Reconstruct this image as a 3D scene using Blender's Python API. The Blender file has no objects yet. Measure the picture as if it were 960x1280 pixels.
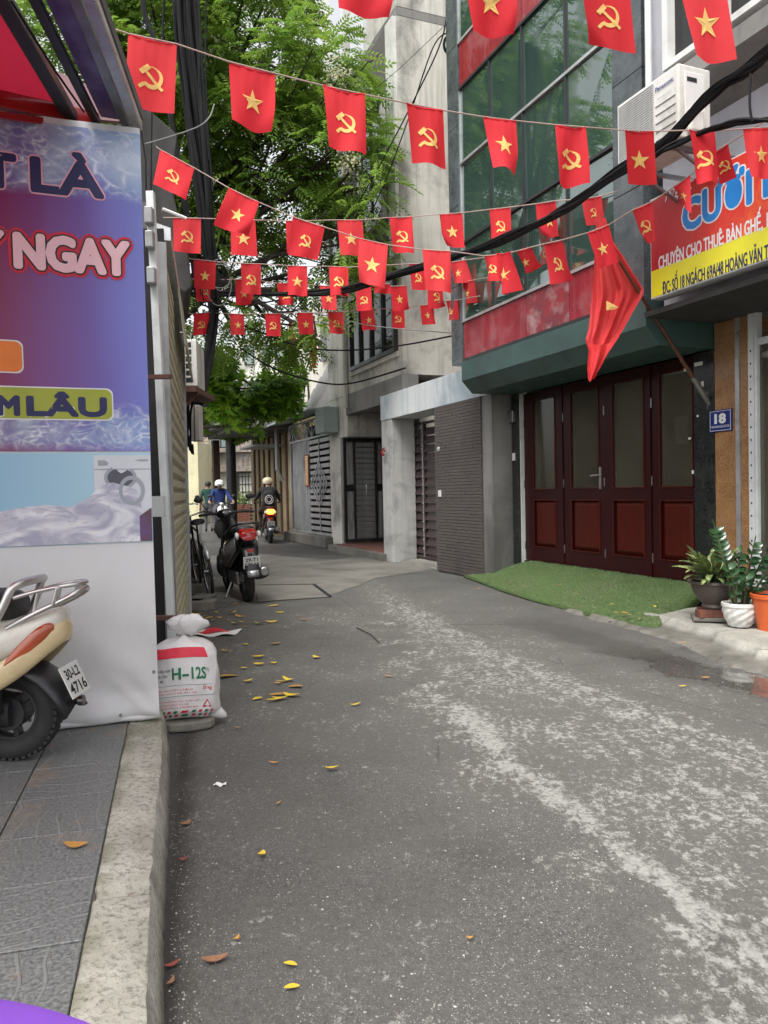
import bpy, bmesh, math, random
import numpy as np
from mathutils import Vector, Matrix
random.seed(7); np.random.seed(7)
PI = math.pi
SC = bpy.context.scene
COL = SC.collection

# ------------------------------------------------------------------ camera
CAMH = 1.25
PITCH = math.radians(1.55); ROLL = 0.021
_f = Vector((0, math.cos(PITCH), -math.sin(PITCH)))
_r0 = Vector((1, 0, 0)); _u0 = Vector((0, math.sin(PITCH), math.cos(PITCH)))
_r = _r0*math.cos(ROLL) - _u0*math.sin(ROLL)
_u = _u0*math.cos(ROLL) + _r0*math.sin(ROLL)
cam_d = bpy.data.cameras.new('camera')
cam = bpy.data.objects.new('camera', cam_d); COL.objects.link(cam)
cam.matrix_world = Matrix(((_r.x, _u.x, -_f.x, 0), (_r.y, _u.y, -_f.y, 0), (_r.z, _u.z, -_f.z, CAMH), (0, 0, 0, 1)))
cam_d.sensor_fit = 'HORIZONTAL'; cam_d.sensor_width = 36; cam_d.lens = 36
cam_d.clip_start = 0.05; cam_d.clip_end = 3000
SC.camera = cam

# ------------------------------------------------------------------ sky, sun, exposure
SUN_EL, SUN_AZ = math.radians(62), math.radians(205)
world = bpy.data.worlds.new("World"); SC.world = world; world.use_nodes = True
nt = world.node_tree
for n in list(nt.nodes): nt.nodes.remove(n)
sky = nt.nodes.new('ShaderNodeTexSky'); sky.sky_type = 'NISHITA'; sky.sun_disc = False
sky.sun_elevation = SUN_EL; sky.sun_rotation = SUN_AZ
sky.air_density = 1.0; sky.dust_density = 4.0; sky.ozone_density = 1.0
hs = nt.nodes.new('ShaderNodeHueSaturation'); hs.inputs['Saturation'].default_value = 0.12; hs.inputs['Value'].default_value = 1.25
bg = nt.nodes.new('ShaderNodeBackground'); bg.inputs['Strength'].default_value = 0.135
wo = nt.nodes.new('ShaderNodeOutputWorld')
nt.links.new(sky.outputs[0], hs.inputs['Color']); nt.links.new(hs.outputs[0], bg.inputs['Color']); nt.links.new(bg.outputs[0], wo.inputs['Surface'])
sd = bpy.data.lights.new('sun', 'SUN'); sd.energy = 1.5; sd.angle = math.radians(25); sd.color = (1.0, 0.97, 0.92)
sun = bpy.data.objects.new('sun', sd); COL.objects.link(sun)
sun.rotation_euler = (math.radians(90) - SUN_EL, 0, -SUN_AZ + PI)
SC.view_settings.view_transform = 'Standard'; SC.view_settings.look = 'None'
SC.view_settings.exposure = 0.95; SC.view_settings.gamma = 1.0
SC.view_settings.use_curve_mapping = False

# ------------------------------------------------------------------ pixel of the photograph -> place
def ray(px, py): return _f + _r*((px-480)/960) + _u*((640-py)/960)
def at(px, py, Y):
    d = ray(px, py); k = Y/d.y
    return Vector((d.x*k, Y, CAMH + d.z*k))
def G(px, py, z=0.0):
    d = ray(px, py); k = (z-CAMH)/d.z
    return Vector((d.x*k, d.y*k, z))

class Frame:
    """x runs left to right as seen from the street, y into the building, z up"""
    def __init__(s, ox, oy, tx, ty):
        s.o = Vector((ox, oy, 0)); l = math.hypot(tx, ty)
        s.x = Vector((tx/l, ty/l, 0)); s.y = Vector((-ty/l, tx/l, 0)); s.rz = math.atan2(ty, tx)
    def w(s, x, y, z=0): return s.o + s.x*x + s.y*y + Vector((0, 0, z))
    def hit(s, px, py, y=0.0):
        d = ray(px, py); c = Vector((0, 0, CAMH))
        k = (y - (c - s.o).dot(s.y))/d.dot(s.y); p = c + d*k - s.o
        return p.dot(s.x), p.z
    def X(s, px, py, y=0.0): return s.hit(px, py, y)[0]
    def Z(s, px, py, y=0.0): return s.hit(px, py, y)[1]
    def loc(s, p):
        q = Vector(p) - s.o; return Vector((q.dot(s.x), q.dot(s.y), q.z))
W = Frame(0, 0, 1, 0)
R = Frame(2.386, 6.857, .376, -.9266)        # right hand facades
LF = Frame(-1.98, 7.69, -.2186, .9758)       # left hand facades
BN = Frame(-1.12, 3.78, .94, .342)           # banner

# ------------------------------------------------------------------ object helpers
OFF = {}
def tag(o, label=None, cat=None, group=None, kind=None):
    if label: o['label'] = label
    if cat: o['category'] = cat
    if group: o['group'] = group
    if kind: o['kind'] = kind
    return o
def root(name, label, cat, fr=W, x=0, y=0, z=0, group=None, rz=0):
    o = bpy.data.objects.new(name, None); COL.objects.link(o)
    o.location = fr.w(x, y, z); o.rotation_euler = (0, 0, fr.rz + rz)
    o.empty_display_size = .1
    OFF[o.name] = Vector((x, y, z))
    return tag(o, label, cat, group)
def newobj(name, me, parent=None, loc=None, rot=None):
    o = bpy.data.objects.new(name, me); COL.objects.link(o)
    if parent is not None:
        o.parent = parent; OFF[o.name] = OFF.get(parent.name, Vector((0, 0, 0)))
    if loc is not None:
        o.location = Vector(loc) - (OFF[parent.name] if parent is not None and parent.type == 'EMPTY' else Vector((0, 0, 0)))
    if rot is not None: o.rotation_euler = rot
    return o
def copy_tree(o, parent=None):
    c = o.copy(); COL.objects.link(c)
    if parent is not None: c.parent = parent
    OFF[c.name] = OFF.get(o.name, Vector((0, 0, 0)))
    for ch in list(o.children): copy_tree(ch, c)
    return c

class MB:
    def __init__(s): s.v = []; s.f = []; s.mi = []; s.cur = 0
    def add(s, vs, fs):
        b = len(s.v); s.v += [tuple(p) for p in vs]
        for f in fs: s.f.append(tuple(b+i for i in f)); s.mi.append(s.cur)
        return s
    def box(s, x0, x1, y0, y1, z0, z1, top=None):
        if x0 > x1: x0, x1 = x1, x0
        if y0 > y1: y0, y1 = y1, y0
        if z0 > z1: z0, z1 = z1, z0
        return s.add([(x0,y0,z0),(x1,y0,z0),(x1,y1,z0),(x0,y1,z0),(x0,y0,z1),(x1,y0,z1),(x1,y1,z1),(x0,y1,z1)],
              [(3,2,1,0),(4,5,6,7),(0,1,5,4),(1,2,6,5),(2,3,7,6),(3,0,4,7)])
    def obox(s, c, sz, rot):
        c = Vector(c); M = rot if isinstance(rot, Matrix) else Matrix.Rotation(rot, 3, 'Z')
        vs = [c + M @ Vector((a*sz[0]/2, b*sz[1]/2, d*sz[2]/2)) for d in (-1, 1) for a, b in ((-1,-1),(1,-1),(1,1),(-1,1))]
        return s.add(vs, [(3,2,1,0),(4,5,6,7),(0,1,5,4),(1,2,6,5),(2,3,7,6),(3,0,4,7)])
    def poly(s, pts): return s.add(pts, [tuple(range(len(pts)))])
    def prism(s, pts, vec):
        n = len(pts); vec = Vector(vec); a = [Vector(p) for p in pts]; b = [p+vec for p in a]
        return s.add(a+b, [tuple(range(n))[::-1], tuple(range(n, 2*n))] + [(i, (i+1) % n, n+(i+1) % n, n+i) for i in range(n)])
    def bar(s, a, b, w, h=None, up=(0, 0, 1)):
        a, b = Vector(a), Vector(b); h = h or w; d = (b-a).normalized(); u = Vector(up)
        if abs(d.dot(u)) > .99: u = Vector((1, 0, 0))
        x = d.cross(u).normalized(); y = x.cross(d)
        vs = [p + x*sx*w/2 + y*sy*h/2 for p in (a, b) for sx, sy in ((-1,-1),(1,-1),(1,1),(-1,1))]
        return s.add(vs, [(3,2,1,0),(4,5,6,7),(0,1,5,4),(1,2,6,5),(2,3,7,6),(3,0,4,7)])
    def tube(s, pts, r, n=6, close=False, sx=1.0):
        pts = [Vector(p) for p in pts]; m = len(pts); rs = r if isinstance(r, (list, tuple)) else [r]*m
        b0 = len(s.v); prev = None
        for i, p in enumerate(pts):
            if close: t = pts[(i+1) % m] - pts[i-1]
            else: t = pts[min(i+1, m-1)] - pts[max(i-1, 0)]
            t.normalize()
            if prev is None:
                a = Vector((0, 0, 1)) if abs(t.z) < .9 else Vector((1, 0, 0)); x = t.cross(a).normalized()
            else: x = (prev - t*prev.dot(t)).normalized()
            prev = x; y = t.cross(x)
            for k in range(n):
                q = p + (x*math.cos(2*PI*k/n)*sx + y*math.sin(2*PI*k/n))*rs[i]; s.v.append(tuple(q))
        def fc(i, j):
            for k in range(n):
                s.f.append((b0+i*n+k, b0+i*n+(k+1) % n, b0+j*n+(k+1) % n, b0+j*n+k)); s.mi.append(s.cur)
        for i in range(m-1): fc(i, i+1)
        if close: fc(m-1, 0)
        else:
            s.f.append(tuple(b0+k for k in range(n))[::-1]); s.mi.append(s.cur)
            s.f.append(tuple(b0+(m-1)*n+k for k in range(n))); s.mi.append(s.cur)
        return s
    def rings(s, rings, cap=True, close=True):
        b = len(s.v); n = len(rings[0])
        for r in rings: s.v += [tuple(p) for p in r]
        for i in range(len(rings)-1):
            for k in range(n if close else n-1):
                s.f.append((b+i*n+k, b+i*n+(k+1) % n, b+(i+1)*n+(k+1) % n, b+(i+1)*n+k)); s.mi.append(s.cur)
        if cap:
            s.f.append(tuple(b+k for k in range(n))[::-1]); s.mi.append(s.cur)
            s.f.append(tuple(b+(len(rings)-1)*n+k for k in range(n))); s.mi.append(s.cur)
        return s
    def lathe(s, prof, n=24, c=(0, 0, 0), axis='Z', cap=True, wob=None):
        rg = []
        for i, (r, z) in enumerate(prof):
            ring = []
            for k in range(n):
                a = 2*PI*k/n; rr = r*(wob(i, a) if wob else 1)
                if axis == 'Z': p = (c[0]+rr*math.cos(a), c[1]+rr*math.sin(a), c[2]+z)
                elif axis == 'Y': p = (c[0]+rr*math.cos(a), c[1]+z, c[2]+rr*math.sin(a))
                else: p = (c[0]+z, c[1]+rr*math.cos(a), c[2]+rr*math.sin(a))
                ring.append(p)
            rg.append(ring)
        return s.rings(rg, cap)
    def grid(s, fn, nu, nv):
        b = len(s.v)
        for j in range(nv+1):
            for i in range(nu+1): s.v.append(tuple(fn(i/nu, j/nv)))
        for j in range(nv):
            for i in range(nu):
                a = b+j*(nu+1)+i; s.f.append((a, a+1, a+nu+2, a+nu+1)); s.mi.append(s.cur)
        return s
    def ball(s, c, r, nu=12, nv=8, sq=(1, 1, 1)):
        rg = []
        for j in range(nv+1):
            t = -PI/2 + PI*(j+.02)/(nv+.04)
            rg.append([(c[0]+r*sq[0]*math.cos(t)*math.cos(2*PI*k/nu), c[1]+r*sq[1]*math.cos(t)*math.sin(2*PI*k/nu), c[2]+r*sq[2]*math.sin(t)) for k in range(nu)])
        return s.rings(rg)
    def mesh(s, name, mats, off=None, smooth=False, fixn=True):
        me = bpy.data.meshes.new(name)
        vs = s.v if off is None else [(a-off[0], b-off[1], c-off[2]) for a, b, c in s.v]
        me.from_pydata(vs, [], s.f)
        for m in (mats if isinstance(mats, (list, tuple)) else [mats]): me.materials.append(m)
        me.polygons.foreach_set('material_index', s.mi)
        if smooth: me.polygons.foreach_set('use_smooth', [True]*len(me.polygons))
        if fixn and len(s.f) < 60000:
            bm = bmesh.new(); bm.from_mesh(me); bmesh.ops.recalc_face_normals(bm, faces=bm.faces); bm.to_mesh(me); bm.free()
        me.update(); return me
    def build(s, name, mats, parent=None, bevel=0, smooth=False, seg=2, angle=35, solid=0, sub=0):
        off = OFF.get(parent.name) if parent is not None else None
        me = s.mesh(name, mats, off, smooth)
        o = newobj(name, me, parent)
        if solid:
            m = o.modifiers.new('solid', 'SOLIDIFY'); m.thickness = solid; m.offset = 0
        if bevel:
            m = o.modifiers.new('bevel', 'BEVEL'); m.width = bevel; m.segments = seg; m.limit_method = 'ANGLE'; m.angle_limit = math.radians(angle)
        if sub:
            m = o.modifiers.new('sub', 'SUBSURF'); m.levels = sub; m.render_levels = sub
        if smooth and angle and not sub:
            try: me.set_sharp_from_angle(angle=math.radians(50))
            except Exception: pass
        return o

def sup(cx, cy, cz, ry, rz, n=16, e=2.6, ax='X', rot=0.0):
    """a rounded ring (superellipse) across the axis ax"""
    out = []
    for k in range(n):
        a = 2*PI*k/n; c, q = math.cos(a), math.sin(a)
        u = ry*math.copysign(abs(c)**(2/e), c); v = rz*math.copysign(abs(q)**(2/e), q)
        if rot: u, v = u, v
        if ax == 'X': out.append((cx + v*math.sin(rot), cy+u, cz+v*math.cos(rot)))
        elif ax == 'Z': out.append((cx+u, cy+v, cz))
        else: out.append((cx+u, cy, cz+v))
    return out

def catmull(pts, k=6, close=False):
    P = [Vector(p) for p in pts]; out = []; n = len(P)
    for i in range(n if close else n-1):
        a = P[i-1] if (i or close) else P[0]; b = P[i]; c = P[(i+1) % n]; d = P[(i+2) % n] if (i+2 < n or close) else P[-1]
        for j in range(k):
            t = j/k
            out.append(.5*((2*b)+(c-a)*t+(2*a-5*b+4*c-d)*t*t+(3*b-a-3*c+d)*t**3))
    if not close: out.append(P[-1])
    return out
def sagline(a, b, sag, n=14):
    a, b = Vector(a), Vector(b)
    return [a.lerp(b, i/n) - Vector((0, 0, sag*4*(i/n)*(1-i/n))) for i in range(n+1)]

# text as flat geometry
_TC = {}
def text_raw(s, bold=0.0, shear=0.0):
    key = (s, bold, shear)
    if key in _TC: return _TC[key]
    cu = bpy.data.curves.new('t', 'FONT'); cu.body = s; cu.size = 1; cu.offset = bold; cu.resolution_u = 3; cu.shear = shear
    ob = bpy.data.objects.new('t', cu)
    me = ob.to_mesh()
    v = [(p.co.x, p.co.y) for p in me.vertices]; f = [tuple(p.vertices) for p in me.polygons]
    ob.to_mesh_clear(); bpy.data.objects.remove(ob); bpy.data.curves.remove(cu)
    _TC[key] = (v, f); return v, f
def fat(mb, s, x0, x1, z0, h, y, rad, fn=None, shear=0.0, n=12):
    """the same words thickened by rad on every side"""
    for i in range(n):
        a = 2*PI*i/n; dx, dz = rad*math.cos(a), rad*math.sin(a)
        g = (lambda x, z, e=i*.00004, f=fn: f(x, z, e)) if fn else None
        text(mb, s, x0+dx, x1+dx, z0+dz, h, y-i*.00004, .0, shear, g)
def text(mb, s, x0, x1, z0, h, y, bold=0.0, shear=0.0, fn=None, ref=None):
    """words between x0 and x1, baseline z0, capital height h, in the plane y; fn maps (x, z) to a point"""
    v, f = text_raw(s, bold, shear)
    if not v: return
    rv, _ = text_raw(s, 0.0, shear)
    a, b = min(p[0] for p in rv), max(p[0] for p in rv)
    sx = (x1-x0)/(b-a); sz = h/0.72
    vs = []
    for p in v:
        x, z = x0+(p[0]-a)*sx, z0+p[1]*sz
        vs.append(fn(x, z) if fn else (x, y, z))
    mb.add(vs, f)

# ------------------------------------------------------------------ materials
class NT:
    def __init__(s, name):
        s.m = bpy.data.materials.new(name); s.m.use_nodes = True; s.t = s.m.node_tree; s.n = s.t.nodes; s.l = s.t.links
        s.p = s.n['Principled BSDF']; s.out = s.n['Material Output']
        s.tc = s.n.new('ShaderNodeTexCoord').outputs['Object']
    def _in(s, sock, v):
        if hasattr(v, 'is_linked') or hasattr(v, 'links'): s.l.new(v, sock)
        else: sock.default_value = v
    def math(s, op, a, b=0.0, c=None, clamp=False):
        n = s.n.new('ShaderNodeMath'); n.operation = op; n.use_clamp = clamp
        s._in(n.inputs[0], a); s._in(n.inputs[1], b)
        if c is not None: s._in(n.inputs[2], c)
        return n.outputs[0]
    def mapping(s, v, scale=(1, 1, 1), rot=(0, 0, 0), loc=(0, 0, 0)):
        n = s.n.new('ShaderNodeMapping'); s.l.new(v, n.inputs[0]); n.inputs['Scale'].default_value = scale
        n.inputs['Rotation'].default_value = rot; n.inputs['Location'].default_value = loc; return n.outputs[0]
    def noise(s, scale, detail=4, rough=.55, vec=None, dist=0.0):
        n = s.n.new('ShaderNodeTexNoise'); n.inputs['Scale'].default_value = scale; n.inputs['Detail'].default_value = detail
        n.inputs['Roughness'].default_value = rough; n.inputs['Distortion'].default_value = dist
        s.l.new(vec if vec is not None else s.tc, n.inputs['Vector']); return n.outputs[0]
    def voro(s, scale, vec=None, feat='F1', out='Distance', rand=1.0):
        n = s.n.new('ShaderNodeTexVoronoi'); n.feature = feat; n.inputs['Scale'].default_value = scale; n.inputs['Randomness'].default_value = rand
        s.l.new(vec if vec is not None else s.tc, n.inputs['Vector']); return n.outputs[out]
    def ramp(s, v, a, b, c0=0.0, c1=1.0):
        n = s.n.new('ShaderNodeMapRange'); s._in(n.inputs[0], v); s._in(n.inputs[1], a); s._in(n.inputs[2], b)
        n.inputs[3].default_value = c0; n.inputs[4].default_value = c1; n.clamp = True; return n.outputs[0]
    def mix(s, f, a, b, mode='MIX'):
        n = s.n.new('ShaderNodeMix'); n.data_type = 'RGBA'; n.blend_type = mode
        s._in(n.inputs[0], f)
        for k, v in ((6, a), (7, b)):
            if isinstance(v, tuple): n.inputs[k].default_value = (*v[:3], 1)
            else: s.l.new(v, n.inputs[k])
        return n.outputs[2]
    def sep(s, v=None):
        n = s.n.new('ShaderNodeSeparateXYZ'); s.l.new(v if v is not None else s.tc, n.inputs[0]); return n.outputs
    def bump(s, h, strength=.3, dist=.01):
        n = s.n.new('ShaderNodeBump'); n.inputs['Strength'].default_value = strength; n.inputs['Distance'].default_value = dist
        s.l.new(h, n.inputs['Height']); s.l.new(n.outputs[0], s.p.inputs['Normal'])
    def set(s, k, v): s._in(s.p.inputs[k], (*v, 1) if isinstance(v, tuple) and len(v) == 3 else v)

def mat(name, c, c2=None, rough=.6, metal=0.0, scale=3.0, stretch=(1, 1, 1), bump=0.0, bscale=40.0, bdist=.004, dirt=None, dscale=1.2, damt=.5, spec=.5, trans=0.0, ior=None, coat=0.0, emit=None, streak=0.0, rvar=.1, speck=None, spscale=90, spth=.28, sub=0):
    s = NT(name)
    c2 = c2 or tuple(x*.8 for x in c)
    v = s.mapping(s.tc, stretch)
    n1 = s.noise(scale, 6, .6, v)
    col = s.mix(s.ramp(n1, .35, .65), c, c2)
    if speck:
        col = s.mix(s.ramp(s.voro(spscale), spth, spth-.08), col, speck)
    if dirt:
        n2 = s.noise(dscale, 8, .65, dist=.4)
        col = s.mix(s.math('MULTIPLY', s.ramp(n2, .5, .68), damt), col, dirt)
        if streak:
            n3 = s.noise(1.0, 6, .7, s.mapping(s.tc, (9, 9, .45)))
            col = s.mix(s.math('MULTIPLY', s.ramp(n3, .5, .72), streak), col, dirt)
    s.set('Base Color', col)
    s.set('Roughness', s.ramp(s.noise(scale*2.3, 4, .6, v), .3, .7, max(0.02, rough-rvar), min(1, rough+rvar)))
    s.set('Metallic', metal); s.p.inputs['Specular IOR Level'].default_value = spec
    if ior: s.p.inputs['IOR'].default_value = ior
    if trans: s.p.inputs['Transmission Weight'].default_value = trans
    if coat: s.p.inputs['Coat Weight'].default_value = coat
    if emit: s.p.inputs['Emission Color'].default_value = (*emit[:3], 1); s.p.inputs['Emission Strength'].default_value = emit[3]
    if bump: s.bump(s.noise(bscale, 6, .65), bump, bdist)
    return s.m

def leafy(name, c, c2, trans=.35, rough=.45):
    """two sided leaf or cloth: some light passes through"""
    s = NT(name)
    n1 = s.noise(2.2, 3, .5)
    col = s.mix(s.ramp(n1, .38, .62), c, c2)
    att = s.n.new('ShaderNodeAttribute'); att.attribute_name = 'shade'
    col = s.mix(att.outputs['Fac'], col, tuple(min(1, x*2.2) for x in c2))
    s.set('Base Color', col); s.set('Roughness', rough)
    tr = s.n.new('ShaderNodeBsdfTranslucent'); s.l.new(col, tr.inputs['Color'])
    mx = s.n.new('ShaderNodeMixShader'); mx.inputs[0].default_value = trans
    s.l.new(s.p.outputs[0], mx.inputs[1]); s.l.new(tr.outputs[0], mx.inputs[2]); s.l.new(mx.outputs[0], s.out.inputs['Surface'])
    return s.m
# ------------------------------------------------------------------ palette
M = {}
def asphalt():
    s = NT('asphalt'); xyz = s.sep(); X, Y = xyz[0], xyz[1]
    ys = np.array([G(a, b).y for a, b in ((500, 800), (570, 870), (660, 960), (760, 1050), (850, 1130), (960, 1200), (1100, 1290))])
    xs = np.array([G(a, b).x for a, b in ((500, 800), (570, 870), (660, 960), (760, 1050), (850, 1130), (960, 1200), (1100, 1290))])
    c = np.polyfit(1/ys, xs, 2)
    def curve(cc):
        iy = s.math('DIVIDE', 1.0, s.math('MAXIMUM', Y, .6))
        return s.math('MULTIPLY_ADD', s.math('MULTIPLY_ADD', iy, float(cc[0]), float(cc[1])), iy, float(cc[2]))
    wob = s.math('MULTIPLY', s.math('SUBTRACT', s.noise(1.6, 3), .5), .22)
    d1 = s.math('ADD', s.math('SUBTRACT', X, curve(c)), wob)
    n_f = s.noise(30, 7, .72, s.mapping(s.tc, (1.0, .8, 1)), .4)
    n_m = s.noise(9, 6, .7, s.mapping(s.tc, (1.25, .6, 1)), .6)
    n_l = s.noise(1.7, 5, .6)
    # the thick worn streak, broken by distance
    wid = s.ramp(Y, 1.6, 4.4, .05, .20)
    core = s.ramp(s.math('ABSOLUTE', s.math('ADD', d1, s.math('MULTIPLY', s.math('SUBTRACT', n_m, .5), .22))), 0.0, s.math('MULTIPLY', wid, 2.3), 1, 0)
    core = s.math('MULTIPLY', core, s.math('MULTIPLY', s.ramp(Y, 4.3, 4.9, 1, .25), s.ramp(s.noise(1.1, 3), .3, .5, .78, 1)))
    # scattered flakes right of the streak
    ys2 = np.array([G(a, b).y for a, b in ((470, 730), (560, 790), (700, 850), (820, 900), (960, 950), (1150, 1040))])
    xs2 = np.array([G(a, b).x for a, b in ((470, 730), (560, 790), (700, 850), (820, 900), (960, 950), (1150, 1040))])
    c2 = np.polyfit(1/ys2, xs2, 2)
    d2 = s.math('ADD', s.math('SUBTRACT', X, curve(c2)), wob)
    b2 = s.ramp(s.math('ABSOLUTE', s.math('ADD', d2, .05)), .1, .75, 1, 0)
    btw = s.math('MULTIPLY', s.ramp(d1, -.25, .1), s.ramp(d2, .3, .0))
    near = s.math('MULTIPLY', s.ramp(s.math('ABSOLUTE', d1), .15, 1.0, 1, 0), s.ramp(n_l, .40, .58))
    dens = s.math('MAXIMUM', s.math('MULTIPLY', b2, .66), s.math('MULTIPLY', s.math('MULTIPLY', btw, s.ramp(s.noise(1.1, 4), .35, .6, .7, 1)), .64))
    dens = s.math('MAXIMUM', dens, s.math('MULTIPLY', near, .66))
    kerbside = s.math('MULTIPLY', s.ramp(s.math('ABSOLUTE', s.math('ADD', s.math('ADD', X, .62), s.math('MULTIPLY', s.math('SUBTRACT', Y, 2.6), .08))), .05, .4, 1, 0), s.ramp(n_l, .5, .66))
    dens = s.math('MAXIMUM', dens, s.math('MULTIPLY', kerbside, .55))
    dens = s.math('MAXIMUM', dens, s.ramp(s.noise(.9, 4), .38, .62, .30, .52))
    dens = s.math('MULTIPLY', dens, s.ramp(Y, 8, 13, 1, .35))
    thr = s.math('SUBTRACT', .72, s.math('MULTIPLY', dens, .36))
    nn = s.math('ADD', s.math('MULTIPLY', n_f, .62), s.math('MULTIPLY', n_m, .38))
    nn = s.math('ADD', nn, s.math('MULTIPLY', s.math('SUBTRACT', s.noise(85, 4, .8), .5), .22)); fl = s.ramp(nn, thr, s.math('ADD', thr, .075))
    thr2 = s.math('SUBTRACT', .74, s.math('MULTIPLY', core, .36))
    fl2 = s.ramp(nn, thr2, s.math('ADD', thr2, .10))
    flake = s.math('MAXIMUM', fl, s.math('MULTIPLY', fl2, s.ramp(core, .05, .2)))
    # small pale stones
    st = s.voro(110, out='Distance'); rc = s.voro(110, out='Color')
    rs = s.sep(rc)
    stone = s.math('MULTIPLY', s.ramp(st, .30, .12), s.ramp(rs[0], .62, .72))
    stone = s.math('MULTIPLY', stone, s.ramp(s.noise(2.3, 4), .4, .6, .35, 1))
    g2 = s.voro(150, out='Distance'); gc = s.sep(s.voro(150, out='Color'))
    grain = s.math('MULTIPLY', s.ramp(g2, .42, .25), s.ramp(gc[1], .62, .9))
    dusty = s.math('MULTIPLY', s.ramp(dens, .1, .5), .45)
    fine = s.math('ADD', s.math('MULTIPLY', s.noise(120, 5, .85), .6), s.math('MULTIPLY', s.noise(38, 5, .8), .4))
    base = s.mix(s.ramp(fine, .41, .59), (.021, .021, .0205), (.138, .140, .136)); base = s.mix(s.math('MULTIPLY', grain, .8), base, (.27, .265, .24))
    base = s.mix(s.ramp(n_l, .35, .68, 0, .5), base, (.055, .05, .044))
    base = s.mix(dusty, base, (.15, .142, .128))
    # leftover brownish strip, damp gutter on the right
    big = s.math('MULTIPLY', s.ramp(s.voro(34, s.mapping(s.tc, (1, .8, 1))), .24, .12), s.ramp(s.sep(s.voro(34, out='Color'))[2], .90, .94))
    col = s.mix(s.math('MULTIPLY', stone, .35), base, (.30, .295, .27)); col = s.mix(s.math('MULTIPLY', big, .5), col, (.36, .355, .33))
    col = s.mix(s.math('MULTIPLY', flake, .78), col, s.mix(s.ramp(s.noise(60, 4), .3, .7), (.24, .24, .22), (.44, .44, .41)))
    crk = s.math('MULTIPLY', s.ramp(s.voro(.9, s.mapping(s.tc, (1, .6, 1), (0, 0, .4)), 'DISTANCE_TO_EDGE'), .006, .0), s.ramp(s.noise(.8, 3), .5, .58)); col = s.mix(s.math('MULTIPLY', crk, .5), col, (.02, .02, .018))
    oil = s.ramp(s.noise(.55, 6, .7), .54, .72); col = s.mix(s.math('MULTIPLY', oil, .5), col, (.03, .03, .027))
    p1, p2 = G(700, 790), G(960, 868)
    tx, ty = (p2-p1).normalized().x, (p2-p1).normalized().y
    e = s.math('ADD', s.math('MULTIPLY', s.math('SUBTRACT', X, p1.x), -ty), s.math('MULTIPLY', s.math('SUBTRACT', Y, p1.y), tx))
    a = s.math('ADD', s.math('MULTIPLY', s.math('SUBTRACT', X, p1.x), tx), s.math('MULTIPLY', s.math('SUBTRACT', Y, p1.y), ty))
    wet = s.math('MULTIPLY', s.ramp(s.math('ADD', s.math('ABSOLUTE', s.math('SUBTRACT', e, .03)), s.math('MULTIPLY', s.math('SUBTRACT', n_l, .5), .9)), .16, .34, 1, 0), s.ramp(a, -1.2, .2))
    pud = s.math('MULTIPLY', s.ramp(wet, .7, .95), s.ramp(a, .7, 1.2))
    kp, kq = G(205, 1280), G(232, 915); kd = (kq-kp).normalized(); ke = s.math('SUBTRACT', s.math('MULTIPLY', s.math('SUBTRACT', X, kp.x), kd.y), s.math('MULTIPLY', s.math('SUBTRACT', Y, kp.y), kd.x))
    gut = s.math('MULTIPLY', s.ramp(s.math('ADD', ke, s.math('MULTIPLY', s.math('SUBTRACT', n_m, .5), .12)), .09, .0), s.ramp(ke, -.1, .0)); col = s.mix(s.math('MULTIPLY', gut, .75), col, (.022, .020, .016))
    col = s.mix(s.math('MULTIPLY', wet, .72), col, s.mix(.35, base, (.018, .017, .014), 'MULTIPLY'))
    s.set('Base Color', col)
    r = s.ramp(fine, .3, .7, .62, .85)
    r = s.math('MULTIPLY', r, s.math('SUBTRACT', 1.0, s.math('MULTIPLY', wet, .35)))
    r = s.math('MULTIPLY', r, s.math('SUBTRACT', 1.0, s.math('MULTIPLY', pud, .9)))
    s.set('Roughness', r); s.p.inputs['Specular IOR Level'].default_value = .22; s.l.new(s.math('ADD', .22, s.math('MULTIPLY', wet, .4)), s.p.inputs['Specular IOR Level'])
    h = s.math('ADD', s.math('MULTIPLY', s.noise(140, 5, .8), s.math('SUBTRACT', 1.0, pud)), s.math('MULTIPLY', flake, .12))
    s.bump(h, .55, .006)
    return s.m
M['asphalt'] = asphalt()
M['concrete'] = mat('concrete', (.29, .275, .24), (.165, .155, .135), .85, scale=4.5, bump=.7, bscale=70, bdist=.008, dirt=(.06, .055, .045), dscale=2.5, damt=.75)
def apron_mat():
    s = NT('apron'); z = s.sep()[2]; n1 = s.noise(3.2, 7, .7); n2 = s.noise(45, 5, .7)
    c = s.mix(s.ramp(n1, .35, .65), (.36, .35, .31), (.23, .22, .19)); c = s.mix(s.ramp(n2, .5, .72, 0, .6), c, (.12, .115, .10))
    low = s.ramp(s.math('ADD', z, s.math('MULTIPLY', s.math('SUBTRACT', n1, .5), .05)), .065, .035)
    c = s.mix(s.math('MULTIPLY', low, .8), c, s.mix(s.ramp(n1, .4, .6), (.15, .14, .12), (.075, .07, .06)))
    ck = s.math('MULTIPLY', s.ramp(s.voro(1.6, feat='DISTANCE_TO_EDGE'), .010, .0), .7); c = s.mix(ck, c, (.03, .028, .025))
    s.set('Base Color', c); s.set('Roughness', s.math('SUBTRACT', .9, s.math('MULTIPLY', low, .35))); s.bump(s.math('ADD', n2, s.math('MULTIPLY', n1, .4)), .5, .005); return s.m
M['apron'] = apron_mat()
M['slab'] = mat('slab', (.17, .16, .14), (.12, .115, .10), .85, scale=1.5, bump=.4, bscale=90, dirt=(.06, .055, .05), dscale=1.5)
M['soil'] = mat('soil', (.05, .04, .03), (.02, .017, .013), .95, scale=20, bump=.8, bscale=60)
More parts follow.
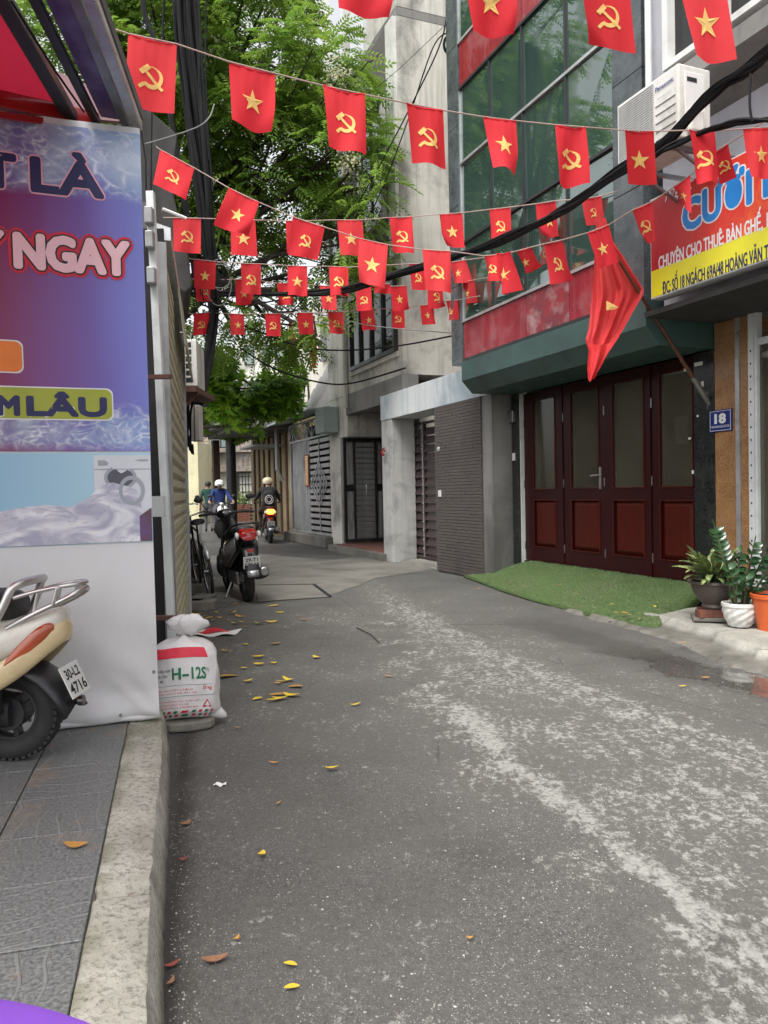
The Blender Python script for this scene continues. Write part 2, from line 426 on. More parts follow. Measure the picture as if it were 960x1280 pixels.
M['plaster'] = mat('plaster', (.64, .62, .56), (.52, .50, .45), .9, scale=.7, bump=.25, bscale=25, dirt=(.12, .115, .11), dscale=.55, damt=.75, streak=.35)
M['tower'] = mat('tower', (.66, .64, .58), (.50, .485, .43), .9, scale=.9, bump=.3, bscale=18, dirt=(.17, .165, .155), dscale=.95, damt=.95, streak=.5)
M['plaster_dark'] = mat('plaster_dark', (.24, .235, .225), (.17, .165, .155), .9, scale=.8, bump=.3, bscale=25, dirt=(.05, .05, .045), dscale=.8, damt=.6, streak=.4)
M['render_grey'] = mat('render_grey', (.15, .142, .14), (.11, .105, .10), .9, scale=.8, bump=.2, bscale=40, dirt=(.05, .05, .045), dscale=.7, damt=.4, streak=.3)
M['white_paint'] = mat('white_paint', (.72, .72, .70), (.60, .60, .58), .6, scale=2, bump=.05, dirt=(.25, .24, .22), dscale=1.5, damt=.4, streak=.25)
M['pale_wall'] = mat('pale_wall', (.55, .56, .60), (.47, .48, .52), .8, scale=.8, bump=.15, bscale=40, dirt=(.2, .2, .2), dscale=.9, damt=.35, streak=.2)
M['blue_wash'] = mat('blue_wash', (.62, .64, .64), (.50, .53, .54), .85, scale=1.1, bump=.25, bscale=30, dirt=(.20, .29, .36), dscale=1.0, damt=.75, streak=.6)
M['granite_grey'] = mat('granite_grey', (.10, .115, .12), (.045, .055, .06), .25, scale=5, bump=.02, speck=(.28, .3, .3), spscale=120, spth=.22, rvar=.06)
M['granite_black'] = mat('granite_black', (.022, .025, .024), (.012, .014, .013), .22, scale=5, speck=(.14, .15, .15), spscale=70, spth=.2, rvar=.08, dirt=(.09, .09, .085), dscale=5, damt=.35)
M['granite_orange'] = mat('granite_orange', (.33, .17, .07), (.24, .12, .05), .3, scale=6, speck=(.5, .34, .2), spscale=80, spth=.32, dirt=(.12, .08, .05), dscale=1.7, damt=.45)
M['fascia'] = mat('fascia', (.052, .105, .095), (.042, .085, .078), .42, scale=1.2, bump=.05, dirt=(.03, .04, .035), dscale=1.3, damt=.6, streak=.3)
M['red_panel'] = mat('red_panel', (.30, .018, .03), (.20, .014, .026), .3, scale=1.5, bump=.03, dirt=(.36, .20, .20), dscale=2.2, damt=.45, streak=.3)
M['red_worn'] = mat('red_worn', (.28, .03, .04), (.16, .04, .05), .45, scale=4, bump=.4, bscale=9, bdist=.02, dirt=(.35, .24, .24), dscale=5, damt=.8)
M['alu'] = mat('alu', (.62, .63, .64), (.5, .51, .52), .35, .6, scale=3, dirt=(.25, .24, .22), dscale=4)
M['alu_white'] = mat('alu_white', (.68, .70, .70), (.58, .60, .60), .4, scale=3, dirt=(.3, .3, .28), dscale=5, damt=.35)
M['frame_dark'] = mat('frame_dark', (.03, .034, .038), (.022, .024, .026), .4, scale=3)
M['black_metal'] = mat('black_metal', (.014, .014, .016), (.02, .02, .022), .38, scale=3, dirt=(.06, .055, .05), dscale=4, damt=.4)
def glass(name, c, rough=.03, ior=1.9, wav=.10):
    s = NT(name); s.set('Base Color', s.mix(s.ramp(s.noise(.7, 4), .3, .7), c, tuple(x*1.5+.004 for x in c)))
    s.set('Roughness', s.ramp(s.noise(1.2, 5, .6, s.mapping(s.tc, (3, 3, .5))), .45, .75, rough, rough+.10)); s.p.inputs['IOR'].default_value = ior
    s.bump(s.noise(.9, 2), wav, .03)
    if name == 'glass_green': s.set('Metallic', .30); s.set('Base Color', s.mix(s.ramp(s.noise(.7, 4), .3, .7), (.035, .075, .062), (.07, .12, .10)))
    return s.m
M['glass_green'] = glass('glass_green', (.012, .024, .021), .015, 3.1, .05)
M['glass_dark'] = glass('glass_dark', (.012, .013, .012), .04, 1.42)
def glass_clear():
    s = NT('glass_clear'); s.set('Base Color', (.86, .9, .88)); s.set('Roughness', .03); s.p.inputs['IOR'].default_value = 1.45
    tr = s.n.new('ShaderNodeBsdfTransparent'); tr.inputs[0].default_value = (.80, .84, .80, 1)
    df = s.n.new('ShaderNodeBsdfDiffuse'); df.inputs[0].default_value = (.20, .185, .135, 1); dm = s.n.new('ShaderNodeMixShader'); s.l.new(s.ramp(s.noise(1.1, 5, .6), .35, .7, .25, .5), dm.inputs[0]); s.l.new(tr.outputs[0], dm.inputs[1]); s.l.new(df.outputs[0], dm.inputs[2])
    gl = s.n.new('ShaderNodeBsdfGlossy'); gl.inputs['Roughness'].default_value = .03
    fr = s.n.new('ShaderNodeFresnel'); fr.inputs[0].default_value = 1.5
    mx = s.n.new('ShaderNodeMixShader'); s.l.new(fr.outputs[0], mx.inputs[0]); s.l.new(dm.outputs[0], mx.inputs[1]); s.l.new(gl.outputs[0], mx.inputs[2])
    s.l.new(mx.outputs[0], s.out.inputs['Surface']); return s.m
M['glass_clear'] = glass_clear()
def wood(name, c, c2, rough=.35):
    s = NT(name)
    n = s.noise(2.2, 6, .65, s.mapping(s.tc, (14, 14, .8)), .5); s.p.inputs['Specular IOR Level'].default_value = .28
    s.set('Base Color', s.mix(s.ramp(n, .3, .7), c, c2)); s.set('Roughness', s.ramp(n, .3, .7, rough, rough+.15)); s.bump(n, .12, .003)
    return s.m
M['wood_red'] = wood('wood_red', (.036, .0042, .0045), (.020, .003, .0034))
M['wood_panel'] = wood('wood_panel', (.085, .0095, .005), (.046, .006, .0035), .28)
M['wood_pole'] = wood('wood_pole', (.16, .07, .04), (.09, .04, .025), .6)
M['column_paint'] = mat('column_paint', (.50, .50, .48), (.40, .40, .385), .85, scale=1.5, bump=.25, bscale=30, dirt=(.15, .15, .145), dscale=1.3, damt=.8, streak=.6)
M['steel_brown'] = mat('steel_brown', (.042, .022, .024), (.030, .016, .018), .35, .1, scale=3, dirt=(.12, .10, .095), dscale=3, damt=.4)
M['gate_grey'] = mat('gate_grey', (.37, .385, .39), (.30, .315, .32), .5, .2, scale=2, dirt=(.12, .10, .08), dscale=2, damt=.5, streak=.3)
M['tile_brown'] = mat('tile_brown', (.105, .088, .082), (.075, .063, .06), .6, scale=7, stretch=(1, 1, 6), bump=.2, bscale=60, dirt=(.05, .045, .042), dscale=1.5, damt=.6)
M['grout'] = mat('grout', (.045, .04, .038), None, .95)
M['cream_slat'] = mat('cream_slat', (.50, .485, .34), (.42, .405, .28), .5, scale=2.5, dirt=(.16, .14, .10), dscale=3, damt=.5, streak=.2)
M['cream_wall'] = mat('cream_wall', (.66, .62, .40), (.55, .51, .33), .85, scale=.8, dirt=(.25, .22, .15), dscale=1, damt=.3, streak=.3)
M['marble_brown'] = mat('marble_brown', (.30, .255, .215), (.15, .125, .105), .35, scale=2.4, stretch=(2.4, 1, .9), dirt=(.42, .38, .33), dscale=3, damt=.5)
M['turf'] = mat('turf', (.125, .20, .070), (.065, .115, .038), .95, scale=60, bump=1.0, bscale=200, bdist=.02, dirt=(.15, .165, .09), dscale=1.6, damt=.5, speck=(.20, .27, .12), spscale=170, spth=.34, spec=.15)
M['fibre_a'] = mat('fibre_a', (.15, .215, .09), None, .8); M['fibre_b'] = mat('fibre_b', (.095, .145, .055), None, .8); M['fibre_c'] = mat('fibre_c', (.22, .27, .15), None, .8)
M['rubber'] = mat('rubber', (.018, .018, .019), (.028, .027, .026), .75, scale=8, bump=.2, bscale=120)
M['black_plastic'] = mat('black_plastic', (.016, .016, .018), (.024, .024, .026), .42, scale=6, bump=.03, dirt=(.06, .055, .05), dscale=7, damt=.35)
M['black_gloss'] = mat('black_gloss', (.010, .010, .012), None, .15, coat=.6, rvar=.05, dirt=(.05, .045, .04), dscale=6, damt=.2)
M['seat_black'] = mat('seat_black', (.014, .014, .014), (.02, .02, .02), .5, scale=9, bump=.25, bscale=220)
M['cream_paint'] = mat('cream_paint', (.70, .67, .60), (.66, .63, .56), .22, coat=.5, rvar=.06, dirt=(.34, .30, .24), dscale=7, damt=.35)
M['tan_paint'] = mat('tan_paint', (.62, .49, .28), (.56, .44, .25), .25, coat=.5, rvar=.08, dirt=(.3, .22, .13), dscale=5, damt=.25)
M['silver_paint'] = mat('silver_paint', (.42, .43, .45), (.34, .35, .37), .3, .5, coat=.4)
M['white_plastic'] = mat('white_plastic', (.72, .72, .70), (.66, .66, .64), .4, dirt=(.35, .33, .30), dscale=4, damt=.3)
M['dirty_white'] = mat('dirty_white', (.66, .66, .62), (.58, .58, .54), .5, scale=3, dirt=(.30, .27, .22), dscale=3, damt=.5, streak=.35)
M['chrome'] = mat('chrome', (.70, .68, .66), None, .36, 1.0, rvar=.08)
M['steel'] = mat('steel', (.34, .34, .34), (.25, .25, .25), .4, .9, scale=6)
M['lamp_orange'] = mat('lamp_orange', (.42, .075, .018), (.30, .05, .012), .12, coat=.8, bump=.05, bscale=80)
M['lamp_red'] = mat('lamp_red', (.42, .012, .012), (.28, .008, .008), .14, coat=.8, bump=.05, bscale=80)
M['lamp_on'] = mat('lamp_on', (.9, .2, .05), None, .3, emit=(1.0, .17, .02, 5.0))
M['red_paint'] = mat('red_paint', (.32, .014, .014), (.26, .01, .01), .22, coat=.6)
M['flag_red'] = leafy('flag_red', (.78, .030, .045), (.70, .022, .035), .35, .8)
M['flag_red_b'] = leafy('flag_red_b', (.72, .024, .035), (.62, .02, .028), .30, .8); M['flag_red_c'] = leafy('flag_red_c', (.84, .055, .065), (.76, .04, .05), .38, .8)
M['flag_backlit'] = leafy('flag_backlit', (.84, .085, .085), (.78, .06, .065), .4, .8)  # lighter copy of the flag red, backlighting painted into the colour
M['flag_yellow'] = leafy('flag_yellow', (.90, .66, .22), (.84, .60, .19), .25, .75)
M['string'] = mat('string', (.42, .32, .27), (.32, .22, .2), .8)
M['cable'] = mat('cable', (.006, .006, .007), (.012, .012, .013), .7, scale=4, spec=.2)
M['cable_grey'] = mat('cable_grey', (.20, .20, .20), None, .6)
M['leaf_green'] = leafy('leaf_green', (.25, .36, .050), (.105, .195, .030), .48, .5)
M['leaf_bright'] = leafy('leaf_bright', (.30, .46, .04), (.12, .26, .025), .5, .4)
M['bark'] = mat('bark', (.055, .045, .035), (.03, .025, .02), .95, scale=7, stretch=(2, 2, .5), bump=.8, bscale=20, bdist=.02)
M['blossom'] = leafy('blossom', (.62, .62, .38), (.52, .50, .30), .3, .7)
M['leaf_yellow'] = mat('leaf_yellow', (.66, .50, .035), (.56, .38, .04), .5, scale=30, dirt=(.36, .18, .04), dscale=25, damt=.5)
M['leaf_ochre'] = mat('leaf_ochre', (.50, .27, .05), (.38, .19, .05), .55, scale=25, dirt=(.16, .07, .03), dscale=25, damt=.6)
M['leaf_brown'] = mat('leaf_brown', (.30, .15, .08), (.22, .10, .05), .65, scale=25, dirt=(.10, .05, .03), dscale=25, damt=.6)
M['leaf_red'] = mat('leaf_red', (.30, .06, .04), (.2, .05, .03), .65, scale=25)
M['paper'] = mat('paper', (.74, .73, .71), (.66, .65, .63), .7, bump=.2, bscale=30)
M['ink_red'] = mat('ink_red', (.62, .02, .05), (.5, .015, .04), .6)
M['ink_green'] = mat('ink_green', (.01, .17, .075), None, .6)
M['ink_navy'] = mat('ink_navy', (.016, .018, .09), None, .55)
M['ink_black'] = mat('ink_black', (.012, .012, .014), None, .6)
M['ink_blue'] = mat('ink_blue', (.012, .22, .62), (.01, .18, .52), .45)
M['ink_white'] = mat('ink_white', (.78, .78, .78), None, .5)
M['ink_pink'] = mat('ink_pink', (.80, .40, .45), (.74, .35, .42), .5)
M['ink_yellow'] = mat('ink_yellow', (.74, .70, .02), (.68, .62, .02), .4)
M['ink_orange'] = mat('ink_orange', (.80, .20, .02), None, .5)
M['ink_lime'] = mat('ink_lime', (.34, .38, .03), (.28, .32, .03), .5)
M['plate_white'] = mat('plate_white', (.70, .70, .68), (.62, .62, .6), .4)
M['plate_blue'] = mat('plate_blue', (.008, .025, .17), None, .35)
M['skin'] = mat('skin', (.38, .21, .14), (.34, .18, .12), .55)
M['hair'] = mat('hair', (.012, .010, .009), None, .6)
M['shirt_blue'] = mat('shirt_blue', (.012, .035, .16), (.010, .026, .12), .85, scale=8, bump=.3, bscale=40)
M['shirt_green'] = mat('shirt_green', (.015, .07, .055), (.01, .05, .04), .85, scale=8, bump=.3, bscale=40)
M['cloth_black'] = mat('cloth_black', (.014, .014, .016), (.02, .02, .022), .85, scale=8, bump=.3, bscale=40)
M['cloth_grey'] = mat('cloth_grey', (.09, .09, .10), (.07, .07, .08), .85)
M['helmet_cream'] = mat('helmet_cream', (.62, .52, .36), None, .3, coat=.4)
M['helmet_white'] = mat('helmet_white', (.75, .75, .74), None, .3, coat=.4)
M['stone'] = mat('stone', (.26, .24, .21), (.16, .15, .13), .9, scale=6, bump=.6, bscale=30)
M['brick'] = mat('brick', (.22, .075, .045), (.13, .05, .035), .9, scale=9, bump=.6, bscale=60, dirt=(.06, .045, .04), dscale=8)
M['brick_dark'] = mat('brick_dark', (.075, .06, .055), (.05, .042, .04), .9, scale=9, bump=.6, bscale=60)
M['floor_red'] = mat('floor_red', (.20, .085, .065), (.15, .065, .05), .6, scale=3, dirt=(.1, .07, .06), dscale=2)
M['pot_brown'] = mat('pot_brown', (.11, .085, .075), (.075, .058, .05), .55, scale=5, bump=.1, dirt=(.2, .18, .16), dscale=5, damt=.4)
M['pot_white'] = mat('pot_white', (.66, .66, .63), (.58, .58, .55), .35, dirt=(.34, .30, .25), dscale=5, damt=.55)
M['pot_orange'] = mat('pot_orange', (.62, .12, .03), (.56, .10, .025), .4, dirt=(.36, .10, .05), dscale=4, damt=.4)
M['purple'] = mat('purple', (.17, .055, .40), (.14, .045, .34), .6, scale=6, bump=.1)
M['tile_zig'] = mat('tile_zig', (.25, .245, .24), (.15, .15, .15), .8, scale=4, bump=.3, dirt=(.35, .3, .26), dscale=1.2, damt=.6)
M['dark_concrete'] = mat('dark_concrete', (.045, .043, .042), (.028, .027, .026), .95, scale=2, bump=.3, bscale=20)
M['ochre_board'] = mat('ochre_board', (.30, .255, .13), (.22, .185, .095), .8, scale=2, dirt=(.1, .08, .05), dscale=1.5, streak=.4)
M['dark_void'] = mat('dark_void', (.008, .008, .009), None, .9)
M['wood_dark'] = wood('wood_dark', (.05, .026, .018), (.03, .016, .012), .7)
M['rust'] = mat('rust', (.14, .06, .045), (.09, .045, .035), .8, scale=9, bump=.3)
M['variegated'] = None
def vari():
    s = NT('variegated'); u = s.n.new('ShaderNodeAttribute'); u.attribute_name = 'shade'
    m = s.math('MULTIPLY', u.outputs['Fac'], s.ramp(s.noise(45, 4, .7), .42, .56))
    s.set('Base Color', s.mix(m, (.028, .075, .018), (.48, .52, .22))); s.set('Roughness', .38); return s.m
M['variegated'] = vari()
def zz():
    s = NT('zz_leaf'); s.set('Base Color', s.mix(s.ramp(s.noise(8, 3), .35, .65), (.022, .060, .024), (.035, .095, .03))); s.set('Roughness', .22)
    s.p.inputs['Coat Weight'].default_value = .3; return s.m
M['zz_leaf'] = zz()
M['plum_stem'] = mat('plum_stem', (.06, .09, .035), (.05, .035, .02), .5, scale=12)

# ------------------------------------------------------------------ the ground
def sheet(name, pts, z, m, kind='structure', nz=0.0):
    mb = MB(); mb.poly([(p[0], p[1], z) for p in pts]); o = mb.build(name, m); tag(o, kind=kind); return o
mb = MB(); mb.poly([(-120, -40, 0), (120, -40, 0), (120, 400, 0), (-120, 400, 0)])
o = mb.build('road', M['asphalt']); tag(o, kind='structure')

# worn concrete patch with a trench lid
def patch():
    mb = MB()
    pts = [(245, 752), (330, 752), (420, 742), (470, 722), (545, 712), (520, 700), (470, 697), (400, 700), (300, 690), (236, 700)]
    random.seed(3)
    out = []
    for i, p in enumerate(pts):
        q = pts[(i+1) % len(pts)]
        for t in (0, .25, .5, .75):
            g = G(p[0]+(q[0]-p[0])*t, p[1]+(q[1]-p[1])*t); out.append((g.x+random.uniform(-.05, .05), g.y+random.uniform(-.09, .09), .004))
    mb.poly(out); o = mb.build('concrete_patch', M['slab']); tag(o, kind='structure')
    a, b, c, d = G(322, 752, .01), G(412, 746, .01), G(392, 731, .01), G(318, 732, .01)
    t = root('drain_cover', 'pale concrete drain slab let into the road behind the black scooter', 'drain cover', W, a.x, a.y, 0)
    mb = MB(); n = 5
    for i in range(1):
        mb.prism([(p.x, p.y, .006) for p in (a, b, c, d)], (0, 0, .012))
    mb.build('slab', M['slab'], t, bevel=.004)
    mb = MB()
    def w(p, k): return Vector((p.x, p.y, k))
    for p, q in ((b, c), (c, d)):
        mb.bar(w(p, .012), w(q, .012), .05, .016)
    mb.build('trench_edge', M['dark_void'], t)
patch()

# left pavement of relief tiles
KD = Vector((-.2628, .9648, 0))                     # direction of the kerb
def kerbpt(s, off, z):                              # s metres along, off metres to the left
    p = G(205, 1280) + KD*s + Vector((-KD.y, KD.x, 0))*off; p.z = z; return p
def pavement():
    F = Frame(kerbpt(0, .185, 0).x, kerbpt(0, .185, 0).y, KD.y, -KD.x)     # x to the right, y away
    base = root('pavement', None, None, F, 0, 0, 0); base['kind'] = 'structure'
    mb = MB(); mb.box(-3.6, 0, -1.5, 6.0, -.05, .138); mb.build('mortar_bed', M['slab'], base)
    s = NT('relief_tile')
    oi = s.n.new('ShaderNodeObjectInfo'); cv = s.n.new('ShaderNodeVectorMath'); cv.operation = 'ADD'
    comb = s.n.new('ShaderNodeCombineXYZ'); s.l.new(s.math('MULTIPLY', oi.outputs['Random'], 37.0), comb.inputs[0]); s.l.new(s.math('MULTIPLY', oi.outputs['Random'], 91.0), comb.inputs[1])
    s.l.new(s.tc, cv.inputs[0]); s.l.new(comb.outputs[0], cv.inputs[1]); v = cv.outputs[0]
    wv = s.n.new('ShaderNodeTexWave'); wv.wave_type = 'BANDS'; wv.inputs['Scale'].default_value = 4.6; wv.inputs['Distortion'].default_value = 11; wv.inputs['Detail'].default_value = 1.5; wv.inputs['Detail Scale'].default_value = .55
    s.l.new(v, wv.inputs[0])
    line = s.math('MULTIPLY', s.ramp(wv.outputs['Fac'], .93, .99), s.ramp(s.noise(4, 3, .5, v), .38, .5))
    pit = s.noise(90, 4, .7, v)
    c = s.mix(s.ramp(pit, .4, .62), (.085, .090, .089), (.205, .212, .208))
    c = s.mix(s.math('MULTIPLY', line, .7), c, (.20, .205, .20))
    mask = s.ramp(s.noise(2.0, 6, .7, v), .50, .62)
    c = s.mix(s.math('MULTIPLY', mask, .8), c, s.mix(s.ramp(s.noise(25, 4), .35, .65), (.26, .22, .18), (.17, .14, .115)))
    s.set('Base Color', c); s.set('Roughness', s.ramp(pit, .3, .7, .38, .6))
    s.bump(s.math('ADD', line, s.math('MULTIPLY', pit, .45)), .5, .006)
    tm = s.m
    T = .335
    tb = MB(); tb.box(-T/2+.003, T/2-.003, -T/2+.003, T/2-.003, -.012, 0); me = tb.mesh('tile', tm)
    i = 0
    for r in range(-1, 13):
        for c_ in range(0, 9):
            y = -.52 + r*T + T/2; x = -.004 - c_*T - T/2
            if c_ >= 6 and r < 3: pass
            o = newobj('tile', me, base, (x, y, .15 + random.uniform(-.0012, .0012)), (0, 0, random.choice((0, 0, PI/2, PI, -PI/2))))
            if i == 0:
                pass
            i += 1
            m = o.modifiers.new('bevel', 'BEVEL'); m.width = .002; m.segments = 1
    # kerb
    n = 150
    prof = [(.20, -.02), (.188, .144), (.178, .150), (.115, .146), (.040, .139), (.032, .134), (.003, .01), (-.01, -.02)]
    rnd = np.random.RandomState(4); j = rnd.normal(0, 1, (n+1, len(prof)))
    k = np.array([.25, .5, .25])
    for _ in range(2): j = np.apply_along_axis(lambda a: np.convolve(a, k, 'same'), 0, j)
    mb = MB(); rg = []
    for a in range(n+1):
        s_ = -1.2 + a*(3.62)/n
        rg.append([kerbpt(s_, prof[b][0] + .004*j[a, b]*(b > 1) + (.005*math.sin(s_*3.1) if b > 4 else 0), prof[b][1] + .003*j[a, b] - (.016 if min(abs(s_-q_) for q_ in (-.55, .38, 1.32, 2.2)) < .014 and b > 0 else 0)) for b in range(len(prof))])
    mb.rings(rg, True, False)
    s = NT('kerb_concrete'); n1 = s.noise(5, 7, .7); n2 = s.noise(60, 5, .7)
    c = s.mix(s.ramp(n1, .35, .65), (.46, .445, .39), (.31, .30, .25)); c = s.mix(s.ramp(n2, .5, .7), c, (.13, .12, .10))
    xyz = s.sep(); e = s.math('SUBTRACT', s.math('MULTIPLY', s.math('SUBTRACT', xyz[0], G(205, 1280).x), -KD.y), s.math('MULTIPLY', s.math('SUBTRACT', xyz[1], G(205, 1280).y), -KD.x))
    moss = s.math('MULTIPLY', s.ramp(e, .125, .18), s.ramp(s.noise(7, 4), .38, .55))
    c = s.mix(s.math('MULTIPLY', moss, .5), c, (.085, .09, .03))
    moss2 = s.math('MULTIPLY', s.ramp(xyz[1], 3.2, 3.8), s.ramp(s.noise(11, 4), .4, .6))
    c = s.mix(s.math('MULTIPLY', moss2, .6), c, (.09, .09, .03))
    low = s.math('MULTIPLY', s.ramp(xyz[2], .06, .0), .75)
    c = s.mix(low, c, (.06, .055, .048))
    s.set('Base Color', c); s.set('Roughness', .9); s.bump(s.math('ADD', n2, s.math('MULTIPLY', n1, 2.0)), .7, .008)
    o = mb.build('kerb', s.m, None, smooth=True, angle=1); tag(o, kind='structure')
pavement()

# concrete apron along the right hand houses
def apron():
    edge = [(500, 704), (548, 712), (600, 724), (640, 742), (700, 762), (760, 780), (822, 797), (870, 815), (915, 834), (960, 846), (1040, 872), (1200, 930)]
    random.seed(5); E = []
    for i in range(len(edge)-1):
        for t in range(6):
            g = G(edge[i][0]+(edge[i+1][0]-edge[i][0])*t/6, edge[i][1]+(edge[i+1][1]-edge[i][1])*t/6)
            l = R.loc(g); E.append((l.x, l.y + random.uniform(-.03, .03)))
    mb = MB()
    def fn(u, v):
        i = u*(len(E)-1); a = int(min(i, len(E)-2)); t = i-a; x = E[a][0]*(1-t)+E[a+1][0]*t; y0 = E[a][1]*(1-t)+E[a+1][1]*t
        y = y0 + (1.2-y0)*v
        d = (y-y0); ed = .24+.008*math.sin(x*9)+.006*math.sin(x*23+1); z = -.01 + .028*min(1, d/.03) + .012*min(1, d/.2) + .075*max(0, min(1, (d-ed)/.045))
        if x < -.1: z = -.01 + .04*min(1, d/.05) + .05*min(1, d/.6)
        z += .0025*math.sin(x*7+y*5) + .0015*math.sin(x*23+y*17)
        p = R.w(x, y, z); return p
    mb.grid(fn, 160, 60)
    o = mb.build('side_walk', M['apron'], None, smooth=True, angle=0); tag(o, kind='structure')
apron()

# ------------------------------------------------------------------ house 18
def house18():
    L, Rt = -3.44, 0.0
    H = root('townhouse', 'narrow glass fronted townhouse with green canopy and dark red wooden folding doors', 'house', R, L/2, .4, 0)
    # upper mass behind the glass, side walls
    mb = MB(); mb.box(L+.02, Rt-.02, .14, 8, 2.95, 12); mb.box(L+.02, Rt-.02, 5.5, 8, 0, 2.94); mb.box(L+.02, L+.12, .9, 5.5, 0, 2.94)
    mb.box(Rt-.12, Rt-.02, .95, 5.5, 0, 2.94); mb.build('wall', M['plaster'], H)
    mb = MB(); mb.box(L+.13, Rt-.13, .9, 5.4, .1, .29); mb.build('floor', M['slab'], H)
    # corner piers clad in grey granite
    xs = [L-.27, L, 0]
    lw = R.X(565, 300); rp0, rp1 = R.X(771, 300), R.X(807, 200)
    for a, b in ((lw, L), (rp0, rp1)):
        z = 2.9
        while z < 11.9:
            h = 1.02; mb = MB(); mb.box(a, b, -.035, .6, z, min(z+h-.006, 12)); mb.build('pier_panel', M['granite_grey'], H, bevel=.003); z += h
    # storeys
    zs = [2.93, 3.43, 4.43, 5.45, 6.40, 6.98, 8.0, 9.0, 9.9, 10.5, 11.9]
    red = {0, 4, 8}
    ps = [580, 616, 657, 711, 771]
    cols = [R.X(p, 300) for p in ps]; cols[0] = L+.004
    for i in range(len(zs)-1):
        z0, z1 = zs[i], zs[i+1]
        if i in red:
            cc = [cols[0], cols[2], cols[3], cols[4]] if i == 0 else [cols[0], cols[2], cols[4]]
            for k in range(len(cc)-1):
                mb = MB(); mb.box(cc[k]+.005, cc[k+1]-.005, -.01, .13, z0+.02, z1-.02)
                o = mb.build('red_panel', M['red_worn'] if (i == 0 and k == 1) else M['red_panel'], H, bevel=.003)
        else:
            for k in range(4):
                mb = MB(); tl = random.uniform(-.004, .004)
                mb.add([(cols[k]+.012, tl, z0+.015), (cols[k+1]-.012, -tl, z0+.015), (cols[k+1]-.012, tl, z1-.015), (cols[k]+.012, -tl, z1-.015),
                        (cols[k]+.012, .03, z0+.015), (cols[k+1]-.012, .03, z0+.015), (cols[k+1]-.012, .03, z1-.015), (cols[k]+.012, .03, z1-.015)],
                       [(0, 1, 2, 3), (7, 6, 5, 4), (0, 4, 5, 1), (1, 5, 6, 2), (2, 6, 7, 3), (3, 7, 4, 0)])
                mb.build('glass_pane', M['glass_green'], H)
    for i, z in enumerate(zs):
        mb = MB(); mb.box(cols[0], cols[4], -.03, .05, z-.016, z+.016); mb.build('transom', M['alu'] if i in (1, 3, 5) else M['frame_dark'], H)
    for k, c in enumerate(cols):
        mb = MB(); mb.box(c-.014, c+.014, -.022, .05, zs[1]+.017, zs[4]-.017); mb.box(c-.014, c+.014, -.022, .05, zs[5]+.017, zs[8]-.017)
        mb.build('mullion', M['alu'] if k in (0, ) else M['frame_dark'], H)
    # curtains behind an upper storey
    mb = MB()
    # canopy fascia in three lengths
    prof = [(-.05, 2.905), (-.05, 2.66), (.10, 2.50), (.74, 2.50), (.74, 2.905)]
    cut = [L-.005, R.X(627, 470), R.X(735, 430), rp1+.04]
    for k in range(3):
        mb = MB(); mb.prism([(cut[k]+.002, y, z) for y, z in prof], (cut[k+1]-cut[k]-.004, 0, 0)); mb.build('canopy_panel', M['fascia'], H, bevel=.003)
    # door surround
    y = .75
    mb = MB(); mb.box(L+.03, L+.17, y-.08, y+.15, .0, 2.49); mb.build('door_pier', M['granite_black'], H, bevel=.004)
    mb = MB(); mb.box(-.225, .028, y-.03, y+.2, .05, 2.49); mb.build('door_pier', M['granite_black'], H, bevel=.004)
    for (a_, b_, w_, h_) in ((858, 462, .07, .03), (873, 455, .10, .035), (878, 480, .03, .05), (862, 548, .03, .02), (866, 590, .025, .035), (872, 520, .02, .02)):
        sx, sz = R.hit(a_, b_, y-.032); mb = MB(); mb.box(sx-w_/2, sx+w_/2, y-.0335, y-.0302, sz-h_/2, sz+h_/2); mb.build('paper_sticker', M['paper'], H)
    mb = MB(); mb.box(L+.178, L+.198, y-.05, y+.1, .1, 2.49); mb.build('door_jamb', M['alu_white'], H)
    x0, x1 = L+.20, -.23
    mb = MB(); mb.box(x0, x1, y-.02, y+.12, .10, .30); mb.build('threshold', M['granite_black'], H)
    # four folding leaves
    bx = [x0, R.X(704, 620, y), R.X(756, 620, y), R.X(814, 620, y), x1]
    for k in range(4):
        a, b = bx[k]+.006, bx[k+1]-.006; sx = (b-a)*.2 if k else (b-a)*.26
        lf = MB(); z0, z1 = .31, 2.485; yy = y + (.012 if k % 2 else 0)
        sr = sx if k < 3 else .04
        gl0, gl1 = a+sx, b-(sx*.7 if k < 3 else .05)
        gz0, gz1 = 1.24, 2.37
        pz0, pz1 = .50, 1.09
        lf.box(a, gl0, yy, yy+.05, z0, z1); lf.box(gl1, b, yy, yy+.05, z0, z1)
        lf.box(gl0, gl1, yy, yy+.05, z0, pz0); lf.box(gl0, gl1, yy, yy+.05, pz1, gz0); lf.box(gl0, gl1, yy, yy+.05, gz1, z1)
        leaf = lf.build('door_leaf', M['wood_red'], H)
        mb = MB(); mb.box(gl0-.005, gl1+.005, yy+.02, yy+.028, gz0-.005, gz1+.005); mb.build('glass_pane', M['glass_clear'], leaf)
        mb = MB(); c = (gl0+gl1)/2
        for q0, q1, e in ((0, .0, 0),):
            i0, i1, j0, j1 = gl0+.004, gl1-.004, pz0+.004, pz1-.004
            w_ = .045
            mb.add([(i0, yy+.03, j0), (i1, yy+.03, j0), (i1, yy+.03, j1), (i0, yy+.03, j1), (i0+w_, yy+.006, j0+w_), (i1-w_, yy+.006, j0+w_), (i1-w_, yy+.006, j1-w_), (i0+w_, yy+.006, j1-w_)],
                   [(0, 1, 5, 4), (1, 2, 6, 5), (2, 3, 7, 6), (3, 0, 4, 7), (4, 5, 6, 7)])
        mb.build('wood_panel', M['wood_panel'], leaf)
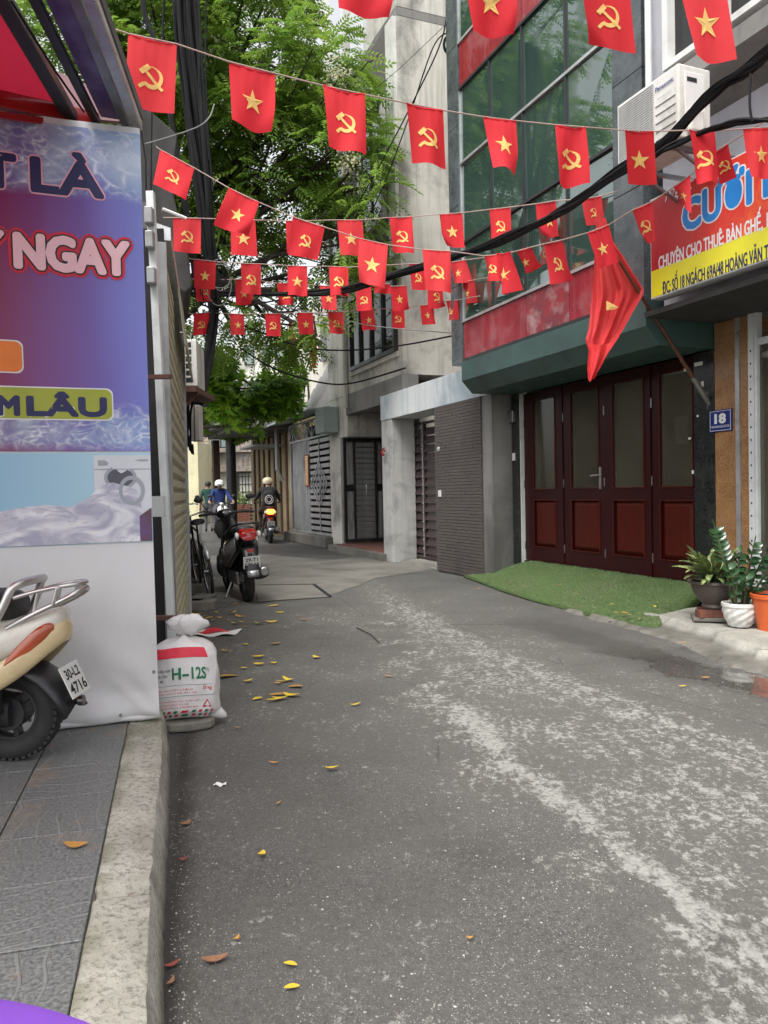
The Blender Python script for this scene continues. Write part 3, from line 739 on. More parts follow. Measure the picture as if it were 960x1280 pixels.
        for (c0, c1, d0, d1) in ((gl0, gl1, gz0, gz1), (gl0, gl1, pz0, pz1)):
            mb = MB(); t = .014
            mb.box(c0-t, c1+t, yy-.010, yy+.02, d0-t, d0); mb.box(c0-t, c1+t, yy-.010, yy+.02, d1, d1+t)
            mb.box(c0-t, c0, yy-.010, yy+.02, d0, d1); mb.box(c1, c1+t, yy-.010, yy+.02, d0, d1)
            mb.build('moulding', M['wood_panel'], leaf, bevel=.004)
        if k == 1:
            hx, hz = R.hit(749, 597, yy-.02)
            mb = MB(); mb.box(hx-.018, hx+.018, yy-.012, yy, hz-.13, hz+.12); mb.tube([(hx, yy-.01, hz+.03), (hx, yy-.05, hz+.03), (hx-.11, yy-.055, hz+.025)], .010, 8)
            mb.build('handle', M['chrome'], leaf, bevel=.003)
        mb = MB()
        for hz in (.5, 1.3, 2.1): mb.tube([(a, yy-.006, hz-.05), (a, yy-.006, hz+.05)], .008, 6)
        mb.build('hinge', M['steel'], leaf)
    # interior partition seen through the panes
    mb = MB(); mb.box(L+.13, -1.62, 1.10, 1.14, .3, 2.42); mb.build('partition', M['cream_wall'], H)
    mb = MB(); mb.box(-1.5, -.9, 1.22, 1.26, .3, 2.2); mb.build('partition', M['pale_wall'], H)
    mb = MB(); mb.box(-.6, -.25, 1.3, 1.34, .3, 1.8); mb.build('partition', M['pale_wall'], H)
    # intercom boxes on the left pier
    bxx = R.X(636, 565, y-.08)
    mb = MB(); mb.box(L+.06, L+.12, y-.10, y-.081, 1.62, 1.72); mb.build('doorbell', M['white_plastic'], H, bevel=.004)
    mb = MB(); mb.box(L+.04, L+.15, y-.14, y-.081, 2.12, 2.28); mb.build('wall_lamp', M['steel'], H, bevel=.01)
    # door camera behind the first pane
    cx, cz = R.hit(671, 577, y+.1)
    t = root('security_camera', 'small white camera standing on a black base behind the leftmost door pane', 'camera', R, cx, y+.12, cz-.1)
    mb = MB(); mb.ball((cx, y+.13, cz+.03), .035, 14, 10); mb.lathe([(.03, -.02), (.034, .03), (.02, .035)], 14, (cx, y+.13, cz-.04)); mb.build('body', M['white_plastic'], t, smooth=True)
    mb = MB(); mb.lathe([(.012, 0), (.012, .008)], 12, (cx, y+.09, cz+.035), 'Y'); mb.build('lens', M['black_gloss'], t)
    mb = MB(); mb.box(cx-.05, cx+.05, y+.09, y+.17, cz-.16, cz-.062); mb.build('base', M['black_plastic'], t, bevel=.004)
    # curtains: pale strips inside the high panes are reflections only
house18()

def turf():
    F = [(580, 722), (604, 731), (630, 741), (665, 752), (703, 762), (735, 771), (767, 779), (795, 785), (820, 790), (848, 778), (873, 762)]
    random.seed(8)
    fr = [R.loc(G(a, b, .0)) for a, b in F]
    xs = [p.x for p in fr]
    mb = MB(); nu, nv = 60, 24
    def fn(u, v):
        i = u*(len(fr)-1); a = min(int(i), len(fr)-2); t = i-a; p = fr[a].lerp(fr[a+1], t)
        bx_ = -3.24 + u*(3.0+.35); q = Vector((bx_, .728, .30 - (.02 if u > .93 else 0)))
        g = p.lerp(q, v); z = .03 + .27*v
        e = min(1, min(u, 1-u)*18) 
        z = z*(.85+.15*e) + .004*math.sin(g.x*5+v*4)*(1-v) + .003*math.sin(g.x*17)
        if v == 0: z = .005
        return R.w(g.x, g.y, z)
    mb.grid(fn, nu, nv)
    o = mb.build('turf_mat', M['turf'], None, smooth=True, angle=0, solid=.02)
    tag(o, 'green artificial turf mat sloping from the road up to the dark red doors', 'turf mat')
    OFF[o.name] = Vector((0, 0, 0)); rr = random.Random(5); mb = MB()
    for k in range(15000):
        u, v = rr.random(), rr.random(); p = fn(u, v); a = rr.uniform(0, 6.28); h = rr.uniform(.008, .018); w_ = .0035
        mb.cur = rr.choice((0, 0, 1, 2)); q = p+Vector((rr.uniform(-.008, .008), rr.uniform(-.008, .008), .010+h)); b = Vector((math.cos(a)*w_, math.sin(a)*w_, 0))
        mb.add([p-b+Vector((0, 0, .008)), p+b+Vector((0, 0, .008)), q], [(0, 1, 2)])
    g = MB.mesh(mb, 'turf_fibre', [M['fibre_a'], M['fibre_b'], M['fibre_c']], None, False, False); f = newobj('turf_fibre', g, o); f['kind'] = 'stuff'
turf()

# ------------------------------------------------------------------ shop to the right of house 18
def shop():
    H = root('wedding_shop', 'pale walled shop house with orange granite pillar and glass door under a red signboard', 'house', R, 1.5, .5, 0)
    mb = MB(); mb.box(.06, 6.2, .12, 8, 2.80, 12); mb.build('wall', M['pale_wall'], H)
    mb = MB(); mb.box(.06, 6.2, -.10, .745, 2.72, 2.765); mb.box(1.5, 6.2, .75, .78, 2.45, 2.72); mb.build('soffit', M['dark_concrete'], H)
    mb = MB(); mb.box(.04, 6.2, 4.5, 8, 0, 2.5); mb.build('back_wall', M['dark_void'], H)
    y = .72
    a, b, c = .034, R.X(921, 600, y), R.X(926, 600, y)
    d = R.X(938, 600, y)
    mb = MB(); mb.box(a, b-.004, y, y+.3, .1, 2.72); mb.build('pillar', M['granite_orange'], H, bevel=.004)
    mb = MB(); mb.box(b, c, y-.012, y+.1, .1, 2.72); mb.build('cover_strip', M['alu'], H)
    mb = MB(); mb.box(c+.002, d, y+.002, y+.3, .1, 2.72); mb.build('pillar', M['granite_orange'], H, bevel=.004)
    e = R.X(945, 600, y)
    mb = MB(); mb.box(d+.002, e, y-.02, y+.05, .12, 2.72); an = mb.build('slotted_angle', M['alu_white'], H)
    mb = MB(); z = .3; mb.box(-.006, .006, -.0025, .0005, 0, .018); me = mb.mesh('slot', M['ink_black'])
    while z < 2.5: o = newobj('slot', me, an); o.location = Vector(((d+e)/2, y-.02, z)) - OFF[H.name]; z += .11
    # glazed front with shelves behind it
    f = e+.03
    mb = MB(); mb.box(e+.003, f, y-.012, y+.05, .12, 2.72); mb.box(f, 4.2, y, y+.045, .12, .18); mb.box(f, 4.2, y, y+.045, 2.44, 2.5); mb.box(f+1.3, f+1.35, y, y+.045, .18, 2.44); mb.build('door_frame', M['alu_white'], H)
    mb = MB(); mb.box(f, f+1.3, y+.02, y+.028, .18, 2.44); mb.build('glass_pane', M['glass_clear'], H)
    mb = MB(); mb.box(f+1.35, 4.2, y+.02, y+.028, .18, 2.44); mb.build('glass_pane', M['glass_clear'], H)
    mb = MB(); mb.box(4.2, 6.2, y, y+.2, 0, 2.5); mb.build('wall', M['pale_wall'], H)
    for zz_ in (.62, 1.2, 1.75, 2.2):
        mb = MB(); mb.box(f+.02, f+1.2, y+.12, y+.5, zz_, zz_+.025); mb.build('shelf', M['white_plastic'], H)
    k = 0
    for x_, z_, c_ in ((f+.10, 1.226, 'white_plastic'), (f+.12, 1.776, 'pot_white'), (f+.4, 1.226, 'red_paint')):
        t = MB(); t.lathe([(.035, 0), (.045, .02), (.045, .1), (.03, .13)], 16, (x_, y+.22, z_)); o = t.build('cup', M[c_], None, smooth=True)
        o.location = R.w(0, 0, 0); o.rotation_euler = (0, 0, R.rz)
        tag(o, ('white tapered cup on the lower middle shelf behind the shop glass', 'cream ceramic cup on the upper shelf behind the shop glass', 'red cup on the shelf deeper inside the shop glass')[k], 'cup'); k += 1
    # bay above with white window frames
    lx0 = R.X(812, 50, -.2); zb = 4.34
    y = -.2
    mb = MB(); mb.box(.08, 6.0, y+.12, .119, zb, 12); mb.build('bay_wall', M['pale_wall'], H)
    mb = MB(); mb.prism([(.30, y-.06, zb+.06), (.30, .118, zb-.10), (.30, .118, zb+.20), (.30, y-.06, zb+.20)], (5.7, 0, 0)); mb.build('ledge', M['plaster_dark'], H)
    for i, (p0, p1) in enumerate(((831, 893), (900, 1010))):
        a, b = R.X(p0, 40, y), R.X(p1, 30, y); z0, z1 = zb+.28, zb+1.9
        mb = MB(); t = .05
        mb.box(a, b, y-.03, y+.119, z0, z0+t); mb.box(a, b, y-.03, y+.119, z1-t, z1); mb.box(a, a+t*1.2, y-.03, y+.119, z0+t, z1-t); mb.box(b-t*1.2, b, y-.03, y+.119, z0+t, z1-t)
        w_ = mb.build('window_frame', M['white_paint'], H)
        mb = MB(); mb.box(a+t, b-t, y+.05, y+.06, z0+t, z1-t); mb.build('pane', M['glass_dark'], w_)
    mb = MB(); x_ = R.X(806, 40, y); mb.tube([(x_+.02, y+.02, zb-.2), (x_+.02, y+.02, 9)], .03, 8); mb.build('drain_pipe', M['white_plastic'], H, smooth=True)
    # window grille, upper right
    return H
shop()

def signboard():
    y = -.16
    x0, zt = R.hit(813, 237, y); _, zb = R.hit(813, 374, y)
    x0 = R.X(813, 300, y); x1 = x0 + 3.6
    zl = R.Z(960, 326, y); zb = (zb+zl)/2
    zt = zb + .84
    # the top edge is measured at the frame's right side
    t = root('shop_signboard', 'long red and yellow signboard lettered in blue and white over the shop', 'signboard', R, x0, y, zb)
    mb = MB(); mb.box(x0, x1, y, y+.14, zb, zt); mb.build('box', M['alu_white'], t, bevel=.004)
    s = NT('sign_red'); n = s.noise(2.2, 7, .7, s.mapping(s.tc, (1.5, 1, 1)), .8); xyz = s.sep()
    st = s.ramp(s.noise(2, 5, .7, s.mapping(s.tc, (40, 1, 1))), .45, .7)
    c = s.mix(s.ramp(xyz[0], .15, .75), (.40, .008, .020), (.62, .035, .02)); c = s.mix(s.math('MULTIPLY', s.math('MULTIPLY', s.ramp(n, .50, .72), s.ramp(xyz[0], .4, .9)), .7), c, (.78, .20, .03))
    c = s.mix(s.math('MULTIPLY', st, .15), c, (.75, .12, .06)); s.set('Base Color', c); s.set('Roughness', .45)
    zs = zb + .235
    mb = MB(); mb.box(x0+.012, x1-.012, y-.004, y, zs, zt-.012); mb.build('red_field', s.m, t)
    mb = MB(); mb.box(x0+.012, x1-.012, y-.004, y, zb+.012, zs-.001); mb.build('yellow_band', M['ink_yellow'], t)
    def P(px, py): return R.hit(px, py, y)
    # measured baselines
    def line(name, s_, pa, pb, hp, m, bold=0.0, shear=0.0, layers=()):
        (xa, za), (xb, zb_) = P(*pa), P(*pb); z_ = (za+zb_)/2
        mb = MB(); fat(mb, s_, xa, xb, z_, hp, y-.0052, bold*.2, None, shear, 8); mb.build(name, M[m], t)
        return xa, xb, z_
    xa, xb, z_ = line('lettering', 'ĐC: SỐ 18 NGÁCH 69A/48 HOÀNG VĂN T', (829, 365), (961, 326), .10, 'ink_navy', .012)
    k = (xb-xa)
    mb = MB(); text(mb, 'HÁI', xb+.01, xb+.16, z_, .10, y-.0052, .012); mb.build('lettering', M['ink_navy'], t)
    xa, xb, z_ = line('lettering', 'CHUYÊN CHO THUÊ: BÀN GHẾ, ', (824, 336), (954, 287), .105, 'ink_white', .014)
    mb = MB(); text(mb, 'BÁT ĐĨA', xb+.035, xb+.42, z_, .105, y-.0052, .014); mb.build('lettering', M['ink_white'], t)
    xa, za = P(853, 291); xb, zb2 = P(942, 250); z_ = (za+zb2)/2
    for i, (bo, mm) in enumerate(((.027, 'ink_white'), (.014, 'ink_blue'))):
        mb = MB(); fat(mb, 'CƯỚI', xa+.02, xb-.02, z_, .235, y-.0052-.0015*i, bo); fat(mb, 'HỎI', xb+.10, xb+.08+(xb-xa)*.8, z_, .235, y-.0052-.0015*i, bo); mb.build('big_lettering', M[mm], t)
    xa, za = P(832, 250)
    mb = MB(); text(mb, 'Ngọc', xa, xa+.32, za-.02, .11, y-.0085, 0, .45); mb.build('script_lettering', M['ink_white'], t)
    return x0, zb
SX0, SZB = signboard()

def number_plate():
    y = .71; a, z1 = R.hit(887, 514, y); b, _ = R.hit(915, 514, y); z0 = R.Z(887, 541, y)
    t = root('house_number_plate', 'blue enamel house number plate reading 18 on the orange granite pillar', 'number plate', R, (a+b)/2, y, z0)
    mb = MB(); mb.box(a, b, y-.006, y+.009, z0, z1); mb.build('plate', M['plate_blue'], t, bevel=.003)
    w_ = b-a; h = z1-z0
    mb = MB()
    for (p, q, r_, s_) in ((a+.01, b-.01, z0+.01, z0+.014), (a+.01, b-.01, z1-.014, z1-.01), (a+.01, a+.014, z0+.014, z1-.014), (b-.014, b-.01, z0+.014, z1-.014)): mb.box(p, q, y-.0075, y-.006, r_, s_)
    mb.build('border', M['ink_white'], t)
    mb = MB(); text(mb, '18', a+w_*.27, a+w_*.73, z0+h*.40, h*.42, y-.0075, .05); text(mb, 'NGÁCH 69A/48 HOÀNG VĂN THÁI', a+w_*.1, b-w_*.1, z0+h*.18, h*.11, y-.0075, .01); mb.build('lettering', M['ink_white'], t)
number_plate()

def right_ac():
    y = -.66
    x1, z1 = R.hit(848, 78, y); x0, _ = R.hit(771, 130, y); z0 = R.Z(850, 170, y); d = .30
    t = root('air_conditioner', 'white air conditioner outdoor unit on brackets above the red signboard', 'air conditioner', R, x0, y, z0)
    mb = MB(); mb.box(x0, x1, y, y+d, z0, z1); body = mb.build('casing', M['dirty_white'], t, bevel=.012)
    xm = x0+(x1-x0)*.62
    mb = MB(); mb.box(x0+.03, xm, y-.004, y, z0+.03, z1-.03); mb.build('coil_recess', mat('coil', (.20, .17, .14), (.15, .12, .10), .7, .2, scale=80), t)
    mb = MB(); n = 26
    for i in range(n+1):
        u = i/n; z = z0+.03+u*(z1-z0-.06); mb.box(x0+.03, xm, y-.011, y-.007, z-.002, z+.002)
    for i in range(n+4):
        x = x0+.03+(xm-x0-.03)*i/(n+3); mb.box(x-.0015, x+.0015, y-.0075, y-.0045, z0+.03, z1-.03)
    g = mb.build('mesh_grille', M['alu_white'], t); 
    mb = MB()
    for i in range(5):
        z = z0+.06+i*(z1-z0)*.12; mb.box(xm+.02, x1-.03, y-.006, y, z, z+.004)
    mb.build('louvre_lines', M['gate_grey'], t)
    mb = MB(); text(mb, 'Panasonic', xm+.025, xm+(x1-xm)*.82, z1-.105, .034, y-.0065, .02); mb.build('lettering', M['plate_blue'], t)
    mb = MB(); text(mb, 'inverter', xm+.05, xm+(x1-xm)*.75, z1-.17, .018, y-.0065, 0); mb.build('lettering', M['gate_grey'], t)
    # side service cover facing the camera
    mb = MB(); mb.box(x1, x1+.008, y+.05, y+.24, z0+.1, z1-.05); mb.build('service_cover', M['white_plastic'], t, bevel=.004)
    mb = MB(); mb.box(x1+.008, x1+.011, y+.07, y+.16, z1-.12, z1-.09); mb.build('hand_recess', M['frame_dark'], t)
    mb = MB(); mb.box(x1+.006, x1+.05, y+.06, y+.2, z0+.03, z0+.2); mb.build('valve_cover', M['dirty_white'], t, bevel=.02)
    mb = MB()
    for x in (x0+.12, x1-.12): mb.bar((x, y+.0, z0-.02), (x, .12, z0-.02), .03); mb.bar((x, .08, z0-.35), (x, .08, z0-.02), .03); mb.bar((x, y+.1, z0-.03), (x, .1, z0-.33), .02)
    mb.build('bracket', M['steel'], t)
right_ac()

# ------------------------------------------------------------------ brown tiled yard wall with a gate
def yard():
    y = .38; x1 = -3.72; x0 = R.X(479, 640, y)
    gx0, gx1 = R.X(492, 640, y), R.X(546, 640, y); 
    H = root('yard_wall', 'low brown tiled yard wall with pale blue streaked lintel over a slatted gate', 'wall', R, (x0+x1)/2, y, 0)
    xc = gx0
    mb = MB(); mb.box(x0, xc, y, y+.43, 0, 2.50); mb.build('column', M['column_paint'], H, bevel=.006)
    mb = MB(); mb.box(x0-.004, x1+.30, y-.012, y+.5, 2.504, 2.94); mb.build('lintel', M['blue_wash'], H, bevel=.006)
    mb = MB(); mb.box(gx1+.01, x1+.02, y+.01, y+.60, 0, 2.50); mb.box(x1+.021, x1+.27, y+.012, y+.62, 0, 2.503); mb.build('wall', M['plaster_dark'], H)
    mb = MB(); mb.box(gx1+.01, x1+.30, y+.59, y+1.6, 0, 2.51); mb.build('return_wall', M['plaster_dark'], H)
    # clay strip tiles
    rnd = random.Random(2); mb = MB(); z = .03; row = 0
    while z < 2.49:
        x = gx1 + (0 if row % 2 else -.12)
        while x < x1+.02:
            a, b = max(x, gx1+.004), min(x+.24, x1+.02)
            if b-a > .02: mb.box(a+.002, b-.002, y-.012-rnd.random()*.006, y+.012, z+.002, min(z+.043, 2.5))
            x += .24
        z += .046; row += 1
    o = mb.build('strip_tile', M['tile_brown'], H); o['kind'] = 'stuff'
    # slatted gate in two leaves, set back
    yg = y+.42
    ga, gb = xc+.02, gx1-.002
    a2 = R.X(530, 640, yg)
    for (a, b) in ((R.X(511, 640, yg)-.45, a2-.01), (a2+.01, gb+.3)):
        gt = MB(); gt.box(a, a+.04, yg, yg+.05, .08, 2.42); gt.box(b-.04, b, yg, yg+.05, .08, 2.42); gt.box(a+.04, b-.04, yg, yg+.05, .08, .13); gt.box(a+.04, b-.04, yg, yg+.05, 2.38, 2.42)
        g = gt.build('gate_leaf', M['steel_brown'], H, bevel=.003)
        sm = MB(); wd = b-a-.08; sm.box(-wd/2, wd/2, -.012, .012, -.062, .062); me = sm.mesh('slat', M['steel_brown'])
        z = .22
        while z < 2.34:
            o = newobj('slat', me, g, None, (-.28, 0, 0)); o.location = Vector(((a+b)/2, yg+.025, z)) - OFF[H.name]; z += .145
    mb = MB(); mb.box(a2-.008, a2+.008, yg-.012, yg, .1, 2.4); mb.build('gate_bar', M['alu'], H)
    mb = MB()
    for k in range(14): mb.ball((a2, yg-.014, .25+k*.155), .014, 8, 6)
    mb.build('gate_knob', M['alu'], H)
    # house number and switch on the tiles
    bx_, bz = R.hit(547, 562, y-.02)
    mb = MB(); mb.lathe([(.045, 0), (.04, -.02), (.02, -.03)], 16, (bx_+.03, y-.012, bz), 'Y'); mb.build('round_plate', M['gate_grey'], H)
    sx, sz = R.hit(550, 617, y-.02)
    mb = MB(); mb.box(sx-.04, sx+.04, y-.035, y-.014, sz-.05, sz+.05); mb.build('doorbell', M['white_plastic'], H, bevel=.006)
yard()
# ------------------------------------------------------------------ tall concrete house with the recessed porch
def house4():
    y = .6; cx = -6.8; fx = -11.0; bx0 = -9.78
    H = root('concrete_house', 'tall bare concrete house with recessed porch and black framed window', 'house', R, -9, 2, 0)
    mb = MB()
    mb.box(fx, cx, y, 9, 3.28, 9.4)
    mb.box(fx+.0, -10.28, y+.01, 9, 0, 3.279); mb.box(-10.279, bx0, y+.01, 3.19, 2.42, 3.279)
    mb.box(-10.279, cx, 3.2, 9, 0, 3.279); mb.box(-7.25, cx, y+.3, 3.19, 0, 2.86)
    mb.build('wall', M['tower'], H)
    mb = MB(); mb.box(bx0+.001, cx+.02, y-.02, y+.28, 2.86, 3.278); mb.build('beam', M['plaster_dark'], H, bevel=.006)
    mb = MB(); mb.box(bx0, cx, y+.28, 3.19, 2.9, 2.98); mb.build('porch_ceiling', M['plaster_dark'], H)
    # floor, red tiles
    mb = MB(); mb.box(-10.27, -7.2, .28, 3.19, .0, .13); mb.build('porch_step', M['slab'], H)
    ft = MB(); ft.box(-.145, .145, -.145, .145, 0, .008); me = ft.mesh('floor_tile', M['floor_red'])
    for i in range(9):
        for j in range(4):
            o = newobj('floor_tile', me, H, (-10.1+i*.3, .55+j*.3, .13))
    # window with black frame
    x0, x1 = R.X(441, 440, y), R.X(498, 436, y); z0, z1 = 3.70, 5.15
    yy = y-.09
    mb = MB(); t = .07
    mb.box(x0, x1, yy, y-.001, z0, z0+t); mb.box(x0, x1, yy, y-.001, z1-t, z1); mb.box(x0, x0+t, yy, y-.001, z0+t, z1-t); mb.box(x1-t, x1, yy, y-.001, z0+t, z1-t)
    for k in (1, 2, 3): xx = x0+(x1-x0)*k/4; mb.box(xx-.03, xx+.03, yy, y-.001, z0+t, z1-t)
    w_ = mb.build('window_frame', M['frame_dark'], H)
    for k in range(4):
        a, b = x0+(x1-x0)*k/4+.031, x0+(x1-x0)*(k+1)/4-.031
        mb = MB(); mb.box(a, b, y-.04, y-.03, z0+t, z1-t); mb.build('pane', M['glass_dark'], w_)
    mb = MB(); mb.box(x0-.1, x1+.05, y-.05, y-.001, z0-.09, z0-.002); mb.build('sill', M['plaster'], H)
    # upper storeys: dark render, white corner strip and white framed windows
    mb = MB(); mb.box(fx+.3, cx-.36, y-.045, y-.001, 5.4, 9.38); mb.build('render', M['render_grey'], H)
    mb = MB(); mb.box(cx-.35, cx-.02, y-.07, y-.001, 5.35, 9.39); mb.build('corner_strip', M['white_paint'], H)
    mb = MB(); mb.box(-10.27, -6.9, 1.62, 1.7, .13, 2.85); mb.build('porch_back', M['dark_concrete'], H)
    for (a, b, z0, z1) in ((-8.55, -7.25, 6.1, 8.25), (-10.5, -9.3, 6.1, 8.2)):
        mb = MB(); t = .10; yy = y-.13
        mb.box(a, b, yy, y-.046, z0, z0+t); mb.box(a, b, yy-.05, y-.046, z1-t, z1); mb.box(a, a+t, yy, y-.046, z0+t, z1-t); mb.box(b-t, b, yy, y-.046, z0+t, z1-t)
        w_ = mb.build('window_frame', M['white_paint'], H)
        mb = MB(); mb.box(a+t, b-t, y-.075, y-.065, z0+t, z1-t); mb.build('pane', M['glass_green'], w_)
        mb = MB(); m_ = (a+b)/2; mb.box(m_-.025, m_+.025, y-.10, y-.0755, z0+t, z1-t); mb.build('mullion', M['frame_dark'], w_)
    # top storey set back behind white posts and a balcony
    mb = MB(); mb.box(fx, cx, y+.0, 9, 9.41, 9.55); mb.build('balcony_slab', M['plaster_dark'], H)
    mb = MB(); mb.box(fx+.1, cx-1.2, y+1.0, 9, 9.56, 13); mb.box(cx-1.19, cx, y+.0, 9, 9.56, 13); mb.build('upper_wall', M['tower'], H)
    for x in (-10.9, -9.6, -8.35):
        mb = MB(); mb.box(x-.07, x+.07, y+.02, y+.16, 9.56, 13); mb.build('post', M['white_paint'], H)
    mb = MB(); mb.box(-9.4, -8.6, y+.93, y+.99, 9.9, 12); mb.build('window_frame', M['frame_dark'], H)
    # conduit pipe and cable coil
    px_ = R.X(434, 440, y)
    mb = MB(); mb.tube([(px_, y-.05, 3.0), (px_, y-.05, 5.3)], .055, 8); mb.build('drain_pipe', M['plaster'], H, smooth=True)
    # meter on the porch pillar
    mx, mz = R.hit(480, 592, .38)
    return H
house4()

def porch_gate():
    # black steel gate standing across the porch, facing the camera
    x = -10.2; t = root('porch_gate', 'black steel gate with horizontal grey slats closing the concrete porch', 'gate', R, x, 1.3, .13)
    y0, y1 = .625, 1.60; z0, z1 = .16, 2.40
    mb = MB(); b = .07
    mb.box(x, x+.06, y0, y0+b, z0, z1); mb.box(x, x+.06, y1-b, y1, z0, z1); mb.box(x, x+.06, y0+b, y1-b, z1-b, z1); mb.box(x, x+.06, y0+b, y1-b, z0, z0+b)
    mb.box(x, x+.06, y0+.24, y0+.28, z0+b, z1-b); mb.box(x, x+.06, y1-.24, y1-.20, z0+b, z1-b); mb.build('frame', M['black_metal'], t, bevel=.004)
    sm = MB(); wd = y1-y0-.52; sm.box(-.012, .012, -wd/2, wd/2, -.048, .048); me = sm.mesh('slat', M['gate_grey'])
    z = z0+.15
    while z < z1-.12:
        newobj('slat', me, t, (x+.03, (y0+y1)/2, z), (0, .35, 0)); z += .115
    for yy in (y0+.155, y1-.135):
        for (a, b2) in ((z0+.12, 1.25), (1.42, z1-.12)):
            mb = MB(); mb.box(x+.02, x+.04, yy-.035, yy+.035, a, b2); mb.build('panel', M['gate_grey'], t)
        mb = MB(); mb.box(x+.01, x+.05, yy-.08, yy+.08, 1.26, 1.41); mb.build('lock_plate', M['black_metal'], t)
    mb = MB(); mb.tube([(x+.08, y0+.5, 1.15), (x+.1, y0+.5, 1.2), (x+.1, y0+.5, 1.35), (x+.08, y0+.5, 1.4)], .012, 8); mb.build('handle', M['chrome'], t)
    # small notice and red flower tied to the pillar of the yard wall
    a = root('red_ribbon', 'small red ribbon tied to the edge of the white yard column', 'ribbon', R, -7.2, .35, 1.8)
    c = R.hit(481, 562, .36); mb = MB()
    random.seed(5)
    for k in range(7):
        u = random.uniform(0, 6.28); mb.tube([(c[0], .33, c[1]), (c[0]+.06*math.cos(u), .30, c[1]+.06*math.sin(u)), (c[0]+.11*math.cos(u+.5), .32, c[1]+.09*math.sin(u+.5)-.03)], .012, 5)
    mb.build('bow', M['red_paint'], a)
porch_gate()

def house5():
    y = .62; x0, x1 = -14.45, -10.95; zt = 2.62
    H = root('grey_gate_house', 'house behind a tall grey steel gate with a chequered tile awning above', 'house', R, -12.7, 2, 0)
    mb = MB(); mb.box(x0-.2, x1-.06, 2.2, 9, 0, 7.5); mb.build('wall', M['plaster'], H)
    mb = MB(); mb.box(x1-.02, x1-.02+.62, y-.35, y-.02, 2.55, 3.1); mb.build('pale_box', M['fascia_pale'], H, bevel=.01)
    mb = MB(); mb.box(x0-.15, x1+.03, .42, 2.2, 0, .24); mb.build('plinth', M['slab'], H, bevel=.02)
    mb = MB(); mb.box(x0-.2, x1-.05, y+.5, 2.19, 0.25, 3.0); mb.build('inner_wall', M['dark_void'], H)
    # gate frame
    xs = [x0, x0+1.55, x1]
    mb = MB(); t = .06
    for x in (x0, x0+.28, xs[1]-.06, xs[1]+.06, x1-.06): mb.box(x, x+.06, y, y+.06, .25, 3.02)
    for z in (2.55, 2.98): mb.box(x0, x1, y-.01, y+.0, z, z+.05)
    mb.box(x0, x1, y+.005, y+.055, .25, .31); mb.build('gate_frame', M['gate_grey'], H)
    # left leaf, vertical profile sheet
    mb = MB(); x = x0+.34; k = 0
    while x < xs[1]-.08:
        mb.box(x, x+.055, y+.01+(k % 2)*.018, y+.03+(k % 2)*.018, .32, 2.54); x += .057; k += 1
    mb.build('profile_sheet', M['gate_grey'], H)
    # right leaf, slats and a diamond
    a, b = xs[1]+.13, x1-.07
    lf = MB(); lf.box(a, a+.05, y+.01, y+.05, .32, 2.54); lf.box(b-.05, b, y+.01, y+.05, .32, 2.54); m_ = (a+b)/2; lf.box(m_-.02, m_+.02, y, y+.01, .32, 2.54)
    leaf = lf.build('gate_leaf', M['gate_grey'], H)
    sm = MB(); wd = b-a-.1; sm.box(-wd/2, wd/2, -.008, .008, -.045, .045); me = sm.mesh('slat', M['gate_grey'])
    z = .40
    while z < 2.52:
        o = newobj('slat', me, leaf); o.location = Vector((m_, y+.03, z)) - OFF[H.name]; z += .148
    for s_ in (.32, .62, .85):
        mb = MB(); c = Vector((m_, y-.01, 1.45)); w_ = (b-a)*.44*s_
        q = [c+Vector((0, 0, s_*.62)), c+Vector((w_, 0, 0)), c-Vector((0, 0, s_*.62)), c-Vector((w_, 0, 0))]
        for k in range(4): mb.bar(q[k], q[(k+1) % 4], .03, .02, (0, 1, 0))
        mb.build('diamond', M['gate_grey'], leaf)
    # trellis band of crossing arcs
    n = 5; wd = (x1-x0)/n
    for k in range(n):
        a0 = x0+k*wd; mb = MB()
        for p, q in ((a0+.05, a0+wd-.05), (a0+wd-.05, a0+.05)):
            pts = [(p+(q-p)*(i/8)**1.6, y-.01, 2.60+.38*(i/8)) for i in range(9)]; mb.tube(pts, .014, 5)
        mb.box(a0-.015, a0+.015, y-.02, y, 2.6, 2.98); mb.build('trellis', M['gate_grey'], H)
    # awning panel over the gate
    mb = MB(); pts = [(x0-.55, y-.55, 3.02), (x1+.02, y-.55, 3.06), (x1+.02, y+.2, 3.18), (x0-.55, y+.2, 3.14)]
    mb.prism(pts, (0, 0, .035)); mb.build('awning_sheet', M['fascia_pale'], H)
    # chequered tile awning: rows of pointed tiles
    tm = MB(); tm.add([(-.10, 0, 0), (.0, -.0, .03), (.10, 0, 0), (.0, .0, -.02), (-.10, 0, .22), (0, .0, .25), (.10, 0, .22)], [(0, 1, 5, 4), (1, 2, 6, 5), (0, 3, 2, 1)])
    me = tm.mesh('roof_tile', M['tile_zig'])
    me2 = tm.mesh('roof_tile', M['plaster_dark'])
    rows, cols = 11, 15
    A = Vector((x0+.25, y+.15, 3.15)); up = Vector((0, .52, .86)); 
    ang = math.atan2(.86, .52) - PI/2
    for r in range(rows):
        for c in range(cols):
            p = A + up*(r*.185) + Vector((.1+c*.2+(.1 if r % 2 else 0), 0, 0))
            newobj('roof_tile', me if (r+c) % 2 else me2, H, p - Vector((0, .02, 0)), (ang+.12, 0, 0))
    mb = MB(); mb.prism([A+Vector((0, .03, 0)), A+Vector((3.15, .03, 0)), A+Vector((3.15, .03, 0))+up*2.1, A+Vector((0, .03, 0))+up*2.1], (0, .05, 0)); mb.build('roof_deck', M['plaster_dark'], H)
    # red couplet strip hung on the gate
    px_, z1 = R.hit(383, 569, y-.03); z0 = R.Z(383, 607, y-.03)
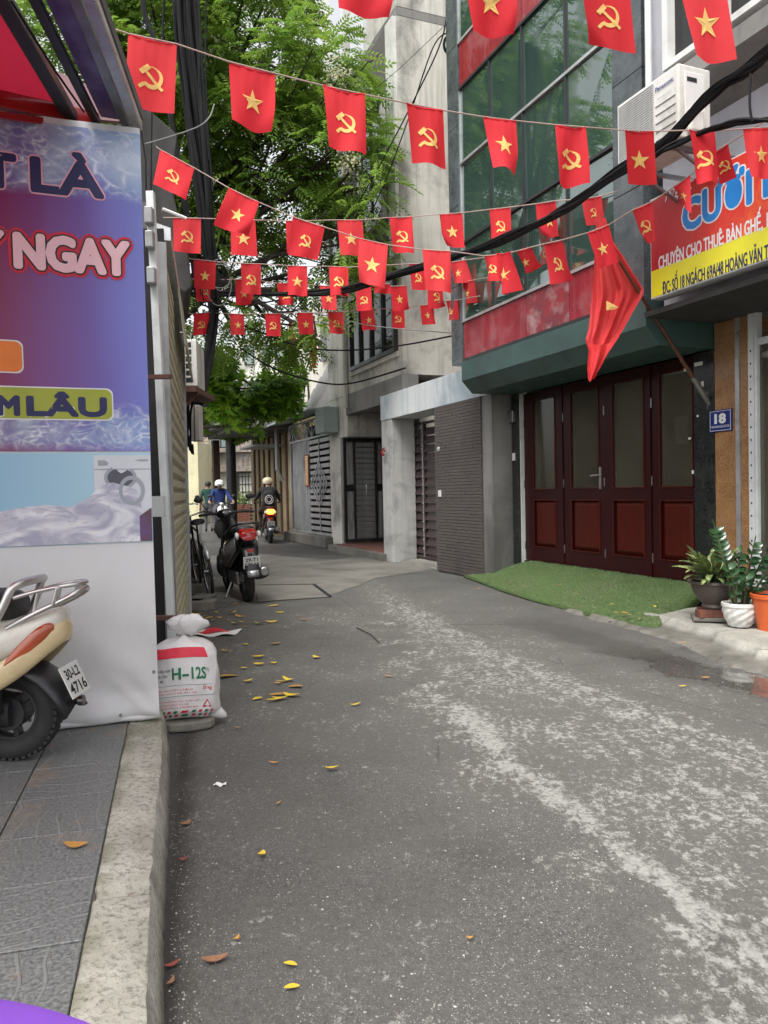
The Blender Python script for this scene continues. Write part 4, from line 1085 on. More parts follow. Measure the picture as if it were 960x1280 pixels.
    s = root('red_scroll', 'narrow vertical red paper scroll with gold characters on the grey gate', 'scroll', R, px_, y-.03, z0)
    mb = MB(); mb.box(px_-.13, px_+.13, y-.034, y-.022, z0, z1); mb.tube([(px_-.15, y-.03, z0), (px_+.15, y-.03, z0)], .012, 6); mb.tube([(px_-.15, y-.03, z1), (px_+.15, y-.03, z1)], .012, 6); mb.build('paper', M['red_paint'], s)
    mb = MB()
    for i, ch in enumerate('福星高照'): text(mb, ch, px_-.08, px_+.08, z1-(z1-z0)*(.22+.23*i), (z1-z0)*.13, y-.036)
    mb.build('lettering', M['flag_yellow'], s)
M['fascia_pale'] = mat('fascia_pale', (.34, .42, .40), (.26, .33, .32), .6, scale=2, dirt=(.15, .16, .15), dscale=2, damt=.5, streak=.3)
house5()

def far_right():
    H = root('cream_house', 'cream walled house with dark canopy on a black post past the grey gate', 'house', R, -17, 1.5, 0)
    mb = MB(); mb.box(-20.0, -14.75, .8, 9, 0, 3.7); mb.build('wall', M['ochre_board'], H)
    k = 0
    x = -19.6
    while x < -14.9:
        mb = MB(); mb.box(x, x+.50, .70, .79, .15, 2.9); mb.build('shutter_board', M['ochre_board'], H, bevel=.01)
        mb = MB(); mb.box(x+.51, x+.60, .66, .79, .1, 2.95); mb.build('door_post', M['rust'], H); x += .66; k += 1
    # canopy with stepped grey edge
    mb = MB(); mb.box(-19.2, -14.7, -.75, .79, 3.0, 3.12); mb.build('canopy', M['render_grey'], H)
    mb = MB(); mb.prism([(-19.9, -1.0, 3.125), (-19.9, -1.0, 3.55), (-19.9, .79, 3.75), (-19.9, .79, 3.125)], (4.6, 0, 0)); mb.build('canopy_edge', M['plaster_dark'], H)
    mb = MB(); mb.tube([(-18.6, -.15, 0), (-18.6, -.15, 3.0)], .16, 10); mb.build('post', M['black_metal'], H, smooth=True)
    mb = MB(); mb.box(-19.7, -19.4, -.55, -.35, 0, 3.0); mb.build('post', M['wood_dark'], H)
    mb = MB(); mb.tube([(-15.2, .45, 3.0), (-15.2, .45, 1.9), (-15.2, .6, 1.6)], .05, 8); mb.build('drain_pipe', M['gate_grey'], H)
    mb = MB(); mb.box(-17.0, -15.2, -.2, .65, 2.55, 2.6); mb.build('small_awning', M['gate_grey'], H)
    s = root('street_stone', 'rounded grey stone at the foot of the cream shutters', 'stone', R, -15.4, .2, 0)
    mb = MB(); mb.ball((-15.4, .2, .12), .2, 12, 8, (1, .8, .75)); mb.build('stone', M['stone'], s, smooth=True)
    # plain concrete block rising behind
    B = root('grey_block', 'plain pale concrete building rising behind the chequered awning', 'building', R, -17, 5, 0)
    mb = MB(); mb.box(-21, -14.6, 2.4, 9, 3.76, 7.2); mb.build('wall', M['plaster'], B)
    mb = MB(); mb.box(-16.9, -15.9, 2.32, 2.39, 5.2, 6.4); mb.build('window', M['glass_dark'], B)
far_right()

def end_building():
    Y = 36.0
    def p(px, py, dy=0): v = at(px, py, Y+dy); return v.x, v.z
    H = root('marble_house', 'house faced in brown marble with dark upstairs window across the end of the lane', 'house', W, at(285, 600, Y).x, Y, 0)
    def slab(n, m, a, b, c, d, y0, y1, par=H, bev=0):
        xa, za = p(a, c); xb, zb = p(b, d); mb = MB(); mb.box(xa, xb, Y+y0, Y+y1, zb, za); return mb.build(n, M[m], par, bevel=bev)
    def grid_panels(a, b, c, d, nx, nz):
        xa, za = p(a, c); xb, zb = p(b, d); me = None
        for i in range(nx):
            for j in range(nz):
                mb = MB(); w_ = (xb-xa)/nx; h = (za-zb)/nz
                mb.box(xa+i*w_+.008, xa+(i+1)*w_-.008, Y-.03, Y+.01, zb+j*h+.008, zb+(j+1)*h-.008); mb.build('marble_panel', M['marble_brown'], H)
    xa, za = p(246, 508); xb, zb = p(345, 652)
    mb = MB(); mb.box(xa, xb, Y+.011, Y+7, -.0, za-.02); mb.build('wall', M['plaster_dark'], H)
    grid_panels(246, 264, 520, 648, 1, 8); grid_panels(264, 318, 565, 585, 4, 1); grid_panels(290, 322, 512, 562, 3, 3)
    slab('cornice', 'plaster', 244, 322, 503, 508, -.25, .3)
    f = slab('window_frame', 'frame_dark', 263, 289, 519, 560, -.06, .0)
    for i in range(2):
        a = 264+i*12.5; slab('pane', 'glass_green', a, a+11.5, 521, 558.5, -.075, -.061, f)
    slab('ledge', 'marble_brown', 264, 318, 561, 565, -.3, .0); slab('ledge', 'marble_brown', 264, 318, 584, 589, -.35, .0)
    slab('rolling_door', 'plaster', 265, 289, 590, 648, -.02, .0)
    slab('door_post', 'red_paint', 289.5, 297, 594, 640, -.25, -.02)
    slab('pane', 'plaster', 298, 316, 592, 636, -.03, -.005)
    g = MB()
    for i in range(5):
        x, _ = p(299+i*4, 600); _, z0 = p(300, 637); _, z1 = p(300, 592); g.box(x-.015, x+.015, Y-.09, Y-.06, z0, z1)
    for j in range(5):
        x0, z = p(298, 596+j*9.5); x1, _ = p(316, 600); g.box(x0, x1, Y-.06, Y-.04, z-.015, z+.015)
    g.build('window_bars', M['frame_dark'], H)
    # brick planter
    P = root('brick_planter', 'low red brick planter with small shrubs under the barred window', 'planter', W, at(305, 640, Y-1).x, Y-1.2, 0)
    a, b = p(290, 640)[0], p(319, 640)[0]
    bm = MB(); bm.box(-.115, .115, -.05, .05, -.033, .033); me = bm.mesh('brick', M['brick']); r = 0; z = .04
    mb = MB(); mb.box(a, b, Y-1.19, Y-.4, 0, .78); mb.build('core', M['grout'], P)
    while z < .8:
        x = a+.1+(.12 if r % 2 else 0)
        while x < b: newobj('brick', me, P, (x, Y-1.21, z)); x += .245
        z += .08; r += 1
    random.seed(6)
    for q, xx in enumerate((a+.3, b-.35)):
        s = root('potted_shrub', ('dark leafy shrub at the left end of the red brick planter', 'rounder shrub at the right end of the red brick planter')[q], 'shrub', W, xx, Y-.8, .78)
        mb = MB()
        for k in range(150):
            d = Vector((random.gauss(0, .17), random.gauss(0, .14), abs(random.gauss(.2, .22)))); c = Vector((xx, Y-.8, .78))+d
            u = Vector((random.uniform(-1, 1), random.uniform(-1, 1), random.uniform(-.5, 1))).normalized()*.08; v = u.cross(Vector((0, 0, 1))).normalized()*.03
            mb.poly([c-u, c+v, c+u, c-v])
        mb.build('foliage', M['leaf_green'], s); mb = MB(); mb.tube([(xx, Y-.8, .78), (xx, Y-.8, 1.1)], .02, 6); mb.build('stem', M['bark'], s)
    # yellow house at the left end
    L = root('yellow_house', 'plain yellow wall of a house left of the marble house', 'house', W, at(240, 600, 33).x, 33, 0)
    mb = MB(); xa = at(205, 600, 33).x; xb = at(248, 600, 33).x; zt = at(240, 552, 33).z; mb.box(xa-6, xb, 33, 40, 0, zt); mb.build('wall', M['cream_wall'], L)
    mb = MB(); xb2 = at(226, 600, 33).x; mb.box(xa-3, xb2, 32.9, 32.99, 1.0, 2.2); mb.build('window', M['glass_dark'], L)
    # far pale building with balcony seen over the branches
    F = root('far_building', 'pale far building with balcony seen above the low green branches', 'building', W, at(320, 450, 55).x, 55, 0)
    a, z1 = at(296, 425, 55).x, at(296, 425, 55).z; b = at(352, 430, 55).x
    mb = MB(); mb.box(a, b, 55, 62, 0, z1); mb.build('wall', M['plaster'], F)
    for i in range(3):
        for j in range(3):
            xa = a+.5+i*1.1; za = z1-1.8-j*2.6
            mb = MB(); mb.box(xa, xa+.7, 54.9, 54.99, za, za+1.4); f = mb.build('window', M['frame_dark'], F)
            mb = MB(); mb.box(xa+.06, xa+.64, 54.87, 54.895, za+.06, za+1.34); mb.build('pane', M['glass_green'], f)
        mb = MB(); mb.box(a-.3, b+.3, 54.2, 54.86, z1-3.0-i*2.6, z1-2.8-i*2.6); mb.build('balcony_slab', M['white_paint'], F)
end_building()

# ------------------------------------------------------------------ left side: banner, awning, shutter, house behind
M['ink_pale'] = mat('ink_pale', (.80, .52, .56), (.76, .46, .50), .5)
def banner():
    x1 = -.015; x0 = -2.6; zt = 3.03; zb = .165
    t = root('advertising_banner', 'tall purple and white laundry advertising banner stretched on a frame', 'banner', BN, -1.0, 0, .15)
    def e(x, z):    # gentle waves in the sheet, a pulled fold at the lower right corner, small lean
        y = .006*math.sin(x*5+z*1.3) + .002*math.sin(x*31)*(1 if z > 1.4 else .4)
        d = math.hypot(x-x1, z-zb)
        if z < .75: y += .012*math.sin((x+z*1.1)*16)*max(0, (.75-z))*1.2*(1 if x > -.9 else .3)
        if z < .30: y -= .030*(.30-z)/.14*min(1, (z-zb+.02)/.05) if z < .20 else .030*(.30-z)/.14*.9
        if d < .42 and z < .6:
            th = math.atan2(z-zb, x1-x+.001); y -= .016*(1-d/.42)*abs(math.sin(th*3.4+.3))**2*min(1, d*14)
            y -= .020*math.exp(-((z-zb-.9*(x1-x))/.035)**2)*max(0, 1-d/.36)
        return y
    lean = lambda z: -(z-.15)*.004
    s = NT('banner_white'); n = s.noise(1.2, 5, .6); s.set('Base Color', s.mix(s.ramp(n, .35, .65), (.60, .60, .605), (.54, .54, .55))); s.set('Roughness', .42); sm_ = s.math('MULTIPLY', s.ramp(s.noise(1.6, 7, .7, s.mapping(s.tc, (1, 1, .6))), .5, .75), .5); s.set('Base Color', s.mix(sm_, s.mix(s.ramp(n, .35, .65), (.66, .66, .665), (.60, .60, .61)), (.45, .44, .43))); s.bump(s.math('ADD', s.noise(14, 4), s.math('MULTIPLY', s.noise(2.5, 3), 3.0)), .12, .012)
    nx, nz = 150, 150
    mb = MB(); mb.grid(lambda u, v: (x0+(x1-x0)*u+lean(zb+(zt-zb)*v), e(x0+(x1-x0)*u, zb+(zt-zb)*v), zb+(zt-zb)*v), nx, nz); mb.build('sheet', s.m, t, smooth=True, angle=0)
    mb = MB(); mb.box(x0, x1-.01, .022, .05, zb+.02, zb+.05); mb.box(x0, x1-.01, .022, .05, zt-.06, zt-.03); mb.box(x1-.05, x1-.02, .022, .05, zb+.05, zt-.06); mb.box(-1.3, -1.27, .022, .05, zb+.05, zt-.06); mb.build('frame', M['steel'], t)
    # hem roll along the foot and the bunched corner
    mb = MB(); mb.tube([(x0+(x1-x0)*i/30, -.006+.004*math.sin(i*1.7), zb+.004+.003*math.sin(i*2.3)) for i in range(31)], .016, 8); mb.build('hem', s.m, t, smooth=True)
    for x, z in ((x1-.18, zb+.03), (x1-.58, zb+.05), (x1-.02, zb+.22), (x1-.05, zt-.05)):
        mb = MB(); mb.lathe([(.008, 0), (.006, -.006)], 8, (x, e(x, z)-.001, z), 'Y'); mb.build('screw', M['steel'], t)
    # printed field: blue-purple print with foam, awning's red light painted in at left
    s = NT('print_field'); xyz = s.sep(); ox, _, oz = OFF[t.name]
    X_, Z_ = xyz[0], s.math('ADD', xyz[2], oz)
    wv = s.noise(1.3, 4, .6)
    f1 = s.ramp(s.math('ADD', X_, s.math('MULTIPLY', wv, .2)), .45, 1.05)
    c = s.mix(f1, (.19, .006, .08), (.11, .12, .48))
    c = s.mix(s.math('MULTIPLY', s.ramp(s.math('ADD', X_, s.math('MULTIPLY', wv, .2)), .85, 1.1), .35), c, (.26, .30, .60))
    vd = s.mapping(s.tc, (1, 1, 1.7)); nv = s.n.new('ShaderNodeVectorMath'); nv.operation = 'ADD'
    nz_ = s.n.new('ShaderNodeTexNoise'); nz_.inputs['Scale'].default_value = 6; s.l.new(s.tc, nz_.inputs[0]); sc_ = s.n.new('ShaderNodeVectorMath'); sc_.operation = 'SCALE'; sc_.inputs['Scale'].default_value = .18
    s.l.new(nz_.outputs['Color'], sc_.inputs[0]); s.l.new(vd, nv.inputs[0]); s.l.new(sc_.outputs[0], nv.inputs[1])
    v1 = s.voro(7, nv.outputs[0], 'DISTANCE_TO_EDGE'); v2 = s.voro(17, nv.outputs[0], 'DISTANCE_TO_EDGE')
    fm = s.noise(7, 5, .7); foam = s.math('MAXIMUM', s.math('MULTIPLY', s.ramp(v1, .22, .0), s.ramp(fm, .35, .6)), s.math('MULTIPLY', s.ramp(v2, .30, .0), s.ramp(fm, .62, .4)))
    foam = s.math('POWER', foam, 2.2)
    wob2 = s.math('MULTIPLY', s.math('SUBTRACT', s.noise(4, 4), .5), .12)
    Zw = s.math('ADD', Z_, wob2)
    top = s.ramp(Zw, 2.66, 2.72); low = s.math('MULTIPLY', s.ramp(Zw, 1.70, 1.62), s.ramp(Z_, 1.46, 1.52))
    reg = s.math('MAXIMUM', top, low)
    c = s.mix(s.math('MULTIPLY', reg, .55), c, s.mix(s.ramp(s.noise(3, 4), .4, .6), (.10, .16, .42), (.35, .55, .66)))
    c = s.mix(s.math('MULTIPLY', s.math('MULTIPLY', foam, reg), .85), c, (.72, .74, .80))
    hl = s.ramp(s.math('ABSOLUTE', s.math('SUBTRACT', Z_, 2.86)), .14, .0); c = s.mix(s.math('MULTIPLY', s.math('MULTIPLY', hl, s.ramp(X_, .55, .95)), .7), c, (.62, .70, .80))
    s.set('Base Color', c); s.set('Roughness', .36)
    def skin(name, x0_, x1_, z0_, z1_, m, off=.004, nx=50, nz=40, fn=None):
        mb = MB(); mb.grid(lambda u, v: (x0_+(x1_-x0_)*u+lean(z0_+(z1_-z0_)*v), e(x0_+(x1_-x0_)*u, z0_+(z1_-z0_)*v)-off, z0_+(z1_-z0_)*v), nx, nz); return mb.build(name, m, t, smooth=True, angle=0, )
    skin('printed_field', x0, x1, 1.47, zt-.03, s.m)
    def on(off): return lambda x, z: (x+lean(z), e(x, z)-off, z)
    def px(a, b): return BN.hit(a, b, -.005)
    # lettering on the banner; each word with its outlines
    def word(s_, pa, pb, hp, layers, prev=None, bold=0.0, gap=.05, pw=None, dip=0):
        (xa, za), (xb, zb_) = px(*pa), px(*pb); z_ = (za+zb_)/2
        for i, (bo, mm) in enumerate(layers):
            f0 = lambda x, z, e_=0, o=.006+.0012*i: (x+lean(z), e(x, z)-o-e_, z)
            mb = MB(); fat(mb, s_, xa, xb, z_, hp, 0, bo, f0)
            if prev: fat(mb, prev, xa-gap-pw, xa-gap, z_, hp, 0, bo, f0)
            mb.build('lettering', M[mm], t)
    word('LÀ', (44, 238), (131, 246), .155, ((.017, 'ink_pink'), (.010, 'ink_navy')), 'GIẶT', pw=.50, gap=.075)
    word('NGAY', (23, 333), (163, 343), .155, ((.031, 'ink_red'), (.019, 'ink_black'), (.0115, 'ink_pale')), 'LẤY', pw=.36, gap=.055)
    # lime plaque
    def plaque(name, pa, pb, m, r=.03):
        (xa, z1), (xb, z0) = px(*pa), px(*pb)
        for g, mm in ((0, 'ink_white'), (.006, m)):
            f = on(.0055 + g*.2); mb = MB(); X = [xa+g+(r*(1-math.cos(k*PI/12))) for k in range(7)] + [xa+r+(xb-xa-2*r)*k/20 for k in range(1, 20)] + [xb-g-(r*(1-math.cos(k*PI/12))) for k in range(6, -1, -1)]
            def hh(x):
                d = max(0, r-min(x-xa-g, xb-g-x)); return (z1-z0)/2-g-(r-math.sqrt(max(0, r*r-d*d)))
            zc = (z0+z1)/2; mb.rings([[f(x, zc-hh(x)+2*hh(x)*j/6) for j in range(7)] for x in X], False, False); mb.build(name, M[mm], t)
    (xa, _) = px(144, 480)
    plaque('lime_plaque', (-170, 478), (144, 526), 'ink_lime'); plaque('orange_plaque', (-150, 418), (32, 467), 'ink_orange')
    word('LÂU', (37, 517), (134, 521), .085, ((.012, 'ink_white'), (.0075, 'ink_navy')), 'THƠM', pw=.36, gap=.04)
    # photo strip: blue wall, washing machine, duvet
    s = NT('print_photo'); xyz = s.sep(); c = s.mix(s.ramp(xyz[0], -.2, .75), (.16, .34, .52), (.36, .56, .68)); s.set('Base Color', c); s.set('Roughness', .36)
    skin('photo_strip', x0, x1, 1.028, 1.463, s.m)
    (mx0, mz1) = px(118, 569); mx1 = x1-.002; mz0 = 1.05
    def flat(name, pts, m, off):
        f = on(off); mb = MB(); c = (sum(p[0] for p in pts)/len(pts), sum(p[1] for p in pts)/len(pts)); P_ = [f(*p) for p in pts]
        mb.add([f(*c)]+P_, [(0, i+1, (i+1) % len(P_)+1) for i in range(len(P_))]); return mb.build(name, m if not isinstance(m, str) else M[m], t)
    mw = mat('print_white', (.62, .64, .68), (.55, .57, .62), .4)
    flat('washing_machine', [(mx0, mz0), (mx1, mz0), (mx1, mz1), (mx0, mz1)], mw, .0052)
    gl = mat('print_grey', (.34, .36, .40), (.28, .30, .34), .4)
    for a, b, c_, d in ((.02, .11, .025, .05), (.14, .26, .02, .03)): flat('control_panel', [(mx0+a, mz1-d), (mx0+min(b, mx1-mx0-.01), mz1-d), (mx0+min(b, mx1-mx0-.01), mz1-c_), (mx0+a, mz1-c_)], gl, .0062)
    flat('panel_line', [(mx0, mz1-.070), (mx1, mz1-.070), (mx1, mz1-.066), (mx0, mz1-.066)], gl, .0064)
    def ringpts(cx, cz, r, sq=1): return [(cx+r*math.cos(2*PI*k/28), cz+r*sq*math.sin(2*PI*k/28)) for k in range(28)]
    (dx, dz) = px(152, 597); (hx, hz) = px(166, 613)
    flat('drum_opening', ringpts(dx, dz, .075, .8), gl, .0066); flat('drum_opening', ringpts(dx, dz, .06, .75), mat('print_dark', (.10, .10, .13)), .0070)
    # duvet: soft folds as print
    s = NT('print_duvet'); v = s.mapping(s.tc, (2.2, 1, 5)); n = s.noise(2.2, 3, .5, v, 1.5); n2 = s.noise(5, 3, .5, v, 2.0)
    c = s.mix(s.ramp(n, .36, .64), (.36, .36, .46), (.70, .70, .74)); c = s.mix(s.ramp(n2, .56, .68, 0, .5), c, (.27, .27, .38)); s.set('Base Color', c); s.set('Roughness', .4)
    top = [(0, 640), (30, 634), (60, 631), (90, 634), (112, 622), (128, 606), (142, 603), (158, 607), (172, 612), (180, 640), (177, 676)]
    pts = [(-2.55, 1.031)] + [(-2.55, px(0, 640)[1])] + [px(a, b) for a, b in top]; pts[-1] = (pts[-1][0], 1.031)
    f = on(.0076); mb = MB()
    for i in range(1, len(pts)-2):
        (a, za), (b, zb_) = pts[i], pts[i+1]; mb.poly([f(a, 1.031), f(b, 1.031), f(b, zb_), f(a, za)])
    mb.build('duvet', s.m, t)
    mb = MB(); f = on(.0088); n = 30
    for k in range(n):
        a, b = 2*PI*k/n, 2*PI*(k+1)/n
        mb.poly([f(hx+.060*math.cos(a), hz+.072*math.sin(a)), f(hx+.060*math.cos(b), hz+.072*math.sin(b)), f(hx+.043*math.cos(b), hz+.052*math.sin(b)), f(hx+.043*math.cos(a), hz+.052*math.sin(a))])
    mb.build('machine_door', gl, t)
    bx_, bz = px(184, 660); flat('wicker_basket', [(bx_-.03, 1.032), (x1-.004, 1.032), (x1-.004, bz+.10), (bx_-.03, bz+.06)], mat('print_wicker', (.10, .05, .04), (.12, .06, .20), .5, scale=20), .0092)
banner()

def awning():
    E1 = at(171, 163, 3.86); E2 = at(112, 0, 2.88)
    d = (E2-E1); d.z = 0; d.normalize()
    t = root('shop_awning', 'red shop awning with steel edge rails and a printed purple valance', 'awning', W, E1.x, E1.y, 2.9)
    side = Vector((-1, 0, 0))
    far = E1 - d*.02; nearp = E1 + d*3.6
    # outer rails
    for k, (o, z, w_, m) in enumerate(((0, .03, .05, 'alu'), (-.055, .045, .045, 'steel'), (-.20, .05, .04, 'frame_dark'), (-.30, .03, .06, 'frame_dark'))):
        mb = MB(); mb.bar(far+Vector((o, 0, z)), nearp+Vector((o*1.25, 0, z)), w_, w_*.9); mb.build('rail', M[m], t, bevel=.006)
    # printed valance between the rails, tilted
    a, b = far+Vector((-.07, 0, .06)), nearp+Vector((-.09, 0, .06)); c, e = b+Vector((-.12, 0, .02)), a+Vector((-.11, 0, .02))
    mb = MB(); mb.prism([a, b, c, e], (0, 0, .01)); mb.build('valance', mat('valance', (.10, .05, .17), (.16, .14, .34), .4, scale=5, dirt=(.3, .2, .3), dscale=6), t)
    # outer face, red and purple sign fabric above
    mb = MB(); a = far+Vector((.03, 0, .06)); b = nearp+Vector((.03, 0, .06)); mb.prism([a, b, b+Vector((0, 0, .05)), a+Vector((0, 0, .05))], (-.02, 0, 0)); mb.build('side_face', M['render_grey'], t)
    # red fabric
    s = NT('red_fabric'); n = s.noise(3.5, 4, .6); c_ = s.mix(s.ramp(n, .35, .65), (.26, .014, .035), (.16, .010, .022)); s.set('Base Color', c_); s.set('Roughness', .8)
    tr = s.n.new('ShaderNodeBsdfTranslucent'); tr.inputs['Color'].default_value = (.80, .03, .08, 1); mx = s.n.new('ShaderNodeMixShader'); mx.inputs[0].default_value = .16
    s.l.new(s.p.outputs[0], mx.inputs[1]); s.l.new(tr.outputs[0], mx.inputs[2]); s.l.new(mx.outputs[0], s.out.inputs['Surface'])
    f0 = far+Vector((-.30, 0, .06)); n0 = nearp+Vector((-.36, 0, .06))
    mb = MB()
    def fn(u, v):
        p = f0.lerp(n0, v); q = p + Vector((-3.2, 0, .75)); r_ = p.lerp(q, u); r_.z += .02*math.sin(v*22)*(1-u*.2) - .05*math.sin(u*PI); return r_
    mb.grid(fn, 24, 40); mb.build('fabric', s.m, t, smooth=True, angle=0)
    # far gable: dark fill above the banner and the red bar
    g0 = at(122, 152, 3.90); g1 = at(-60, 112, 3.3)
    mb = MB(); mb.bar(g0, g1, .05, .075); mb.build('cross_bar', M['red_paint'], t, bevel=.006)
    mb = MB(); mb.bar(g0+Vector((.05, .02, -.04)), g1+Vector((0, .02, -.07)), .02, .03); mb.build('cross_bar', M['red_paint'], t)
    # back screen between bar and fabric
    A = g0+Vector((.12, .05, .02)); B = g1+Vector((-1.6, -.2, .02)); zt_ = 1.0
    mb = MB(); mb.prism([A, B, B+Vector((0, 0, .95)), A+Vector((.0, 0, .10))], (0, .03, 0)); mb.build('gable_screen', mat('gable', (.30, .18, .19), (.22, .13, .14), .8, scale=2), t)
    mb = MB(); mb.tube([at(13, 0, 2.7), at(70, 90, 3.1), at(105, 140, 3.6)], .005, 5); mb.build('tie_wire', M['cable'], t)
awning()

def left_houses():
    # rolling shutter with its frame, behind the banner
    H = root('shutter_house', 'single storey shop with a cream slatted shutter standing right behind the banner', 'house', LF, -1.9, .5, 0)
    xa, xb = LF.X(215, 640), 0.0; zt = 2.86
    mb = MB(); mb.box(xa+.1, xb+.02, .10, 4, zt-.1, 3.15); mb.box(xb-.12, xb+.02, .10, 4, 0, zt-.11); mb.box(xa-.2, xb-.13, 3.5, 4, 0, zt-.11); mb.build('wall', M['render_grey'], H)
    sh = MB(); sh.box(xb-.06, xb+.0, -.03, .06, 0, zt); shp = sh.build('shutter', M['gate_grey'], H)
    sm = MB(); wd = xb-.06-xa; prof = [(-.0, -.05), (-.028, -.03), (-.028, .018), (0, .035), (.006, .05), (.012, .05), (.006, .035), (-.018, .018), (-.018, -.03), (.01, -.05)]
    sm.prism([(-wd/2, a, b) for a, b in prof], (wd, 0, 0)); me = sm.mesh('slat', M['cream_slat'])
    z = .06; 
    while z < zt-.05:
        o = newobj('slat', me, shp); o.location = Vector(((xa+xb-.06)/2, .02, z)) - OFF[H.name]; z += .0985
    mb = MB(); mb.box(xa-.03, xa, -.012, .06, .0, zt); mb.build('guide_rail', M['steel'], H)
    # sloped flashing over the shutter and the folded sheet
    mb = MB(); mb.prism([(xa, -.04, zt+.02), (xa, .09, zt+.02), (xa, .09, zt+.14), (xa, -.04, zt+.10)], (xb-xa+.02, 0, 0)); mb.build('flashing', M['alu'], H)
    mb = MB()
    for k in range(5):
        x = xb-.1-k*.35; mb.prism([(x, -.05, zt-.05), (x-.3, -.05, zt-.02), (x-.3, -.09, zt-.45), (x, -.11, zt-.5)], (0, .012, 0))
    mb.build('loose_sheet', M['cream_slat'], H)
    # steel post with lugs next to the banner, black gap behind
    p0 = BN.w(.055, .36, .12); p1 = BN.w(.00, .36, 2.95)
    P = root('steel_post', 'pale steel post with clamps standing just behind the banner edge', 'post', W, p0.x, p0.y, .0)
    def seg(a, b, w_, m, n): mb = MB(); mb.bar(a, b, w_); return mb.build(n, M[m], P, bevel=.004)
    q0, q1 = at(216, 776, 4.6), at(188, 240, 4.6)
    q0.z = 0
    seg(q0, q1, .045, 'alu_white', 'post'); 
    for k, (px_, py_) in enumerate(((187, 270), (188, 300), (190, 345))):
        c = at(px_, py_, 4.55); mb = MB(); mb.box(c.x-.025, c.x+.022, c.y-.03, c.y+.03, c.z-.05, c.z+.05); mb.build('clamp', M['gate_grey'], P, bevel=.008)
    for (a, b, c_, m) in ((197, 633, 4.5, 'alu_white'), (205, 471, 4.5, 'rust'), (212, 772, 4.5, 'rust')):
        c = at(a, b, c_); mb = MB(); mb.box(c.x-.06 if m == 'alu_white' else c.x-.10, c.x+.04, c.y-.02, c.y+.02, c.z-(.06 if m == 'alu_white' else .012), c.z+(.06 if m == 'alu_white' else .012)); mb.build('bracket', M[m], P)
    D = root('dark_gap_panel', 'black panel painted in as the shade of the gap behind the steel post', 'screen', W, at(190, 700, 4.95).x, 4.95, 0)  # black panel added where the doorway gap lies in shade
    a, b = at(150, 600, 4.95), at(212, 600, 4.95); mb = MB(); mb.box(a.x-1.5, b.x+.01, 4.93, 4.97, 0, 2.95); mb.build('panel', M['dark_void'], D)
    # next house, set back, dark
    L = root('dark_house', 'dark walled low house set back behind the shutter with an air conditioner shelf', 'house', LF, 2, 1.5, 0)
    mb = MB(); mb.box(.05, 5.2, .16, 3.2, 0, 3.2); mb.build('wall', M['render_grey'], L)
    bm = MB(); bm.box(-.10, .10, -.02, .02, -.045, .045); me = bm.mesh('brick', M['brick_dark'])
    z = .1; r = 0
    while z < 3.1:
        for i in range(5): newobj('brick', me, L, (.2+i*.21+(.1 if r % 2 else 0), .148, z))
        z += .1; r += 1
    # concrete cantilever above the lane edge
    prof = [(146, 105), (196, 145), (222, 168), (214, 232), (236, 322), (240, 358), (232, 366), (206, 352), (196, 330), (178, 330), (150, 300)]
    K = root('concrete_cantilever', 'dark grey concrete balcony underside jutting out above the shutter', 'balcony', W, at(190, 300, 9.6).x, 9.6, at(190, 340, 9.6).z)
    pts = [at(a, b, 9.6) for a, b in prof]; mb = MB(); mb.prism(pts, (-.45, 1.6, 0)); mb.build('slab', M['dark_concrete'], K, bevel=.02)
    mb = MB(); mb.tube([at(168, 110, 9.5), at(182, 200, 9.5), at(184, 300, 9.5)], .012, 5); mb.tube([at(190, 140, 9.5), at(188, 300, 9.5)], .010, 5); mb.build('cable', M['cable'], K)
    # leaning white lamp tube
    T = root('white_tube', 'short white tube lamp sticking out under the concrete balcony', 'tube lamp', W, at(215, 265, 7.5).x, 7.5, at(215, 265, 7.5).z)
    mb = MB(); mb.tube([at(203, 261, 7.5), at(233, 273, 7.6)], .016, 8); mb.build('tube', M['white_plastic'], T)
    # air conditioner on its shelf
    Y = 8.85; a = at(222, 484, Y); b = at(249, 424, Y)
    A = root('air_conditioner', 'small white air conditioner with square side vents on a rusty shelf at left', 'air conditioner', W, a.x, Y, a.z)
    x0, x1, z0, z1 = at(220, 450, Y).x, at(246, 450, Y).x, a.z+.01, b.z
    mb = MB(); sh_ = lambda X: X-.07; mb.prism([(x0, Y, z0), (x1, Y, z0), (x1, Y, z1), (x0, Y, z1)], (-.09, .76, 0)); mb.build('casing', M['dirty_white'], A, bevel=.010)
    for i in range(2):
        for j in range(6):
            cx = x0+.022+i*.088; cz = z0+.04+j*(z1-z0-.05)/6
            mb = MB(); mb.box(cx, cx+.068, Y-.003, Y+.001, cz, cz+(z1-z0)/6*.66); mb.build('vent', M['frame_dark'], A, bevel=.012)
    mb = MB(); mb.box(x0-.12, x1-.0, Y-.08, Y+.9, z0-.075, z0-.01); mb.build('shelf', M['rust'], A)
    mb = MB(); mb.bar((x0-.1, Y+.02, z0-.4), (x1, Y+.02, z0-.08), .03); mb.build('bracket', M['rust'], A)
    # meter box on a pole
    c = at(244, 552, 9.9); B = root('meter_box', 'grey meter box hanging among cables under the left air conditioner', 'meter box', W, c.x, 9.9, c.z)
    x0, x1 = at(238, 552, 9.9).x, at(250, 552, 9.9).x; z0, z1 = at(244, 551, 9.9).z, at(244, 506, 9.9).z
    mb = MB(); mb.box(x0, x1, 9.9, 10.1, z0, z1); mb.build('box', M['plaster'], B, bevel=.008)
    mb = MB(); mb.box((x0+x1)/2-.004, (x0+x1)/2+.004, 9.885, 9.899, z0, z1); mb.build('seam', M['frame_dark'], B)
    mb = MB()
    random.seed(12)
